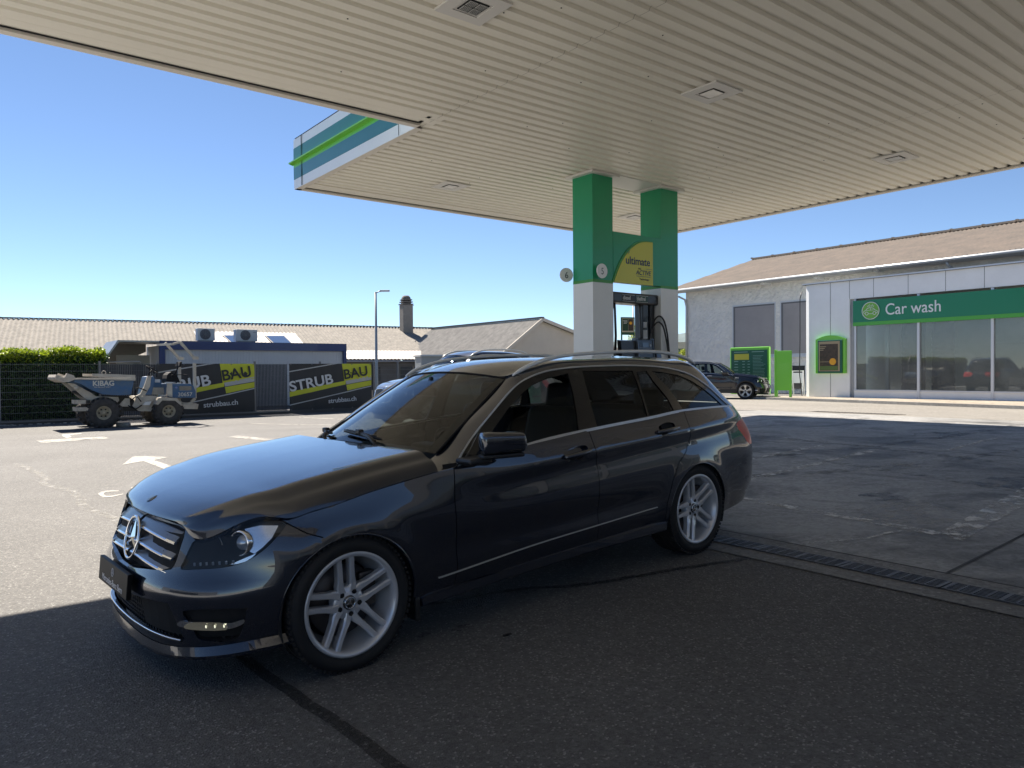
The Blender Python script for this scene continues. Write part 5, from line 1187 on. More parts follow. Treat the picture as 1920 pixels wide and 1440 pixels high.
ab_box(AW+5.2, AW+5.3, BE, 17.1, Zb, 4.9, 'back_wall', M_IN, cw); ab_box(AW+.3, AW+2.6, BE, 17.1, 4.6, 4.95, 'ceiling', M_IN, cw); ab_box(AW+4.2, AW+5.3, BE, 17.1, 4.6, 4.95, 'ceiling', M_IN, cw); ab_box(AW+.3, AW+5.3, BE, 17.1, .12, .18, 'hall_floor', M_IF, cw); ab_box(AW+.3, AW+5.2, BE-.1, BE, Zb, 4.9, 'end_wall', M_IN, cw); ab_box(AW-.1, AW+2.6, BE-.1, 17.2, 4.955, 4.962, 'flat_roof', mat('roof_felt', (.08, .08, .08), .9), cw); ab_box(AW+4.2, AW+5.4, BE-.1, 17.2, 4.955, 4.962, 'flat_roof', mat('roof_felt'), cw); ab_box(AW+2.6, AW+4.2, BE, 17.1, 4.94, 4.95, 'added_roof_light', glass('added_roof_light_sheet', (.75, .78, .78)), cw)  # clear strip in the unseen roof is added to let sun into the hall
for b_, w_ in ((14.2, .14), (13.0, .5), (6.8, .4)): ab_box(AW+1.2, AW+1.2+w_, b_, b_+w_, .18, 3.9, 'machine_post', M_WF if w_ < .2 else mat('machine_grey', (.10, .11, .12), .5), cw)
for b_ in (13.45, 12.3):
    br = MB(); c_ = W(AW+1.6, b_, 0); rr = random.Random(5)
    br.lathe([(.02, .35)]+[(.36+.05*rr.random(), .4+k*.06) for k in range(56)]+[(.02, 3.78)], 36, org=c_)
    wp(br.build('washing_brush', mat('brush_blue_grey', (.09, .11, .14), .7)), cw)
ab_box(AW+4.9, AW+5.18, 10.6, 11.6, .18, 2.4, 'inner_door', mat('door_pale', (.45, .47, .47), .5), cw)
# sign
cs = empty('car_wash_sign', W(AW-.02, 15.015, 3.19), KY-math.pi/2, label='long green sign band reading Car wash over the glass front', cat='sign')
MB().box((10, .0, .50), (20, .10, .86)).build('green_band', mat('sign_green', (.006, .20, .10), .4, coat=.1), cs); MB().box((10, -.003, .0), (20, .11, .14)).build('lime_band', mat('sign_lime', (.06, .36, .03), .35, coat=.3), cs)
M_SW = mat('sign_white', (.72, .76, .78), .4)
text_obj('lettering', 'Car wash', .62, M_SW, cs, frame((1.27, -.055, .30), (1, 0, 0), (0, 0, 1)), .006, off=.002, sx=.86)
lg = MB().lathe([(0, -.075), (.34, -.075), (.34, -.05), (0, -.05)], 48, org=(.72, 0, .50), ax='y', smooth=False).build('logo_disc', mat('logo_green', (.16, .42, .06), .4), cs)
rg = MB(); rg.tube([(.72+.335*math.cos(t*math.pi/24), -.08, .50+.335*math.sin(t*math.pi/24)) for t in range(48)], .014, 6, closed=True)
rg.tube([(.72+x, -.08, .50+z) for x, z in smoothc([(-.26, -.09), (-.27, -.02), (-.19, .02), (-.13, .09), (-.02, .115), (.10, .09), (.18, .02), (.26, -.02), (.27, -.08), (.20, -.10)], 4, False)], .011, 6)
rg.tube([(.72+x, -.08, .50+z) for x, z in ((-.16, .02), (.14, .02))], .008, 6); rg.tube([(.72, -.08, .61), (.72, -.08, .52)], .008, 6); rg.tube([(.64, -.08, .38), (.80, -.08, .38)], .010, 6); rg.tube([(.46, -.08, .41), (.49, -.08, .385)], .01, 6)
for x in (-.15, .15): rg.tube([(.72+x+.06*math.cos(t*math.pi/8), -.08, .395+.06*math.sin(t*math.pi/8)) for t in range(16)], .011, 6, closed=True)
for k in range(7): x = -.13+k*.04; rg.bar((.72+x, -.08, .64+.02*(k % 2)), (.72+x+.02, -.08, .70+.03*(k % 3)), .01, .01)
rg.build('car_emblem', M_SW, lg)
# advert case on the pier
t = empty('advert_case', W(AW-.03, 16.02, 1.23), KY-math.pi/2, label='lime framed poster case on the white pier of the car wash', cat='poster case')
M_LIME = mat('lime_paint', (.17, .55, .04), .35, coat=.3)
MB().prism([(-.56, 0), (.72, 0), (.72, 1.40)]+smoothc([(.72, 1.40), (.40, 1.52), (.08, 1.56), (-.26, 1.52), (-.56, 1.40)], 3, False)[1:], lambda u, v, d: Vector((u, d, v)), -.10, .02).build('case', M_LIME, t)
MB().box((.08, -.12, .69), (1.06, .06, 1.36), bev=.02).build('inner_frame', mat('case_green', (.008, .10, .055), .35), t)
pn = MB().box((.06, -.152, .70), (.90, .01, 1.22)).build('print', mat('poster_sand', (.36, .28, .17), .5), t); MB().box((.05, -.160, .66), (.78, .006, 1.08)).build('picture', M_PBR, pn)
MB().lathe([(0, -.170), (.14, -.170), (.14, -.164), (0, -.164)], 28, org=(.22, 0, .48), ax='y', smooth=False).build('dot', M_ORG, pn); MB().box((0, -.166, .475), (.66, .003, .02)).build('rule', mat('poster_sand'), pn); MB().box((.05, -.165, .22), (.76, .004, .16)).build('grass_strip', mat('poster_grass', (.10, .16, .04), .6), pn)
for k in range(3): MB().box((-.20-.03*k, -.165, 1.10-.07*k), (.26-.05*k, .003, .03)).build('text_line', mat('poster_sand'), pn)
# kerb and paving in front of the hall
kp = [(27.97, 19.2), (27.2, 14.6), (26.4, 11.0), (25.3, 5.5), (24.2, 0), (22.8, -7)]
pv = MB(); V = []
for a, b in kp: z = gz_ab(a, b); V += [W(a, b, z-.05), W(a+.02, b, z+.10), W(a+.14, b, z+.105), W(AW+.06, b+.0, z+.11 if b > 15 else max(z+.11, Zb+.0))]
kb = MB().add([v for i in range(len(kp)) for v in V[4*i:4*i+3]], [(3*i+j, 3*i+3+j, 3*i+4+j, 3*i+1+j) for i in range(len(kp)-1) for j in (0, 1)]); o = kb.build('kerb', M_CONC2); o['kind'] = 'structure'
kb = MB().add([v for i in range(len(kp)) for v in V[4*i+2:4*i+4]], [(2*i, 2*i+2, 2*i+3, 2*i+1) for i in range(len(kp)-1)]); o = kb.build('pavement', M_BRK); o['kind'] = 'structure'
kb = MB().add([W(27.97, 19.2, .05), W(27.99, 19.2, .24), W(30, 19.6, .24), W(30, 19.6, .05), W(AW+.06, 19.2, .245)], [(0, 1, 2, 3)]); o = kb.build('kerb', M_CONC2); o['kind'] = 'structure'
# yard gully
gy = empty('yard_gully', on_g(1600, 775), KY, label='slotted iron gully grate in the sunlit yard before the car wash', cat='drain'); gm = MB()
gm.box((0, 0, .004), (.62, 2.3, .006)); fo = gm.build('frame', mat('grate_rust', (.20, .18, .15), .6), gy); gm = MB()
for k in range(24): gm.box((0, -1.08+k*.094, .0085), (.52, .040, .004))
gm.build('slot', M_BLK, fo)
# price board, lime screen and A-frame beside the hall
t = empty('price_board', W(29.9, 20.25, .25), KY-math.pi/2, label='green price board in a lime frame behind the parked dark SUV', cat='sign board')
t.scale = (1.06, 1, 1.06)
MB().box((0, .04, 1.05), (1.96, .14, 2.06), bev=.03).build('frame', M_LIME, t); fb = MB().box((0, -.04, 1.02), (1.80, .03, 1.86)).build('board', mat('board_green', (.008, .10, .05), .4), t)
MB().box((-.36, -.062, 1.66), (.74, .006, .26)).build('yellow_field', mat('board_yellow', (.62, .55, .05), .5), fb)
MT2 = mat('board_text', (.26, .42, .33), .6)
lt = MB(); rr = random.Random(2)
for k in range(9):
    for x0, wd in ((-.72, .22), (-.34, .14), (-.08, .14)): lt.box((x0+.08, -.0615, 1.46-k*.125), (wd*rr.uniform(.7, 1), .004, .03))
for k in range(16): wd = .62*rr.uniform(.6, 1); lt.box((.20+wd/2, -.0615, 1.70-k*.062), (wd, .004, .014))
for x0, wd in ((-.4, .7), (.45, .6)): lt.box((x0, -.0615, 1.87), (wd, .004, .03))
lt.build('printed_text', MT2, fb)
for x in (.28, .56): MB().lathe([(0, -.068), (.075, -.068), (.075, -.06), (0, -.06)], 20, org=(x, 0, .62), ax='y', smooth=False).build('round_sign', mat('sign_pink', (.6, .35, .33), .5), fb)
MB().box((.78, -.065, .42), (.12, .006, .20)).build('sticker', M_WHT, fb)
t = empty('lime_screen', W(28.2, 17.45, .24), KY-math.pi/2, label='tall plain lime panel on legs between price board and car wash pier', cat='panel')
MB().box((0, 0, 1.12), (.72, .05, 1.66), bev=.006).build('panel', M_LIME, t)
for x in (-.33, .31): MB().box((x, .0, .15), (.09, .07, .32)).build('leg', M_LIME, t)
MB().box((-.385, .04, 1.0), (.07, .16, 2.0), bev=.01).build('post', M_LIME, t)
t = empty('a_frame_sign', at_z(1496, 740, .2), KY-1.2, label='small white A-frame sign beside the lime panel', cat='sign')
for s_ in (1, -1):
    m_ = MB()
    for x in (-.24, .24): m_.bar((x, s_*.30, 0), (x, s_*.02, 1.15), .05, .03)
    m_.bar((-.24, s_*.02, 1.13), (.24, s_*.02, 1.13), .04); m_.bar((-.24, s_*.13, .62), (.24, s_*.13, .62), .03); m_.build('leg_frame', mat('a_frame_white', (.75, .76, .76), .4), t)
MB().box((0, -.10, .80), (.42, .015, .5), Matrix.Rotation(-.24, 3, 'X')).build('panel', M_WHT, t)
# hose on the corner of the pier
MB().tube([at_a(1503, 548, AW-.3), at_a(1500, 560, AW-.3), at_a(1500, 640, AW-.3), at_a(1499, 700, AW-.3), at_a(1504, 742, AW-.3)], .018, 8).build('wash_hose', mat('hose_black'), None)
tag(bpy.data.objects['wash_hose'], 'thin black hose hanging down beside the white pier', 'hose')
# ================================================================ rough-cast hall behind
AR = 36.0
rb = empty('workshop_building', W(AR, 22, 0), label='pale rough-cast workshop with brown corrugated roof behind the car wash', cat='building'); bpy.context.view_layer.update()
M_RC = mat('rough_cast', (.66, .65, .63), .9, var=.08, vscale=1.5, bump=1.0, bscale=5); M_RC.node_tree.nodes['Bump'].inputs['Distance'].default_value = .12
ZE = 6.32
ab_box(AR, AR+14, -6, 28.78, -.3, ZE-.1, 'wall', M_RC, rb)
M_RB = mat('roof_brown', (.30, .245, .20), .9, col2=(.20, .175, .15), vscale=1.4, detail=9)
er, el = at_a(1920, 463, AR-.9), at_a(1270, 545.6, AR-.9); AR2 = AR+6.5
rl = at_a(1412, 487, AR2); zr_ = rl.z
rf = MB(); bL = 29.45; bR = -8; nR = int((bL-bR)/.20); z_e = (er.z+el.z)/2+.03; bRl = rl.dot(B)
V = []
for i in range(nR*4+1):
    b_ = bL+(bR-bL)*i/(nR*4); zz_ = .028*math.cos(i*math.pi/2)
    # hipped left end
    t_ = min(1, max(0, (bL-b_)/max(bL-bRl, .01))); a_top = AR-.9+(AR2-AR+.9)*t_; z_top = z_e+(zr_-z_e)*t_
    V += [W(AR-.9, b_, z_e+zz_), W(a_top, b_, z_top+zz_), W(AR-.9, b_, z_e+zz_-.02)]
n_ = nR*4+1; F = [(3*i, 3*i+3, 3*i+4, 3*i+1) for i in range(n_-1)]+[(3*i, 3*i+2, 3*i+5, 3*i+3) for i in range(n_-1)]
wp(MB().add(V, F).build('roof', M_RB), rb)
wp(MB().add([W(AR-.9, bL, z_e), W(AR2, bRl, zr_), W(AR2+7.4, bL, z_e), W(AR2+7.4, bR, z_e), W(AR2, bR, zr_)], [(0, 2, 1), (1, 2, 3, 4)]).build('roof', M_RB), rb)
rd = MB(); k = 0; b_ = bRl
while b_ > bR: rd.bar(W(AR2-.02, b_, zr_+.05), W(AR2-.02, b_-1.45, zr_+.05), .28, .10); rd.box(W(AR2-.02, b_, zr_+.09), (.34, .12, .08), Matrix.Rotation(KY, 3, 'Z')); b_ -= 1.5
wp(rd.build('ridge_cap', mat('ridge_pale', (.42, .36, .28), .85)), rb)
gt = MB(); gt.tube([W(AR-.98, bL+.05, z_e-.10), W(AR-.98, bR, z_e-.10)], .085, 8); wp(gt.build('gutter', mat('gutter_grey', (.40, .42, .44), .4, metal=.3)), rb)
ab_box(AR-.8, AR, -6, bL-.1, z_e-.16, z_e-.10, 'eaves_board', mat('eaves_grey', (.42, .44, .46), .6), rb)
for px_, py_ in ((1347, 537), (1436, 528), (1536, 517), (1648, 503)):
    p = at_a(px_, py_, AR-.35); b_ = p.dot(B); ab_box(AR-.7, AR, b_-.10, b_+.10, p.z-.18, p.z+.10, 'rafter_end', mat('rafter_white', (.62, .63, .64), .6), rb)
p = at_a(1775, 490, AR-.9); wp(MB().tube([p, at_a(1777, 497, AR-.9), at_a(1788, 505, AR-.3), at_a(1788, 530, AR-.3)], .06, 8).build('downpipe', mat('gutter_grey')), rb)
wp(MB().tube([at_a(1272, 556, AR-.5), at_a(1284, 562, AR-.1), at_a(1287, 575, AR-.1), at_a(1287, 676, AR-.1)], .06, 8).build('downpipe', mat('gutter_grey')), rb)
M_SH = mat('roller_blind', (.27, .255, .26), .6, var=.08, vscale=1)
for b1_, b0_ in ((25.40, 22.80), (22.40, 19.8), (19.4, 16.9)):
    ab_box(AR-.03, AR+.02, b0_-.06, b1_+.06, 2.15, 5.06, 'window_surround', mat('surround_white', (.50, .53, .58), .6), rb)
    ab_box(AR-.035, AR-.03, b0_, b1_, 2.25, 4.98, 'window_reveal', mat('reveal_dark', (.10, .10, .11), .5), rb); ab_box(AR-.045, AR-.036, b0_, b1_-.12, 2.25, 4.90, 'window_blind', M_SH, rb)
    ab_box(AR-.12, AR+.0, b0_-.15, b1_+.2, 2.06, 2.15, 'window_sill', mat('surround_white'), rb)
ab_box(AR-.05, AR-.01, 16.9, 21.8, .4, 1.6, 'lower_window', mat('dark_pane', (.03, .035, .04), .1, coat=1), rb)
for k in range(6): ab_box(AR-.09, AR-.05, 21.75-k*.8, 21.8-k*.8, .3, 1.7, 'lower_frame', mat('a_frame_white'), rb)
# unseen dark block added behind the camera to darken reflections in the car's side
kq = empty('added_dark_block', W(14, -11, 0), label='unseen dark block added behind the camera to darken reflections in the car', cat='building'); bpy.context.view_layer.update()
ab_box(-4, 24, -17, -8.6, -.2, 4.4, 'wall', mat('added_block_dark', (.05, .055, .06), .6), kq)
for k_ in range(9): ab_box(-3.4+k_*3.0, -.8+k_*3.0, -8.6, -8.56, .3, 3.2, 'window', mat('dark_pane', (.03, .035, .04), .1, coat=1), kq)  # dark panes belong to the added block
# shop building behind the photographer (only its mirror image shows)
sh = empty('shop_building', W(-20, 6, 0), label='plain white station shop behind the photographer', cat='building'); bpy.context.view_layer.update()
ab_box(-26, -19, -8, 16, -.2, 4.2, 'wall', mat('render_white', (.55, .55, .53), .8), sh); ab_box(-19.03, -18.98, 0, 12, .6, 2.8, 'window', mat('dark_pane'), sh)
# ================================================================ mesh fence along the yard
BF = 25.5; FA0, FA1 = -9.0, 17.5
fe = empty('mesh_fence', W(4, BF, 0), KY, label='grey double-rod mesh fence on a low rail along the far side of the yard', cat='fence')
M_FE = mat('fence_anthracite', (.16, .17, .18), .5, metal=.3); M_FP = mat('fence_post', (.16, .165, .17), .5, metal=.4); M_PRV = mat('privacy_strip', (.035, .038, .047), .65, var=.25, vscale=3)
PX = [a-4 for a in (-9.0, -6.35, -3.7, -1.05, 1.6, 4.12, 5.75, 8.83, 11.2, 13.35, 14.4, 16.0, 17.5)]
for x in PX: MB().box((x, 0, .92), (.06, .06, 1.84)).build('post', M_FP, fe)
for x0, x1 in zip(PX, PX[1:]):
    m_ = MB()
    for k in range(9):
        z = .14+k*.2
        for y in (-.012, .012): m_.bar((x0, y, z), (x1, y, z), .007, .007)
    n_ = int((x1-x0)/.05)
    for k in range(n_): x = x0+.02+k*.05; m_.bar((x, 0, .12), (x, 0, 1.78), .0038, .0038)
    m_.build('mesh_panel', M_FE, fe)
MB().box((4.0, .0, .06), (27, .10, .12)).build('base_rail', mat('plinth_dark', (.07, .07, .07), .8), fe); MB().box((1.5, -.05, .10), (9, .05, .05)).build('base_pipe', M_FP, fe)
for x0, x1 in ((.10, 1.75), (1.8, 4.8), (4.83, 6.0), (9.2, 9.35)):
    m_ = MB(); k = 0
    while x0+k*.05 < x1-.03: m_.box((x0+k*.05+.022, .02, .93), (.040, .006, 1.62)); k += 1
    m_.build('privacy_strip', M_PRV, fe)
# banners
M_BK = mat('banner_black', (.022, .024, .027), .55, var=.12, vscale=2); M_BY = mat('banner_yellow', (.52, .54, .03), .55); M_BG = mat('banner_grey', (.42, .43, .43), .55); M_BT = mat('banner_lettering', (.60, .61, .61), .55)
M_BD = mat('banner_dark_letter', (.018, .020, .022), .55)
def banner(xl, xr, lab, hem=False):
    """local x along the fence, u measured in the 650 x 360 layout of the cloth"""
    t = empty('fence_banner', W(xl, BF-.05, .10), KY, label=lab, cat='banner', group='builder banners on the mesh fence')
    wdt = xr-xl; hgt = 1.66; U = lambda u: u/655*wdt; V_ = lambda v: hgt-v/365*hgt
    sag = lambda x: .016*math.sin(x*5.1)+.010*math.sin(x*13)
    g_ = MB(); g_.grid(lambda x, z: Vector((x, sag(x)+.01*math.sin(z*6+x), z+(.02*math.sin(x*3.1) if z < .05 else 0))), [wdt*i/48 for i in range(49)], [hgt*i/10 for i in range(11)]); cl = g_.build('cloth', M_BK, t)
    def poly(pts, m, nm, d=.004):
        P = [(U(u), V_(v)) for u, v in pts]; vv, tr = cdt(P, [], .12, .3); mb_ = MB().add([Vector((x, sag(x)+.01*math.sin(z*6+x)-d, z)) for x, z in vv], tr['body']); return mb_.build(nm, m, cl)
    poly([(0, 66), (378, 0), (330, 0), (0, 58)], M_BG, 'grey_line'); poly([(410, 0), (655, 0), (655, 112), (430, 140)], M_BY, 'yellow_field')
    poly([(0, 218), (440, 138), (440, 168), (0, 258)], M_BY, 'yellow_field'); poly([(440, 140), (655, 98), (655, 134), (445, 168)], M_BG, 'grey_field'); poly([(445, 172), (655, 138), (655, 178), (452, 218)], M_BY, 'yellow_field')
    poly([(0, 318), (655, 182), (655, 190), (0, 326)], M_BG, 'grey_line')
    ang = math.atan2(.20*hgt/365*655/wdt*wdt/655*1.0, 1)*1.0; sl_ = (V_(138)-V_(218))/(U(440)-U(0))
    def tx(s_, u, v, size, m, sx_=1, off=.0, tilt=0, sh_=0):
        return text_obj('lettering', s_, size, m, cl, frame((U(u), -.045, V_(v)), (1, 0, tilt), (-tilt, 0, 1)), .002, off=off, sx=sx_, shear=sh_)
    tx('STRUB', 2, 216, .50, M_BT, 1.13, .011, sl_, -.0); tx('BAU', 424, 126, .50, M_BD, 1.04, .009, sl_*.9, -.0); tx('strubbau.ch', 295, 316, .235, M_BT, 1.02, .004, .06)
    ey = MB()
    for u in (10, 170, 330, 490, 645):
        for v in (6, 358): ey.lathe([(.012, 0), (.012, -.01), (.022, -.01), (.022, 0)], 10, org=(U(u), -.03, V_(v)), ax='y')
    ey.build('eyelet', M_FP, cl); return t
banner(10.03, 13.22, 'black and yellow builder banner on the fence, beside the front of the grey car'); banner(5.72, 8.80, 'black and yellow builder banner on the fence, half hidden behind the blue dumper')
# ================================================================ hedge
def leaves(n, fn, size, m, name, parent, seed=1, flat=.5):
    r = np.random.default_rng(seed); P = fn(r, n); n = len(P)
    d1 = r.normal(size=(n, 3)); d1 /= np.linalg.norm(d1, axis=1)[:, None]; d2 = np.cross(d1, r.normal(size=(n, 3))); d2 /= np.linalg.norm(d2, axis=1)[:, None]
    s = (size*r.uniform(.6, 1.3, n))[:, None]
    V = np.empty((n, 4, 3)); V[:, 0] = P-d1*s; V[:, 1] = P+d2*s*flat; V[:, 2] = P+d1*s; V[:, 3] = P-d2*s*flat
    me = bpy.data.meshes.new(name); me.vertices.add(n*4); me.vertices.foreach_set('co', V.reshape(-1)); me.loops.add(n*4); me.loops.foreach_set('vertex_index', np.arange(n*4, dtype=np.int32))
    me.polygons.add(n); me.polygons.foreach_set('loop_start', np.arange(0, n*4, 4, dtype=np.int32)); me.polygons.foreach_set('loop_total', np.full(n, 4, dtype=np.int32)); me.update(); me.validate()
    return link(name, me, m, parent)
def leaf_mat(name, c1, c2, tr=.25):
    m = bpy.data.materials.new(name); m.use_nodes = True; n = m.node_tree.nodes; l = m.node_tree.links; b = n['Principled BSDF']
    g = n.new('ShaderNodeNewGeometry'); r = n.new('ShaderNodeValToRGB'); r.color_ramp.elements[0].color = (*c1, 1); r.color_ramp.elements[1].color = (*c2, 1)
    l.new(g.outputs['Random Per Island'], r.inputs[0]); l.new(r.outputs[0], b.inputs['Base Color']); b.inputs['Roughness'].default_value = .45
    t = n.new('ShaderNodeBsdfTranslucent'); l.new(r.outputs[0], t.inputs[0]); mx = n.new('ShaderNodeMixShader'); mx.inputs[0].default_value = tr; o = n['Material Output']
    l.new(b.outputs[0], mx.inputs[1]); l.new(t.outputs[0], mx.inputs[2]); l.new(mx.outputs[0], o.inputs[0]); MATS[name] = m; return m
M_LD = leaf_mat('hedge_leaf', (.018, .048, .008), (.065, .125, .020), .25); M_LN = leaf_mat('sunlit_new_leaf', (.17, .25, .012), (.36, .44, .03), .45)  # new leaves made brighter: the hedge top's sunlight is put into their colour
he = empty('hedge', W(-2, 26.4, 0), KY, label='tall clipped green hedge behind the mesh fence at the left edge', cat='hedge')
HL, HR, HD, HH = -9.0, 6.35, .95, 2.10
def topz(x, y): return HH+.12*np.sin(x*1.3)*.4+.05*np.sin(x*5)+.04*np.sin(x*11+y*7)+.08*(x > 5.2)*0
def hedge_fn(r, n):
    x = r.uniform(HL, HR, n); k = r.random(n); z = r.uniform(.05, HH, n)*1.0; y = np.where(k < .75, -HD/2+np.abs(r.normal(0, .07, n))-.06+.06*np.sin(x*3.1)*np.sin(z*4+x), r.uniform(-HD/2, HD/2, n)); t = topz(x, y)
    z = np.where(k < .75, z*t/HH, t+r.normal(0, .05, n))
    e = k > .95; x = np.where(e, HR+r.normal(0, .06, n), x); z = np.where(e, r.uniform(.05, HH, n), z)
    y = np.where(z > t-.15, y*.92, y); g_ = .10*np.sin(x*2.3+1.7*z)*np.sin(z*3.3-x*1.1); return np.stack([x, y-g_*(k < .75), z], 1)
leaves(52000, hedge_fn, .042, M_LD, 'foliage', he, 3)
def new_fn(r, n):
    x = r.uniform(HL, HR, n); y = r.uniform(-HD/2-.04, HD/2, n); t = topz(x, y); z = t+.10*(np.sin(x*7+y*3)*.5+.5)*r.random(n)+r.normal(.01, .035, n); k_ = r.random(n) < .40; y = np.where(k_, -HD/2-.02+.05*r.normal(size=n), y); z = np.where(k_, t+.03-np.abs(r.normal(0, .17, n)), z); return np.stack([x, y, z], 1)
leaves(24000, new_fn, .040, M_LN, 'sunlit_new_growth', he, 5)  # young shoots massed along the top, coloured to carry its sunlit band
MB().box(((HL+HR)/2, .05, HH/2-.02), (HR-HL-.2, HD-.30, HH-.12)).build('branch_core', mat('hedge_core', (.010, .018, .006), .95), he)
# ================================================================ gravel at the foot of the hedge
r = random.Random(9); gv = MB()
for k in range(260):
    a, b = r.uniform(-8, 5.8), BF-.18+r.uniform(-.14, .14); s_ = r.uniform(.02, .055); M3 = Matrix.Rotation(r.uniform(0, 3), 3, 'Z'); gv.box(W(a, b, s_*.3), (s_*1.6, s_, s_*.8), M3, bev=s_*.25)
tag(gv.build('gravel_strip', mat('gravel', (.30, .29, .27), .9, var=.3, vscale=6)), kind='stuff')
# ================================================================ blue and white site container with raised awning
BCN = 31.0; cn = empty('site_container', W(7.06, BCN, 0), KY, label='white site container with dark blue frame behind the fence', cat='container')
L_ = 14.85-7.06; M_CB = mat('container_blue', (.012, .030, .12), .4, coat=.2, var=.06, vscale=2); M_CWH = mat('container_white', (.48, .50, .52), .5, var=.03, vscale=1)
MB().box((L_/2, 1.2, 1.3), (L_-.1, 2.3, 2.5)).build('body', M_CWH, cn)
for x in (.09, L_-.07): MB().box((x, -.02, 1.3), (.20 if x < 1 else .14, .12, 2.72)).build('corner_post', M_CB, cn)
MB().box((L_/2, -.02, 2.56), (L_, .16, .34)).build('top_rail', M_CB, cn); MB().box((L_/2, 1.2, 2.70), (L_, 2.4, .06)).build('container_roof', M_CB, cn)
wl = MB(); x = .22
while x < L_-.16: wl.box((x+.05, .045, 1.25), (.062, .02, 2.4)); x += .125
wl.build('wall_sheet', M_CWH, cn)
aw = MB(); P = [Vector((-.02, 0, 2.70)), Vector((-1.46, 0, 2.70)), Vector((-1.95, .0, 1.93))]
aw.prism([(-.02, 2.72), (-1.45, 2.72), (-1.97, 1.90), (-1.93, 1.87), (-1.40, 2.66), (-.02, 2.66)], lambda u, v, d: Vector((u, d, v)), -.1, 2.2); M_AW = mat('awning_zinc', (.34, .34, .33), .35, metal=.6, var=.15, vscale=2); awo = aw.build('awning', M_AW, cn)
aw = MB(); aw.prism([(-.02, 2.66), (-.02, 2.35), (-.35, 2.20), (-.62, 1.9), (-1.95, 1.9), (-1.40, 2.66)], lambda u, v, d: Vector((u, d, v)), 2.1, 2.2); aw.build('awning_back', mat('awning_inside', (.22, .21, .19), .5, metal=.3), awo)
MB().box((-.6, 1.6, 1.1), (1.2, .1, 2.2)).build('annex_wall', mat('annex_cream', (.42, .40, .34), .7), cn); MB().box((-.45, 1.54, 1.6), (.35, .04, .5)).build('annex_window', mat('dark_pane'), cn)
for x in (-1.2, -.62): MB().tube([(-1.9, .2+x*.05, 1.90), (-.65, .2+x*.05, 1.93), (-.6, .2, 1.80)], .03, 6).build('awning_bar', M_AW, awo)
def ac(x0, x1, lab):
    w_ = x1-x0; t = empty('air_conditioner', W(x0, BCN+.5, 2.75), KY, label=lab, cat='air conditioner', group='outdoor units on the site container')
    MB().box((w_/2, .15, .29), (w_, .33, .50), bev=.02).build('case', mat('ac_white', (.50, .51, .48), .45), t); c_ = MB().lathe([(0, -.035), (.20, -.035), (.215, -.01), (.215, 0)], 32, org=(w_*.44, 0, .29), ax='y').build('fan_grille', mat('ac_grille', (.10, .10, .10), .5), t)
    g_ = MB()
    for k in range(1, 5): g_.tube([(w_*.44+.045*k*math.cos(a), -.045, .29+.045*k*math.sin(a)) for a in [i*math.pi/12 for i in range(24)]], .004, 4, closed=True)
    for k in range(8): g_.bar((w_*.44, -.045, .29), (w_*.44+.2*math.cos(k*.785), -.045, .29+.2*math.sin(k*.785)), .005)
    g_.build('wire_guard', mat('ac_wire', (.25, .25, .24), .5), c_); MB().box((w_/2, .15, .02), (w_*.8, .3, .04)).build('foot', mat('ac_wire'), t)
    if w_ > .8: MB().box((w_*.86, -.018, .42), (.12, .004, .03)).build('badge', mat('ac_wire'), t)
ac(8.62, 9.30, 'outdoor air conditioner on the container, the left one behind the dumper roll bar'); ac(10.14, 11.05, 'outdoor air conditioner on the container, the right one before the skylights')
# ================================================================ long warehouse with corrugated roof
DW = Vector((.8695, .4939, 0)); NW = Vector((.4939, -.8695, 0))
P0 = at_D(0, 597.5, 53.7); P0.z = 5.6; RZ = 5.6
pe = at_D(649, 675, 57.0); run = (pe-P0).dot(NW); ZEW = pe.z
wh_ = empty('long_warehouse', (P0.x, P0.y, 0), math.atan2(DW.y, DW.x), label='long low warehouse with pale corrugated roof across the background', cat='building')
M_RW = mat('roof_fibre_cement', (.31, .285, .25), .9, col2=(.17, .16, .145), vscale=2.2, detail=10)
sE = (at_D(800, 616, 70.2)-P0).dot(DW); 
V = []; S0 = -45; S1 = sE+.5; nW = int((S1-S0)/.30)*4
rows_ = 7
for i in range(nW+1):
    s = S0+(S1-S0)*i/nW; c_ = .05*math.cos(i*math.pi/2)
    for j in range(rows_*2):
        row = (j+1)//2; t_ = row/rows_; step_ = .018 if j % 2 else 0
        V.append(Vector((s, -run*t_, RZ+(ZEW-RZ)*t_+c_+(.0 if j % 2 == 0 else -.0)+(.03*(1 if j % 2 == 0 else 0)))))
m_ = rows_*2
F = [(i*m_+j, (i+1)*m_+j, (i+1)*m_+j+1, i*m_+j+1) for i in range(nW) for j in range(m_-1)]
MB().add(V, F).build('roof', M_RW, wh_)
MB().add([Vector((S0, 0, RZ-.02)), Vector((S1, 0, RZ-.02)), Vector((S1, run, ZEW)), Vector((S0, run, ZEW))], [(0, 1, 2, 3)]).build('roof_rear', M_RW, wh_)
rd = MB(); s = S0
while s < S1: rd.box((s+.3, 0, RZ+.06), (.54, .30, .06)); rd.box((s+.02, 0, RZ+.075), (.10, .32, .055)); s += .6
rd.build('ridge_cap', mat('ridge_dark', (.09, .08, .07), .9), wh_)
MB().box(((S0+S1)/2, -run+.9, ZEW/2-.3), (S1-S0, .2, ZEW+.3)).build('wall', mat('warehouse_wall', (.16, .14, .12), .85, var=.2, vscale=.8), wh_)
MB().tube([(S0, -run-.03, ZEW-.10), (S1, -run-.03, ZEW-.10)], .07, 8).build('gutter', mat('gutter_grey'), wh_)
wn = MB()
for k in range(12): wn.box((sE-30+k*3.1, -run+.78, 1.35), (1.4, .06, 1.1))
wn.build('shed_window', mat('dark_pane'), wh_)
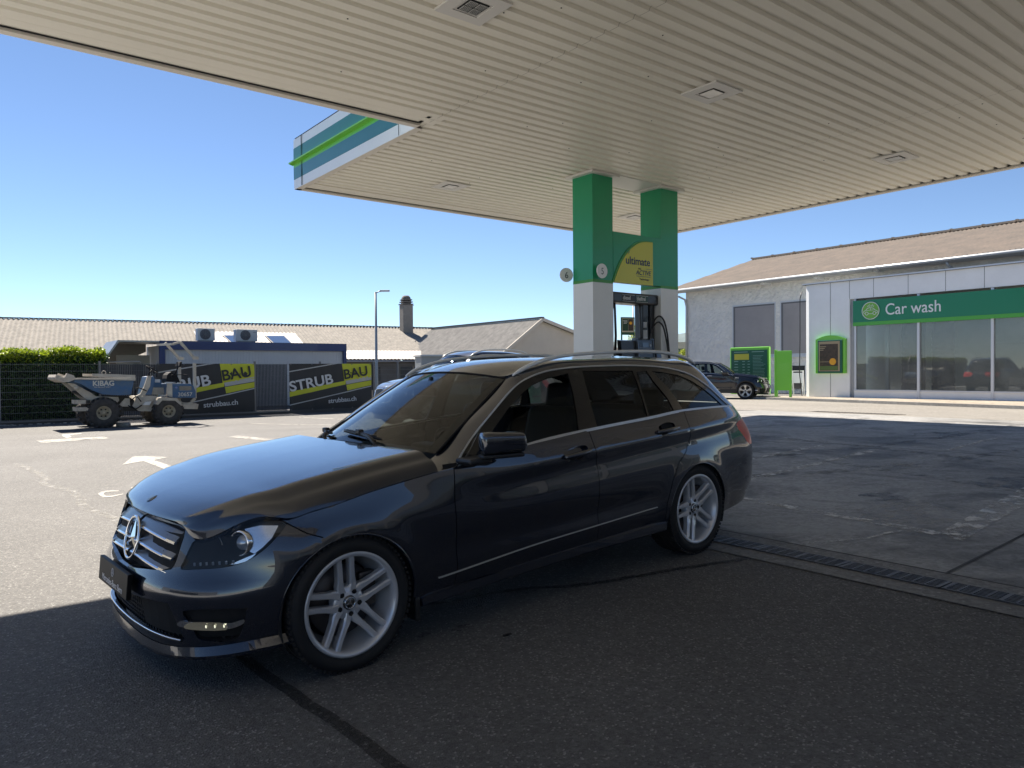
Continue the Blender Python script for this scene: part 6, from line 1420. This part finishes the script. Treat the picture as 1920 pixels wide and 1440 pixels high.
for k in range(5): MB().box((sE-22+k*4.3, -run+.76, 1.0), (.10, .08, 2.0)).build('wall_post', mat('timber_pale', (.28, .24, .18), .8), wh_)
# pale sheets near the eaves, skylights, chimney
Rw = Matrix.Rotation(math.atan2(DW.y, DW.x), 4, 'Z')
def on_roof(px_, py_):
    # intersect with the sloping roof plane
    d = ray(px_, py_); n_ = Vector((NW.x*(RZ-ZEW), NW.y*(RZ-ZEW), run)).normalized(); return CO+d*((P0-CO).dot(n_)/d.dot(n_))
def loc(p): v = p-Vector((P0.x, P0.y, 0)); return Vector((v.dot(DW), -v.dot(NW), v.z))
M_PS = mat('pale_sheet', (.50, .48, .46), .7, var=.06, vscale=2)
ca = loc(on_roof(415, 625)); cb = loc(on_roof(545, 625)); cc = loc(on_roof(650, 660)); cdn = loc(on_roof(700, 660))
def roof_strip(s0, s1, t0, t1, nm, m, lift):
    n_ = max(2, int((s1-s0)/.075)); V = []
    for i in range(n_+1):
        s = s0+(s1-s0)*i/n_
        for t_ in (t0, t1): V.append(Vector((s, -run*t_, RZ+(ZEW-RZ)*t_+.03+lift+.02*math.cos(i*math.pi/2))))
    return MB().add(V, [(2*i, 2*i+2, 2*i+3, 2*i+1) for i in range(n_)]).build(nm, m, wh_)
tA = -ca.y/run; roof_strip(ca.x-2, cb.x+.3, tA-.02, min(tA+.42, .96), 'pale_roof_sheet', M_PS, .05)
tB = -cc.y/run; roof_strip(cc.x-6, cdn.x+.5, tB-.02, 1.0, 'pale_roof_sheet', M_PS, .05); roof_strip(cdn.x+.5, S1, tB-.02, 1.0, 'pale_roof_sheet', mat('pale_sheet_warm', (.55, .48, .44), .8), .05)
for (x0, x1, yt, yb, sk) in ((417, 449, 631.5, 640, 12), (496, 536, 632.5, 642, 13)):
    q_ = [on_roof(x0, yt), on_roof(x1-3, yt), on_roof(x1+sk, yb+6), on_roof(x0+sk+4, yb+6)]; q_ = [loc(p)+Vector((0, -.05, .14)) for p in q_]
    sk_ = MB(); lo_ = [p-Vector((0, 0, .13)) for p in q_]; sk_.add(q_+lo_, [(0, 1, 2, 3), (0, 4, 5, 1), (1, 5, 6, 2), (2, 6, 7, 3), (3, 7, 4, 0)]); so2 = sk_.build('skylight', mat('skylight_frame', (.05, .05, .06), .5), wh_)
    c_ = sum(q_, Vector())/4; MB().add([c_+(p-c_)*.88+Vector((0, 0, .012)) for p in q_], [(0, 1, 2, 3)]).build('skylight_pane', mat('skylight_pane', (.35, .42, .50), .04, metal=.9), so2)
cp = on_roof(762, 622); lc = loc(cp); ct_ = .47
ch = MB().box((lc.x, lc.y, lc.z+.95), (2*ct_, 2*ct_, 2.9)).build('chimney', mat('chimney_render', (.20, .19, .175), .9, var=.12, vscale=3), wh_)
cz = lc.z+2.4
for k in range(3): MB().box((lc.x, lc.y, cz+.08+k*.20), (1.02-.08*k, 1.02-.08*k, .10)).build('chimney_slab', mat('chimney_dark', (.14, .13, .12), .9), ch)
for k in range(2): MB().box((lc.x, lc.y, cz+.18+k*.20), (.7, .7, .12)).build('chimney_slot', M_BLK, ch)
MB().lathe([(.47, 0), (.42, .15), (.28, .32), (0, .33)], 8, org=(lc.x, lc.y, cz+.55)).build('chimney_cap', mat('chimney_dark'), ch)
MB().bar((lc.x-.75, lc.y, cz+.02), (lc.x+.75, lc.y, cz+.02), .05).build('chimney_band', mat('chimney_dark'), ch)
# ================================================================ gabled wing
ap = at_D(1012, 598, 54.8); ap.z = 5.30; la = ap.dot(A); lb = ap.dot(B)
wg = empty('gabled_house', (ap.x, ap.y, 0), KY, label='cream gabled house with grey corrugated roof, just left of the green column', cat='building')
LW = 15.2; zl, xl_ = 3.02, -3.32; zr2, xr_ = 3.35, 7.2
M_CR = mat('cream_render', (.52, .47, .40), .85, var=.06, vscale=.8); M_RG = mat('roof_grey', (.30, .29, .27), .9, col2=(.17, .165, .16), vscale=2, detail=9)
mb = MB()
for (xe, ze) in ((xl_, zl), (xr_, zr2)):
    n_ = int(LW/.07); V = []
    for i in range(n_+1):
        y = -.35+LW*i/n_; c_ = .04*math.cos(i*math.pi/2)
        V += [Vector((0, y, 5.30+c_)), Vector((xe*1.12, y, 5.30+(ze-5.30)*1.12+c_))]
    mb.add(V, [(2*i, 2*i+2, 2*i+3, 2*i+1) for i in range(n_)])
mb.build('roof', M_RG, wg)
MB().prism([(xl_+.25, -.3), (xr_-.3, -.3), (xr_-.3, zr2-.02), (0, 5.18), (xl_+.25, zl+.05)], lambda u, v, d: Vector((u, d, v)), 0, LW-.5).build('wall', M_CR, wg)
MB().bar((0, -.37, 5.24), (xl_*1.12, -.37, 5.24+(zl-5.3)*1.12), .06, .24).build('bargeboard', mat('bargeboard_pale', (.52, .47, .40), .7), wg); MB().bar((0, -.37, 5.24), (xr_*1.12, -.37, 5.24+(zr2-5.3)*1.12), .06, .24).build('bargeboard', mat('bargeboard_pale'), wg)
MB().box((xr_*.62, -.2, 4.02), (.16, .5, .22)).build('purlin', mat('timber_brown', (.16, .085, .045), .8), wg); MB().tube([(xl_*1.13, -.3, zl-.38), (xl_*1.13, LW, zl-.38)], .07, 8).build('gutter', mat('gutter_grey'), wg)
MB().bar((0, -.35, 5.38), (0, LW, 5.38), .30, .09).build('ridge_cap', mat('ridge_dark'), wg)
# lean-to with a zinc roof in front of it
q = at_D(790, 668, 44); t = empty('garden_shed', (q.x, q.y, 0), KY-.35, label='small grey metal shed beyond the fence, behind the dark SUV roof', cat='shed')
MB().box((3.0, 1, q.z/2), (6.0, 2, q.z)).build('wall', mat('shed_grey', (.25, .28, .30), .5, metal=.3), t); MB().box((3.0, .9, q.z+.04), (6.2, 2.3, .10)).build('roof', mat('shed_roof', (.36, .40, .43), .4, metal=.4), t)
# ================================================================ street lamps
def street_lamp(p, h, arm, rz, lab):
    t = empty('street_lamp', p, rz, label=lab, cat='street lamp'); MB().tube([(0, 0, 0), (0, 0, .9), (0, 0, h)], [.085, .065, .045], 12).build('post', mat('galvanised', (.30, .33, .35), .45, metal=.5), t)
    MB().tube([(0, 0, h-.03), (arm*.5, 0, h+.02), (arm, 0, h+.04)], .025, 8).build('arm', mat('galvanised'), t); MB().box((arm+.10, 0, h+.05), (.42, .16, .07), bev=.03).build('lamp_head', mat('lamp_head', (.42, .44, .45), .4), t)
lp = at_D(706, 700, 31.0); street_lamp((lp.x, lp.y, 0), CAM_H+(699.8-548)/FPX*31.0, .28, .0, 'tall grey street lamp beyond the fence, left of the chimney')
lp = at_D(1188, 700, 60.0); street_lamp((lp.x, lp.y, 0), CAM_H+(695.6-574)/FPX*60.0, .4, .0, 'distant street lamp seen through the fuel pump')
# ================================================================ far things between the column and the workshop
M_LY = leaf_mat('spring_leaf', (.16, .22, .02), (.38, .42, .05), .4)
def bush(px_, py_top, D, rad, lab, nm='bush', seed=1, n=5000):
    p = at_D(px_, 690, D); h = CAM_H+(694-py_top)/FPX*D; t = empty(nm, (p.x, p.y, 0), 0, label=lab, cat='bush')
    def fn(r, k):
        c = r.normal(size=(k, 3)); c /= np.linalg.norm(c, axis=1)[:, None]; q_ = r.random(k)**.4; bl = 1+.22*np.sin(c[:, 0]*5+seed)*np.sin(c[:, 2]*6); return np.stack([c[:, 0]*rad*q_*bl, c[:, 1]*rad*q_*bl, h*.52+c[:, 2]*h*.48*q_*bl], 1)
    leaves(n, fn, .09*rad/1.2, M_LY, 'crown', t, seed); MB().tube([(0, 0, 0), (.05, 0, h*.3), (0, 0, h*.6)], [.10, .07, .03], 8).build('trunk', mat('bark', (.06, .045, .03), .9), t)
bush(1278, 651, 52, 1.0, 'yellow-green bush between the column and the workshop', seed=2); bush(1196, 602, 46, .75, 'slim yellow-green tree glimpsed through the fuel pump', 'young_tree', 4)
q = at_D(1296, 642, 90); t = empty('far_office', (q.x, q.y, 0), .0, label='distant cream and green striped office in the gap right of the columns', cat='building')
MB().box((0, 3, q.z/2), (7, 6, q.z)).build('wall', mat('office_green', (.06, .12, .12), .5), t); MB().box((0, -.1, q.z-.35), (7.2, .3, .8)).build('fascia', mat('office_cream', (.62, .55, .38), .7), t)
for k in range(4): MB().box((0, -.06, q.z-1.4-k*.55), (7, .08, .10)).build('louvre', mat('office_pale', (.35, .40, .38), .6), t)
hl = MB(); nh = 60
hx = [-3500+i*7000/nh for i in range(nh+1)]
def hill_h(x): return (.22+.78*sst_(50, 350, x))*(70+34*math.sin(x*.0031+.6)+14*math.sin(x*.011+1)+6*math.sin(x*.031))
hl.grid(lambda x, v: Vector((x, 1400+v*500, hill_h(x)*math.sin(v*math.pi/2)+8*noise.noise(Vector((x*.01, v*4, 0)))*v-2)), hx, [i/10 for i in range(11)]); o = hl.build('wooded_hill', mat('hill_green', (.10, .14, .15), .95, var=.25, vscale=.02)); o['kind'] = 'structure'
# ================================================================ wheeled site dumper
d0 = at_z(196, 803); d1 = at_z(318, 797); ax_ = (d1-d0); LD = ax_.length; DX = Vector((ax_.x, ax_.y, 0)).normalized(); DY = Vector((-DX.y, DX.x, 0))
du = empty('site_dumper', d0, math.atan2(DX.y, DX.x), label='dirty blue and beige wheeled dumper parked before the hedge and fence', cat='dumper')
M_DB = mat('dumper_blue', (.030, .115, .27), .5, col2=(.085, .135, .20), vscale=5, detail=9); M_DG = mat('dumper_beige', (.56, .53, .46), .6, col2=(.36, .31, .25), vscale=4, detail=9); M_DT = mat('dumper_tyre', (.055, .052, .05), .9, var=.35, vscale=8, bump=.5, bscale=25); M_DR = mat('dumper_rim', (.34, .30, .22), .7, var=.3, vscale=9); M_DK = mat('dumper_dark', (.035, .033, .03), .8, var=.3, vscale=9)
def X(zx): return (zx-700)/710*LD*(.80 if zx < 700 else 1)
def Z(zy, zx=700): return max(0, (1040-.049*(zx-690)-zy)/6*.0144)
YN, YF = 0.0, 1.45        # near wheel plane at y=0, far side away from us
def dprism(pts, y0, y1, name, m, par=None): return MB().prism([(X(a), Z(b, a)) for a, b in pts], lambda u, v, d: Vector((u, d, v)), y0, y1).build(name, m, par or du)
def dwheel(x, y, r_, w_, lab=None):
    t = empty('wheel', (x, y, r_)); t.parent = du
    mb_ = MB().lathe([(r_*.45, -w_*.42), (r_*.62, -w_*.52), (r_*.88, -w_*.5), (r_*.95, -w_*.40), (r_*.95, w_*.40), (r_*.88, w_*.5), (r_*.62, w_*.52), (r_*.45, w_*.42)], 40, ax='y')
    for k in range(20):
        a = k*2*math.pi/20
        for sd in (-1, 1):
            a_ = a+(math.pi/20 if sd > 0 else 0); P = [(a_, 0), (a_+.10, sd*w_*.25), (a_+.22, sd*w_*.50)]
            for (u0, y0_), (u1, y1_) in zip(P, P[1:]): mb_.bar((r_*.965*math.cos(u0), y0_, r_*.965*math.sin(u0)), (r_*.965*math.cos(u1), y1_, r_*.965*math.sin(u1)), .045, .06, up=Vector((math.cos(u0), 0, math.sin(u0))))
    mb_.build('tyre', M_DT, t)
    rm = MB().lathe([(0, -w_*.30), (r_*.15, -w_*.34), (r_*.17, -w_*.22), (r_*.33, -w_*.20), (r_*.38, -w_*.36), (r_*.47, -w_*.42), (r_*.47, w_*.4)], 32, ax='y').build('rim', M_DR, t)
    nb = MB()
    for k in range(6): nb.lathe([(0, -w_*.26), (.022, -w_*.26), (.022, -w_*.18)], 6, org=(r_*.25*math.cos(k*1.047), 0, r_*.25*math.sin(k*1.047)), ax='y', smooth=False)
    nb.build('wheel_nut', M_DK, rm)
for x, r_ in ((0, .405), (LD, .385)):
    dwheel(x, .17, r_, .32); dwheel(x, YF-.05, r_, .32)
SK = [(340, 510), (1030, 500), (995, 660), (860, 672), (700, 665), (560, 625), (420, 560), (330, 540)]
dprism(SK, .10, YF-.12, 'skip', M_DB)
sk = [o for o in du.children if o.name.startswith('skip')][0]
dprism([(105, 505), (230, 490), (340, 500), (1045, 470), (1045, 500), (340, 515), (270, 540), (200, 553), (110, 522)], .06, YF-.08, 'skip_rim', M_DG, sk)
dprism([(215, 505), (240, 450), (330, 470), (345, 505)], .05, .14, 'spout_cheek', M_DG, sk); dprism([(215, 505), (240, 450), (330, 470), (345, 505)], YF-.16, YF-.07, 'spout_cheek', M_DG, sk)
dprism([(105, 500), (120, 470), (160, 480), (215, 500), (200, 540), (110, 520)], .12, YF-.14, 'spout', M_DG, sk)
dprism([(560, 440), (1042, 436), (1042, 472), (560, 470)], .05, .10, 'skip_guard', M_DG, sk); dprism([(560, 440), (1042, 436), (1042, 472), (560, 470)], YF-.12, YF-.07, 'skip_guard', M_DG, sk)
MB().tube([(X(710)+.05*math.cos(t), .08, Z(425)+.05*math.sin(t)) for t in [k*.52 for k in range(12)]], .010, 6, closed=True).build('lifting_eye', M_DG, sk)
dprism([(270, 555), (350, 560), (560, 655), (620, 690), (680, 690), (870, 690), (880, 730), (850, 765), (560, 760), (470, 710), (380, 640)], .22, .30, 'front_frame', M_DG); dprism([(270, 555), (350, 560), (560, 655), (620, 690), (870, 690), (880, 730), (850, 765), (560, 760), (470, 710), (380, 640)], YF-.36, YF-.28, 'front_frame', M_DG)
dprism([(380, 660), (400, 640), (640, 690), (980, 680), (990, 740), (560, 720)], .32, YF-.38, 'tipping_ram_housing', M_DK)
MB().tube([(X(376), .16, Z(590)), (X(376), .30, Z(590))], .055, 14).build('pivot', M_DG, du)
lb_ = MB(); lb_.box((X(440), .35, Z(742)), (.34, .62, .10)); lb_.box((X(440), .35, Z(822)), (.30, .62, .10)); lb_.build('lamp_bracket', M_DG, du); MB().box((X(500), .035, Z(742)), (.10, .03, .09)).build('front_lamp', M_DK, du)
dprism([(880, 700), (1000, 690), (1110, 760), (1120, 850), (930, 850), (870, 800)], .35, YF-.4, 'centre_joint', M_DK); dprism([(870, 800), (950, 705), (1000, 705), (1005, 800)], .30, .38, 'joint_plate', M_DG); dprism([(850, 760), (905, 800), (925, 900), (890, 905), (865, 820)], .12, .30, 'mud_flap', M_DT)
dprism([(1080, 680), (1250, 670), (1560, 690), (1600, 740), (1770, 750), (1760, 815), (1580, 815), (1500, 760), (1240, 850), (1100, 850), (1030, 790)], .30, YF-.35, 'rear_chassis', M_DG)
dprism([(1255, 765), (1290, 690), (1330, 680), (1500, 690), (1570, 770), (1550, 780), (1480, 720), (1330, 720), (1285, 770)], .0, .34, 'mudguard', M_DG); dprism([(1580, 760), (1770, 755), (1755, 815), (1590, 815)], .10, .20, 'rear_bumper', M_DG); dprism([(1140, 780), (1170, 740), (1235, 735), (1215, 780)], .24, .30, 'step', mat('a_frame_white'))
dprism([(1030, 700), (1120, 650), (1160, 570), (1205, 440), (1245, 440), (1230, 560), (1170, 665), (1050, 700)], .30, .36, 'front_shield_edge', M_DG)
dprism([(1160, 660), (1245, 660), (1290, 480), (1270, 440), (1215, 450)], .32, YF-.40, 'steering_cowl', M_DB); dprism([(1300, 480), (1390, 480), (1395, 570), (1295, 570)], .60, .64, 'control_box', M_DB); MB().box((X(1345), .585, Z(525)), (.13, .01, .09)).build('sticker', M_WHT, du); dprism([(1250, 575), (1430, 570), (1430, 655), (1250, 655)], .50, .54, 'foot_guard', M_DG)
eh = dprism([(1400, 525), (1680, 515), (1720, 540), (1745, 605), (1745, 680), (1420, 690)], .18, YF-.25, 'engine_cover', M_DB)
dprism([(1405, 520), (1465, 520), (1465, 690), (1405, 660)], .14, .24, 'cover_post', M_DG, eh); MB().box((X(1622), .175, Z(570, 1622)), (.34, .012, .12)).build('grille', M_DK, eh)
gm = MB()
for k in range(5): gm.box((X(1622), .166, Z(592, 1622)+k*.025), (.33, .008, .010))
gm.build('grille_bar', M_DG, eh); MB().lathe([(0, .172), (.035, .172), (.035, .18)], 18, org=(X(1515), 0, Z(565, 1515)), ax='y').build('round_badge', mat('number_blue', (.15, .2, .4), .5), eh)
text_obj('lettering', '30657', .150, mat('dumper_lettering', (.55, .55, .52), .6), eh, frame((X(1530), .160, Z(668, 1530)), (1, 0, 0), (0, 0, 1)), .003, off=.0015, sx=1.05)
text_obj('lettering', 'KIBAG', .185, mat('dumper_lettering'), sk, frame((X(565), .092, Z(575, 565)), (1, 0, 0), (0, 0, 1)), .003, off=.006, sx=.98); text_obj('lettering', 'Der Baustoff liefert', .05, mat('dumper_lettering'), sk, frame((X(585), .092, Z(596, 585)), (1, 0, 0), (0, 0, 1)), .002, sx=1)
st_ = MB(); P = smoothc([(1440, 500), (1450, 420), (1500, 380), (1530, 400), (1570, 430), (1600, 500)], 2, False); dprism(P, .50, .95, 'seat', M_BLK); MB().tube([(X(1560), .7, Z(460)), (X(1605), .7, Z(360))], .02, 8).build('seat_stay', M_BLK, du); MB().box((X(1615), .72, Z(330)), (.06, .40, .16), Matrix.Rotation(.25, 3, 'Y'), bev=.025).build('seat_back', M_BLK, du)
MB().tube([(X(1490), .40, Z(515)), (X(1490), .40, Z(455)), (X(1670), .40, Z(455)), (X(1680), .40, Z(515))], .012, 6).build('seat_rail', M_BLK, du)
sw = Vector((X(1300), .72, Z(390))); n_ = Vector((.55, 0, .83)).normalized(); e1 = Vector((0, 1, 0)); e2 = n_.cross(e1)
MB().tube([sw+e1*.18*math.cos(t*.4)+e2*.18*math.sin(t*.4) for t in range(16)], .014, 6, closed=True).build('steering_wheel', M_BLK, du); MB().tube([sw, sw-n_*.25, Vector((X(1240), .72, Z(480)))], .018, 8).build('steering_column', M_BLK, du)
for k, (zx, zy, ex, ey) in enumerate(((1260, 350, 1255, 440), (1345, 400, 1350, 480), (1325, 360, 1330, 440))): MB().tube([(X(ex), .6+.1*k, Z(ey)), (X(zx), .6+.1*k, Z(zy))], .012, 6).build('lever', M_BLK, du)
for y in (.34, YF-.42):
    dx = -.0 if y < .6 else -.22; m_ = MB(); P = [(1710, 735), (1755, 690), (1755, 265)]
    for (a0, b0_), (a1, b1_) in zip(P, P[1:]): m_.bar((X(a0)+dx, y, Z(b0_, a0)), (X(a1)+dx, y, Z(b1_, a1)), .085, .06, up=Vector((0, 1, 0)))
    m_.build('roll_bar_post', M_DG, du); m_ = MB(); m_.bar((X(1755)+dx, y, Z(255)), (X(1590)+dx, y, Z(65)), .07, .055, up=Vector((0, 1, 0))); m_.bar((X(1590)+dx, y, Z(65)), (X(1500)+dx, y, Z(95)), .06, .05, up=Vector((0, 1, 0))) if y < .6 else None; m_.box((X(1770)+dx, y, Z(255)), (.16, .07, .09)); m_.build('folded_roll_bar', M_DG, du)
MB().bar((X(1500), .34, Z(92)), (X(1500)-.22, YF-.42, Z(92)), .06).build('roll_bar_cross', M_DG, du)
hs = [[(X(1000), .25, Z(760)), (X(1060), .18, Z(700)), (X(1120), .25, Z(760))], [(X(980), .28, Z(800)), (X(1050), .20, Z(840)), (X(1130), .28, Z(800))], [(X(1060), .3, Z(700)), (X(1075), .24, Z(600)), (X(1190), .3, Z(640))]]
for h_ in hs: MB().tube(smoothc(h_, 5, False), .014, 6).build('hydraulic_hose', M_BLK, du)
# stones under the dumper
tag(MB().box(d0.lerp(d1, .32)+DY*.3+ZV*.05, (.34, .20, .12), bev=.04).build('rock', mat('gravel')), 'small pale stone lying under the dumper', 'stone')
# ================================================================ the two parked SUVs
def suv(name, label, M, sx, sy, sz, paintc, wstyle, rim_r, tyre_r, kind):
    root = empty(name, label=label, cat='car'); root.matrix_world = M
    fx = 1.24 if kind == 'b' else 1.0
    D = lambda v: Vector((v.x*sx*(fx if v.x > 0 else 1), v.y*sy, (v.z-.02)*sz+.02+(max(0, v.z-.95)*.24 if kind == 'k' else 0)))
    cm = dict(CM); cm['paint'] = car_paint('paint_'+name, paintc, .2, 1.5); cm['rail'] = CM['chrome_satin']; 
    if kind == 'k': cm['rim'] = mat('rim_bright', (.5, .5, .52), .25, metal=.8)
    else: cm['rim'] = mat('rim_two_tone', (.55, .54, .52), .3, metal=.7)
    w_ = make_wheel(rim_r, tyre_r, .245, wstyle, cm, tw=.3)
    parts, Sh_ = build_estate(root, cm, D, dict(step=.06, tw=(0, .3), wheel=w_, track=.7725*sy, tyre_r=tyre_r))
    for o_ in [c for c in root.children if c.name.startswith('wheel') and c.type == 'EMPTY']: pass
    lamp = smoothc(T['lamp'], 1)
    for sd in (1, -1):
        vv, tr = cdt(lamp, [], .05, .05); h = surf_mesh('headlight', S_belt, vv, tr['body'], cm['lampglass'], root, D, rim=.0, sides=(sd,)); surf_mesh('lamp_housing', S_belt, vv, tr['body'], cm['lampdark'], h, D, rim=0, sides=(sd,), off=-.03)
        mb_ = MB()
        for q_ in (.62, .80): p = Vector(S_belt(q_+.1, .66))-Vector((.02, 0, 0)); mb_.lathe([(0, .0), (.05, -.006), (.055, -.02)], 16, org=D(Vector((p.x, p.y*sd, p.z))), ax='x')
        mb_.build('lamp_unit', cm['chrome'], h)
    def off(q_, z, o, sd=1): p = Vector(S_belt(abs(q_), z)); return D(Vector((p.x-o, p.y*sd, p.z)))
    g_ = MB(); g_.grid(lambda u, v: off(u, v, .04, 1 if u >= 0 else -1), [i*.05 for i in range(-10, 11)], [.51, .6, .68, .75]); go = g_.build('grille', M_BLK, root)
    lo_ = MB(); lo_.grid(lambda u, v: off(u, v, .04, 1 if u >= 0 else -1), [i*.05 for i in range(-12, 13)], [.24, .33, .42]); lo_.build('lower_grille', M_BLK, root)
    if kind == 'k':     # two upright oval grilles with bright bars
        for sd in (1, -1):
            fr_ = MB(); P = smoothc([(.03, .52), (.03, .74), (.10, .765), (.36, .755), (.41, .70), (.38, .56), (.30, .515)], 3); fr_.tube([off(q_, z, -.03, sd) for q_, z in P], .016, 6, closed=True); fo_ = fr_.build('kidney_frame', cm['chrome'], go)
            ba = MB()
            for k in range(7): q_ = .06+k*.05; ba.bar(off(q_, .535, -.012, sd), off(q_, .745, -.012, sd), .012, .03)
            ba.build('grille_bar', cm['silver'], fo_)
        e_ = MB(); c0 = Vector(Sh_(.10, 0)); e_.lathe([(0, .006), (.034, .004), (.038, 0)], 20); Mx = Matrix.Rotation(.45, 3, 'Y'); e_.v = [tuple(D(c0+Mx @ Vector(v))) for v in e_.v]; e_.build('badge', cm['chrome'], root)
    else:
        ba = MB()
        for z in (.56, .62, .68): 
            for sd in (1, -1): ba.tube([off(q_, z, .01, sd) for q_ in (.0, .1, .2, .3, .4, .47)], .008, 5)
        ba.build('grille_bar', cm['chrome'], go); e_ = MB(); e_.tube([off(0, .63, -.02)+Vector((0, .07*math.cos(t*.314), .07*math.sin(t*.314))) for t in range(20)], .008, 6, closed=True); e_.build('badge', cm['chrome'], go)
        # grey arch cladding and sill strip
        for sd in (1, -1):
            for c in (WF, WR):
                m_ = MB(); V = []
                for x, z in circ(c[0], c[1], c[2]-.0005, -5, 185, 36):
                    p = Vector(S_belt(qx(x), z)); dx, dz = (x-c[0])/c[2], (z-c[1])/c[2]
                    for o_, i_ in ((.004, -.004), (.014, .002), (.012, .052), (.0, .056)): V.append(D(Vector((p.x+dx*i_, (p.y+o_)*sd, p.z+dz*i_))))
                m_.add(V, [(4*i+j, 4*i+j+1, 4*i+5+j, 4*i+4+j) for i in range(36) for j in range(3)], True); m_.build('arch_cladding', cm['plastic'], root)
            m_ = MB(); m_.box(D(Vector((-1.36, .885*sd, .30))), (1.9*sx, .03, .16)); m_.build('sill_cladding', cm['plastic'], root)
            m_ = MB(); sweep_surf(m_, S_belt, T['chromelow'], [(-.008, 0), (-.006, .014), (.006, .014), (.008, 0)], D, (sd,)); m_.build('sill_chrome', cm['chrome'], root)
            m_ = MB(); pl_ = D(Vector(S_belt(qx(-.36), .80))); m_.box(Vector((pl_.x, (pl_.y+.004)*sd, pl_.z)), (.16, .012, .035)); m_.build('wing_badge', cm['chrome'], root)
            p = D(Vector(S_belt(1.0, .33))); MB().box(Vector((p.x-.01, p.y*sd, p.z)), (.10, .10, .05), bev=.02).build('fog_light', cm['chrome'], root)
    for sd in (1, -1):
        for q0 in (-1.53, -2.43): p = D(Vector(S_belt(qx(q0), .88))); MB().box(Vector((p.x, (p.y+.02)*sd, p.z)), (.20, .03, .028), bev=.01).build('door_handle', cm['chrome'] if kind != 'k' else cm['paint'], root)
    return root
# dark SUV in front of the workshop, side-on
wl_ = at_z(1398, 748, .15)
yawT = -.43
Ft = Vector((math.cos(yawT), math.sin(yawT), 0)); Lt = Vector((-Ft.y, Ft.x, 0))
o_t = wl_+Lt*.80; o_t.z = gz(o_t)   # its right side faces us
suv('dark_suv', 'dark SUV with alloy wheels parked side-on before the green price board', frame(o_t, Ft, Lt), .975, 1.03, 1.165, (.007, .007, .011), 'multi', .262, .357, 'b')
# dark SUV beyond the pump island, nose towards us
yawB = math.pi+KY+.02
Fb = Vector((math.cos(yawB), math.sin(yawB), 0)); Lb = Vector((-Fb.y, Fb.x, 0))
wb = at_D(803, 772, 17.9); o_b = Vector((wb.x, wb.y, 0))-Lb*.80; o_b.z = gz(o_b)
suv('large_suv', 'large dark blue SUV with upright bright grilles standing behind the estate car', frame(o_b, Fb, Lb), 1.075, 1.08, 1.235, (.010, .014, .026), 'twin5b', .262, .372, 'k')
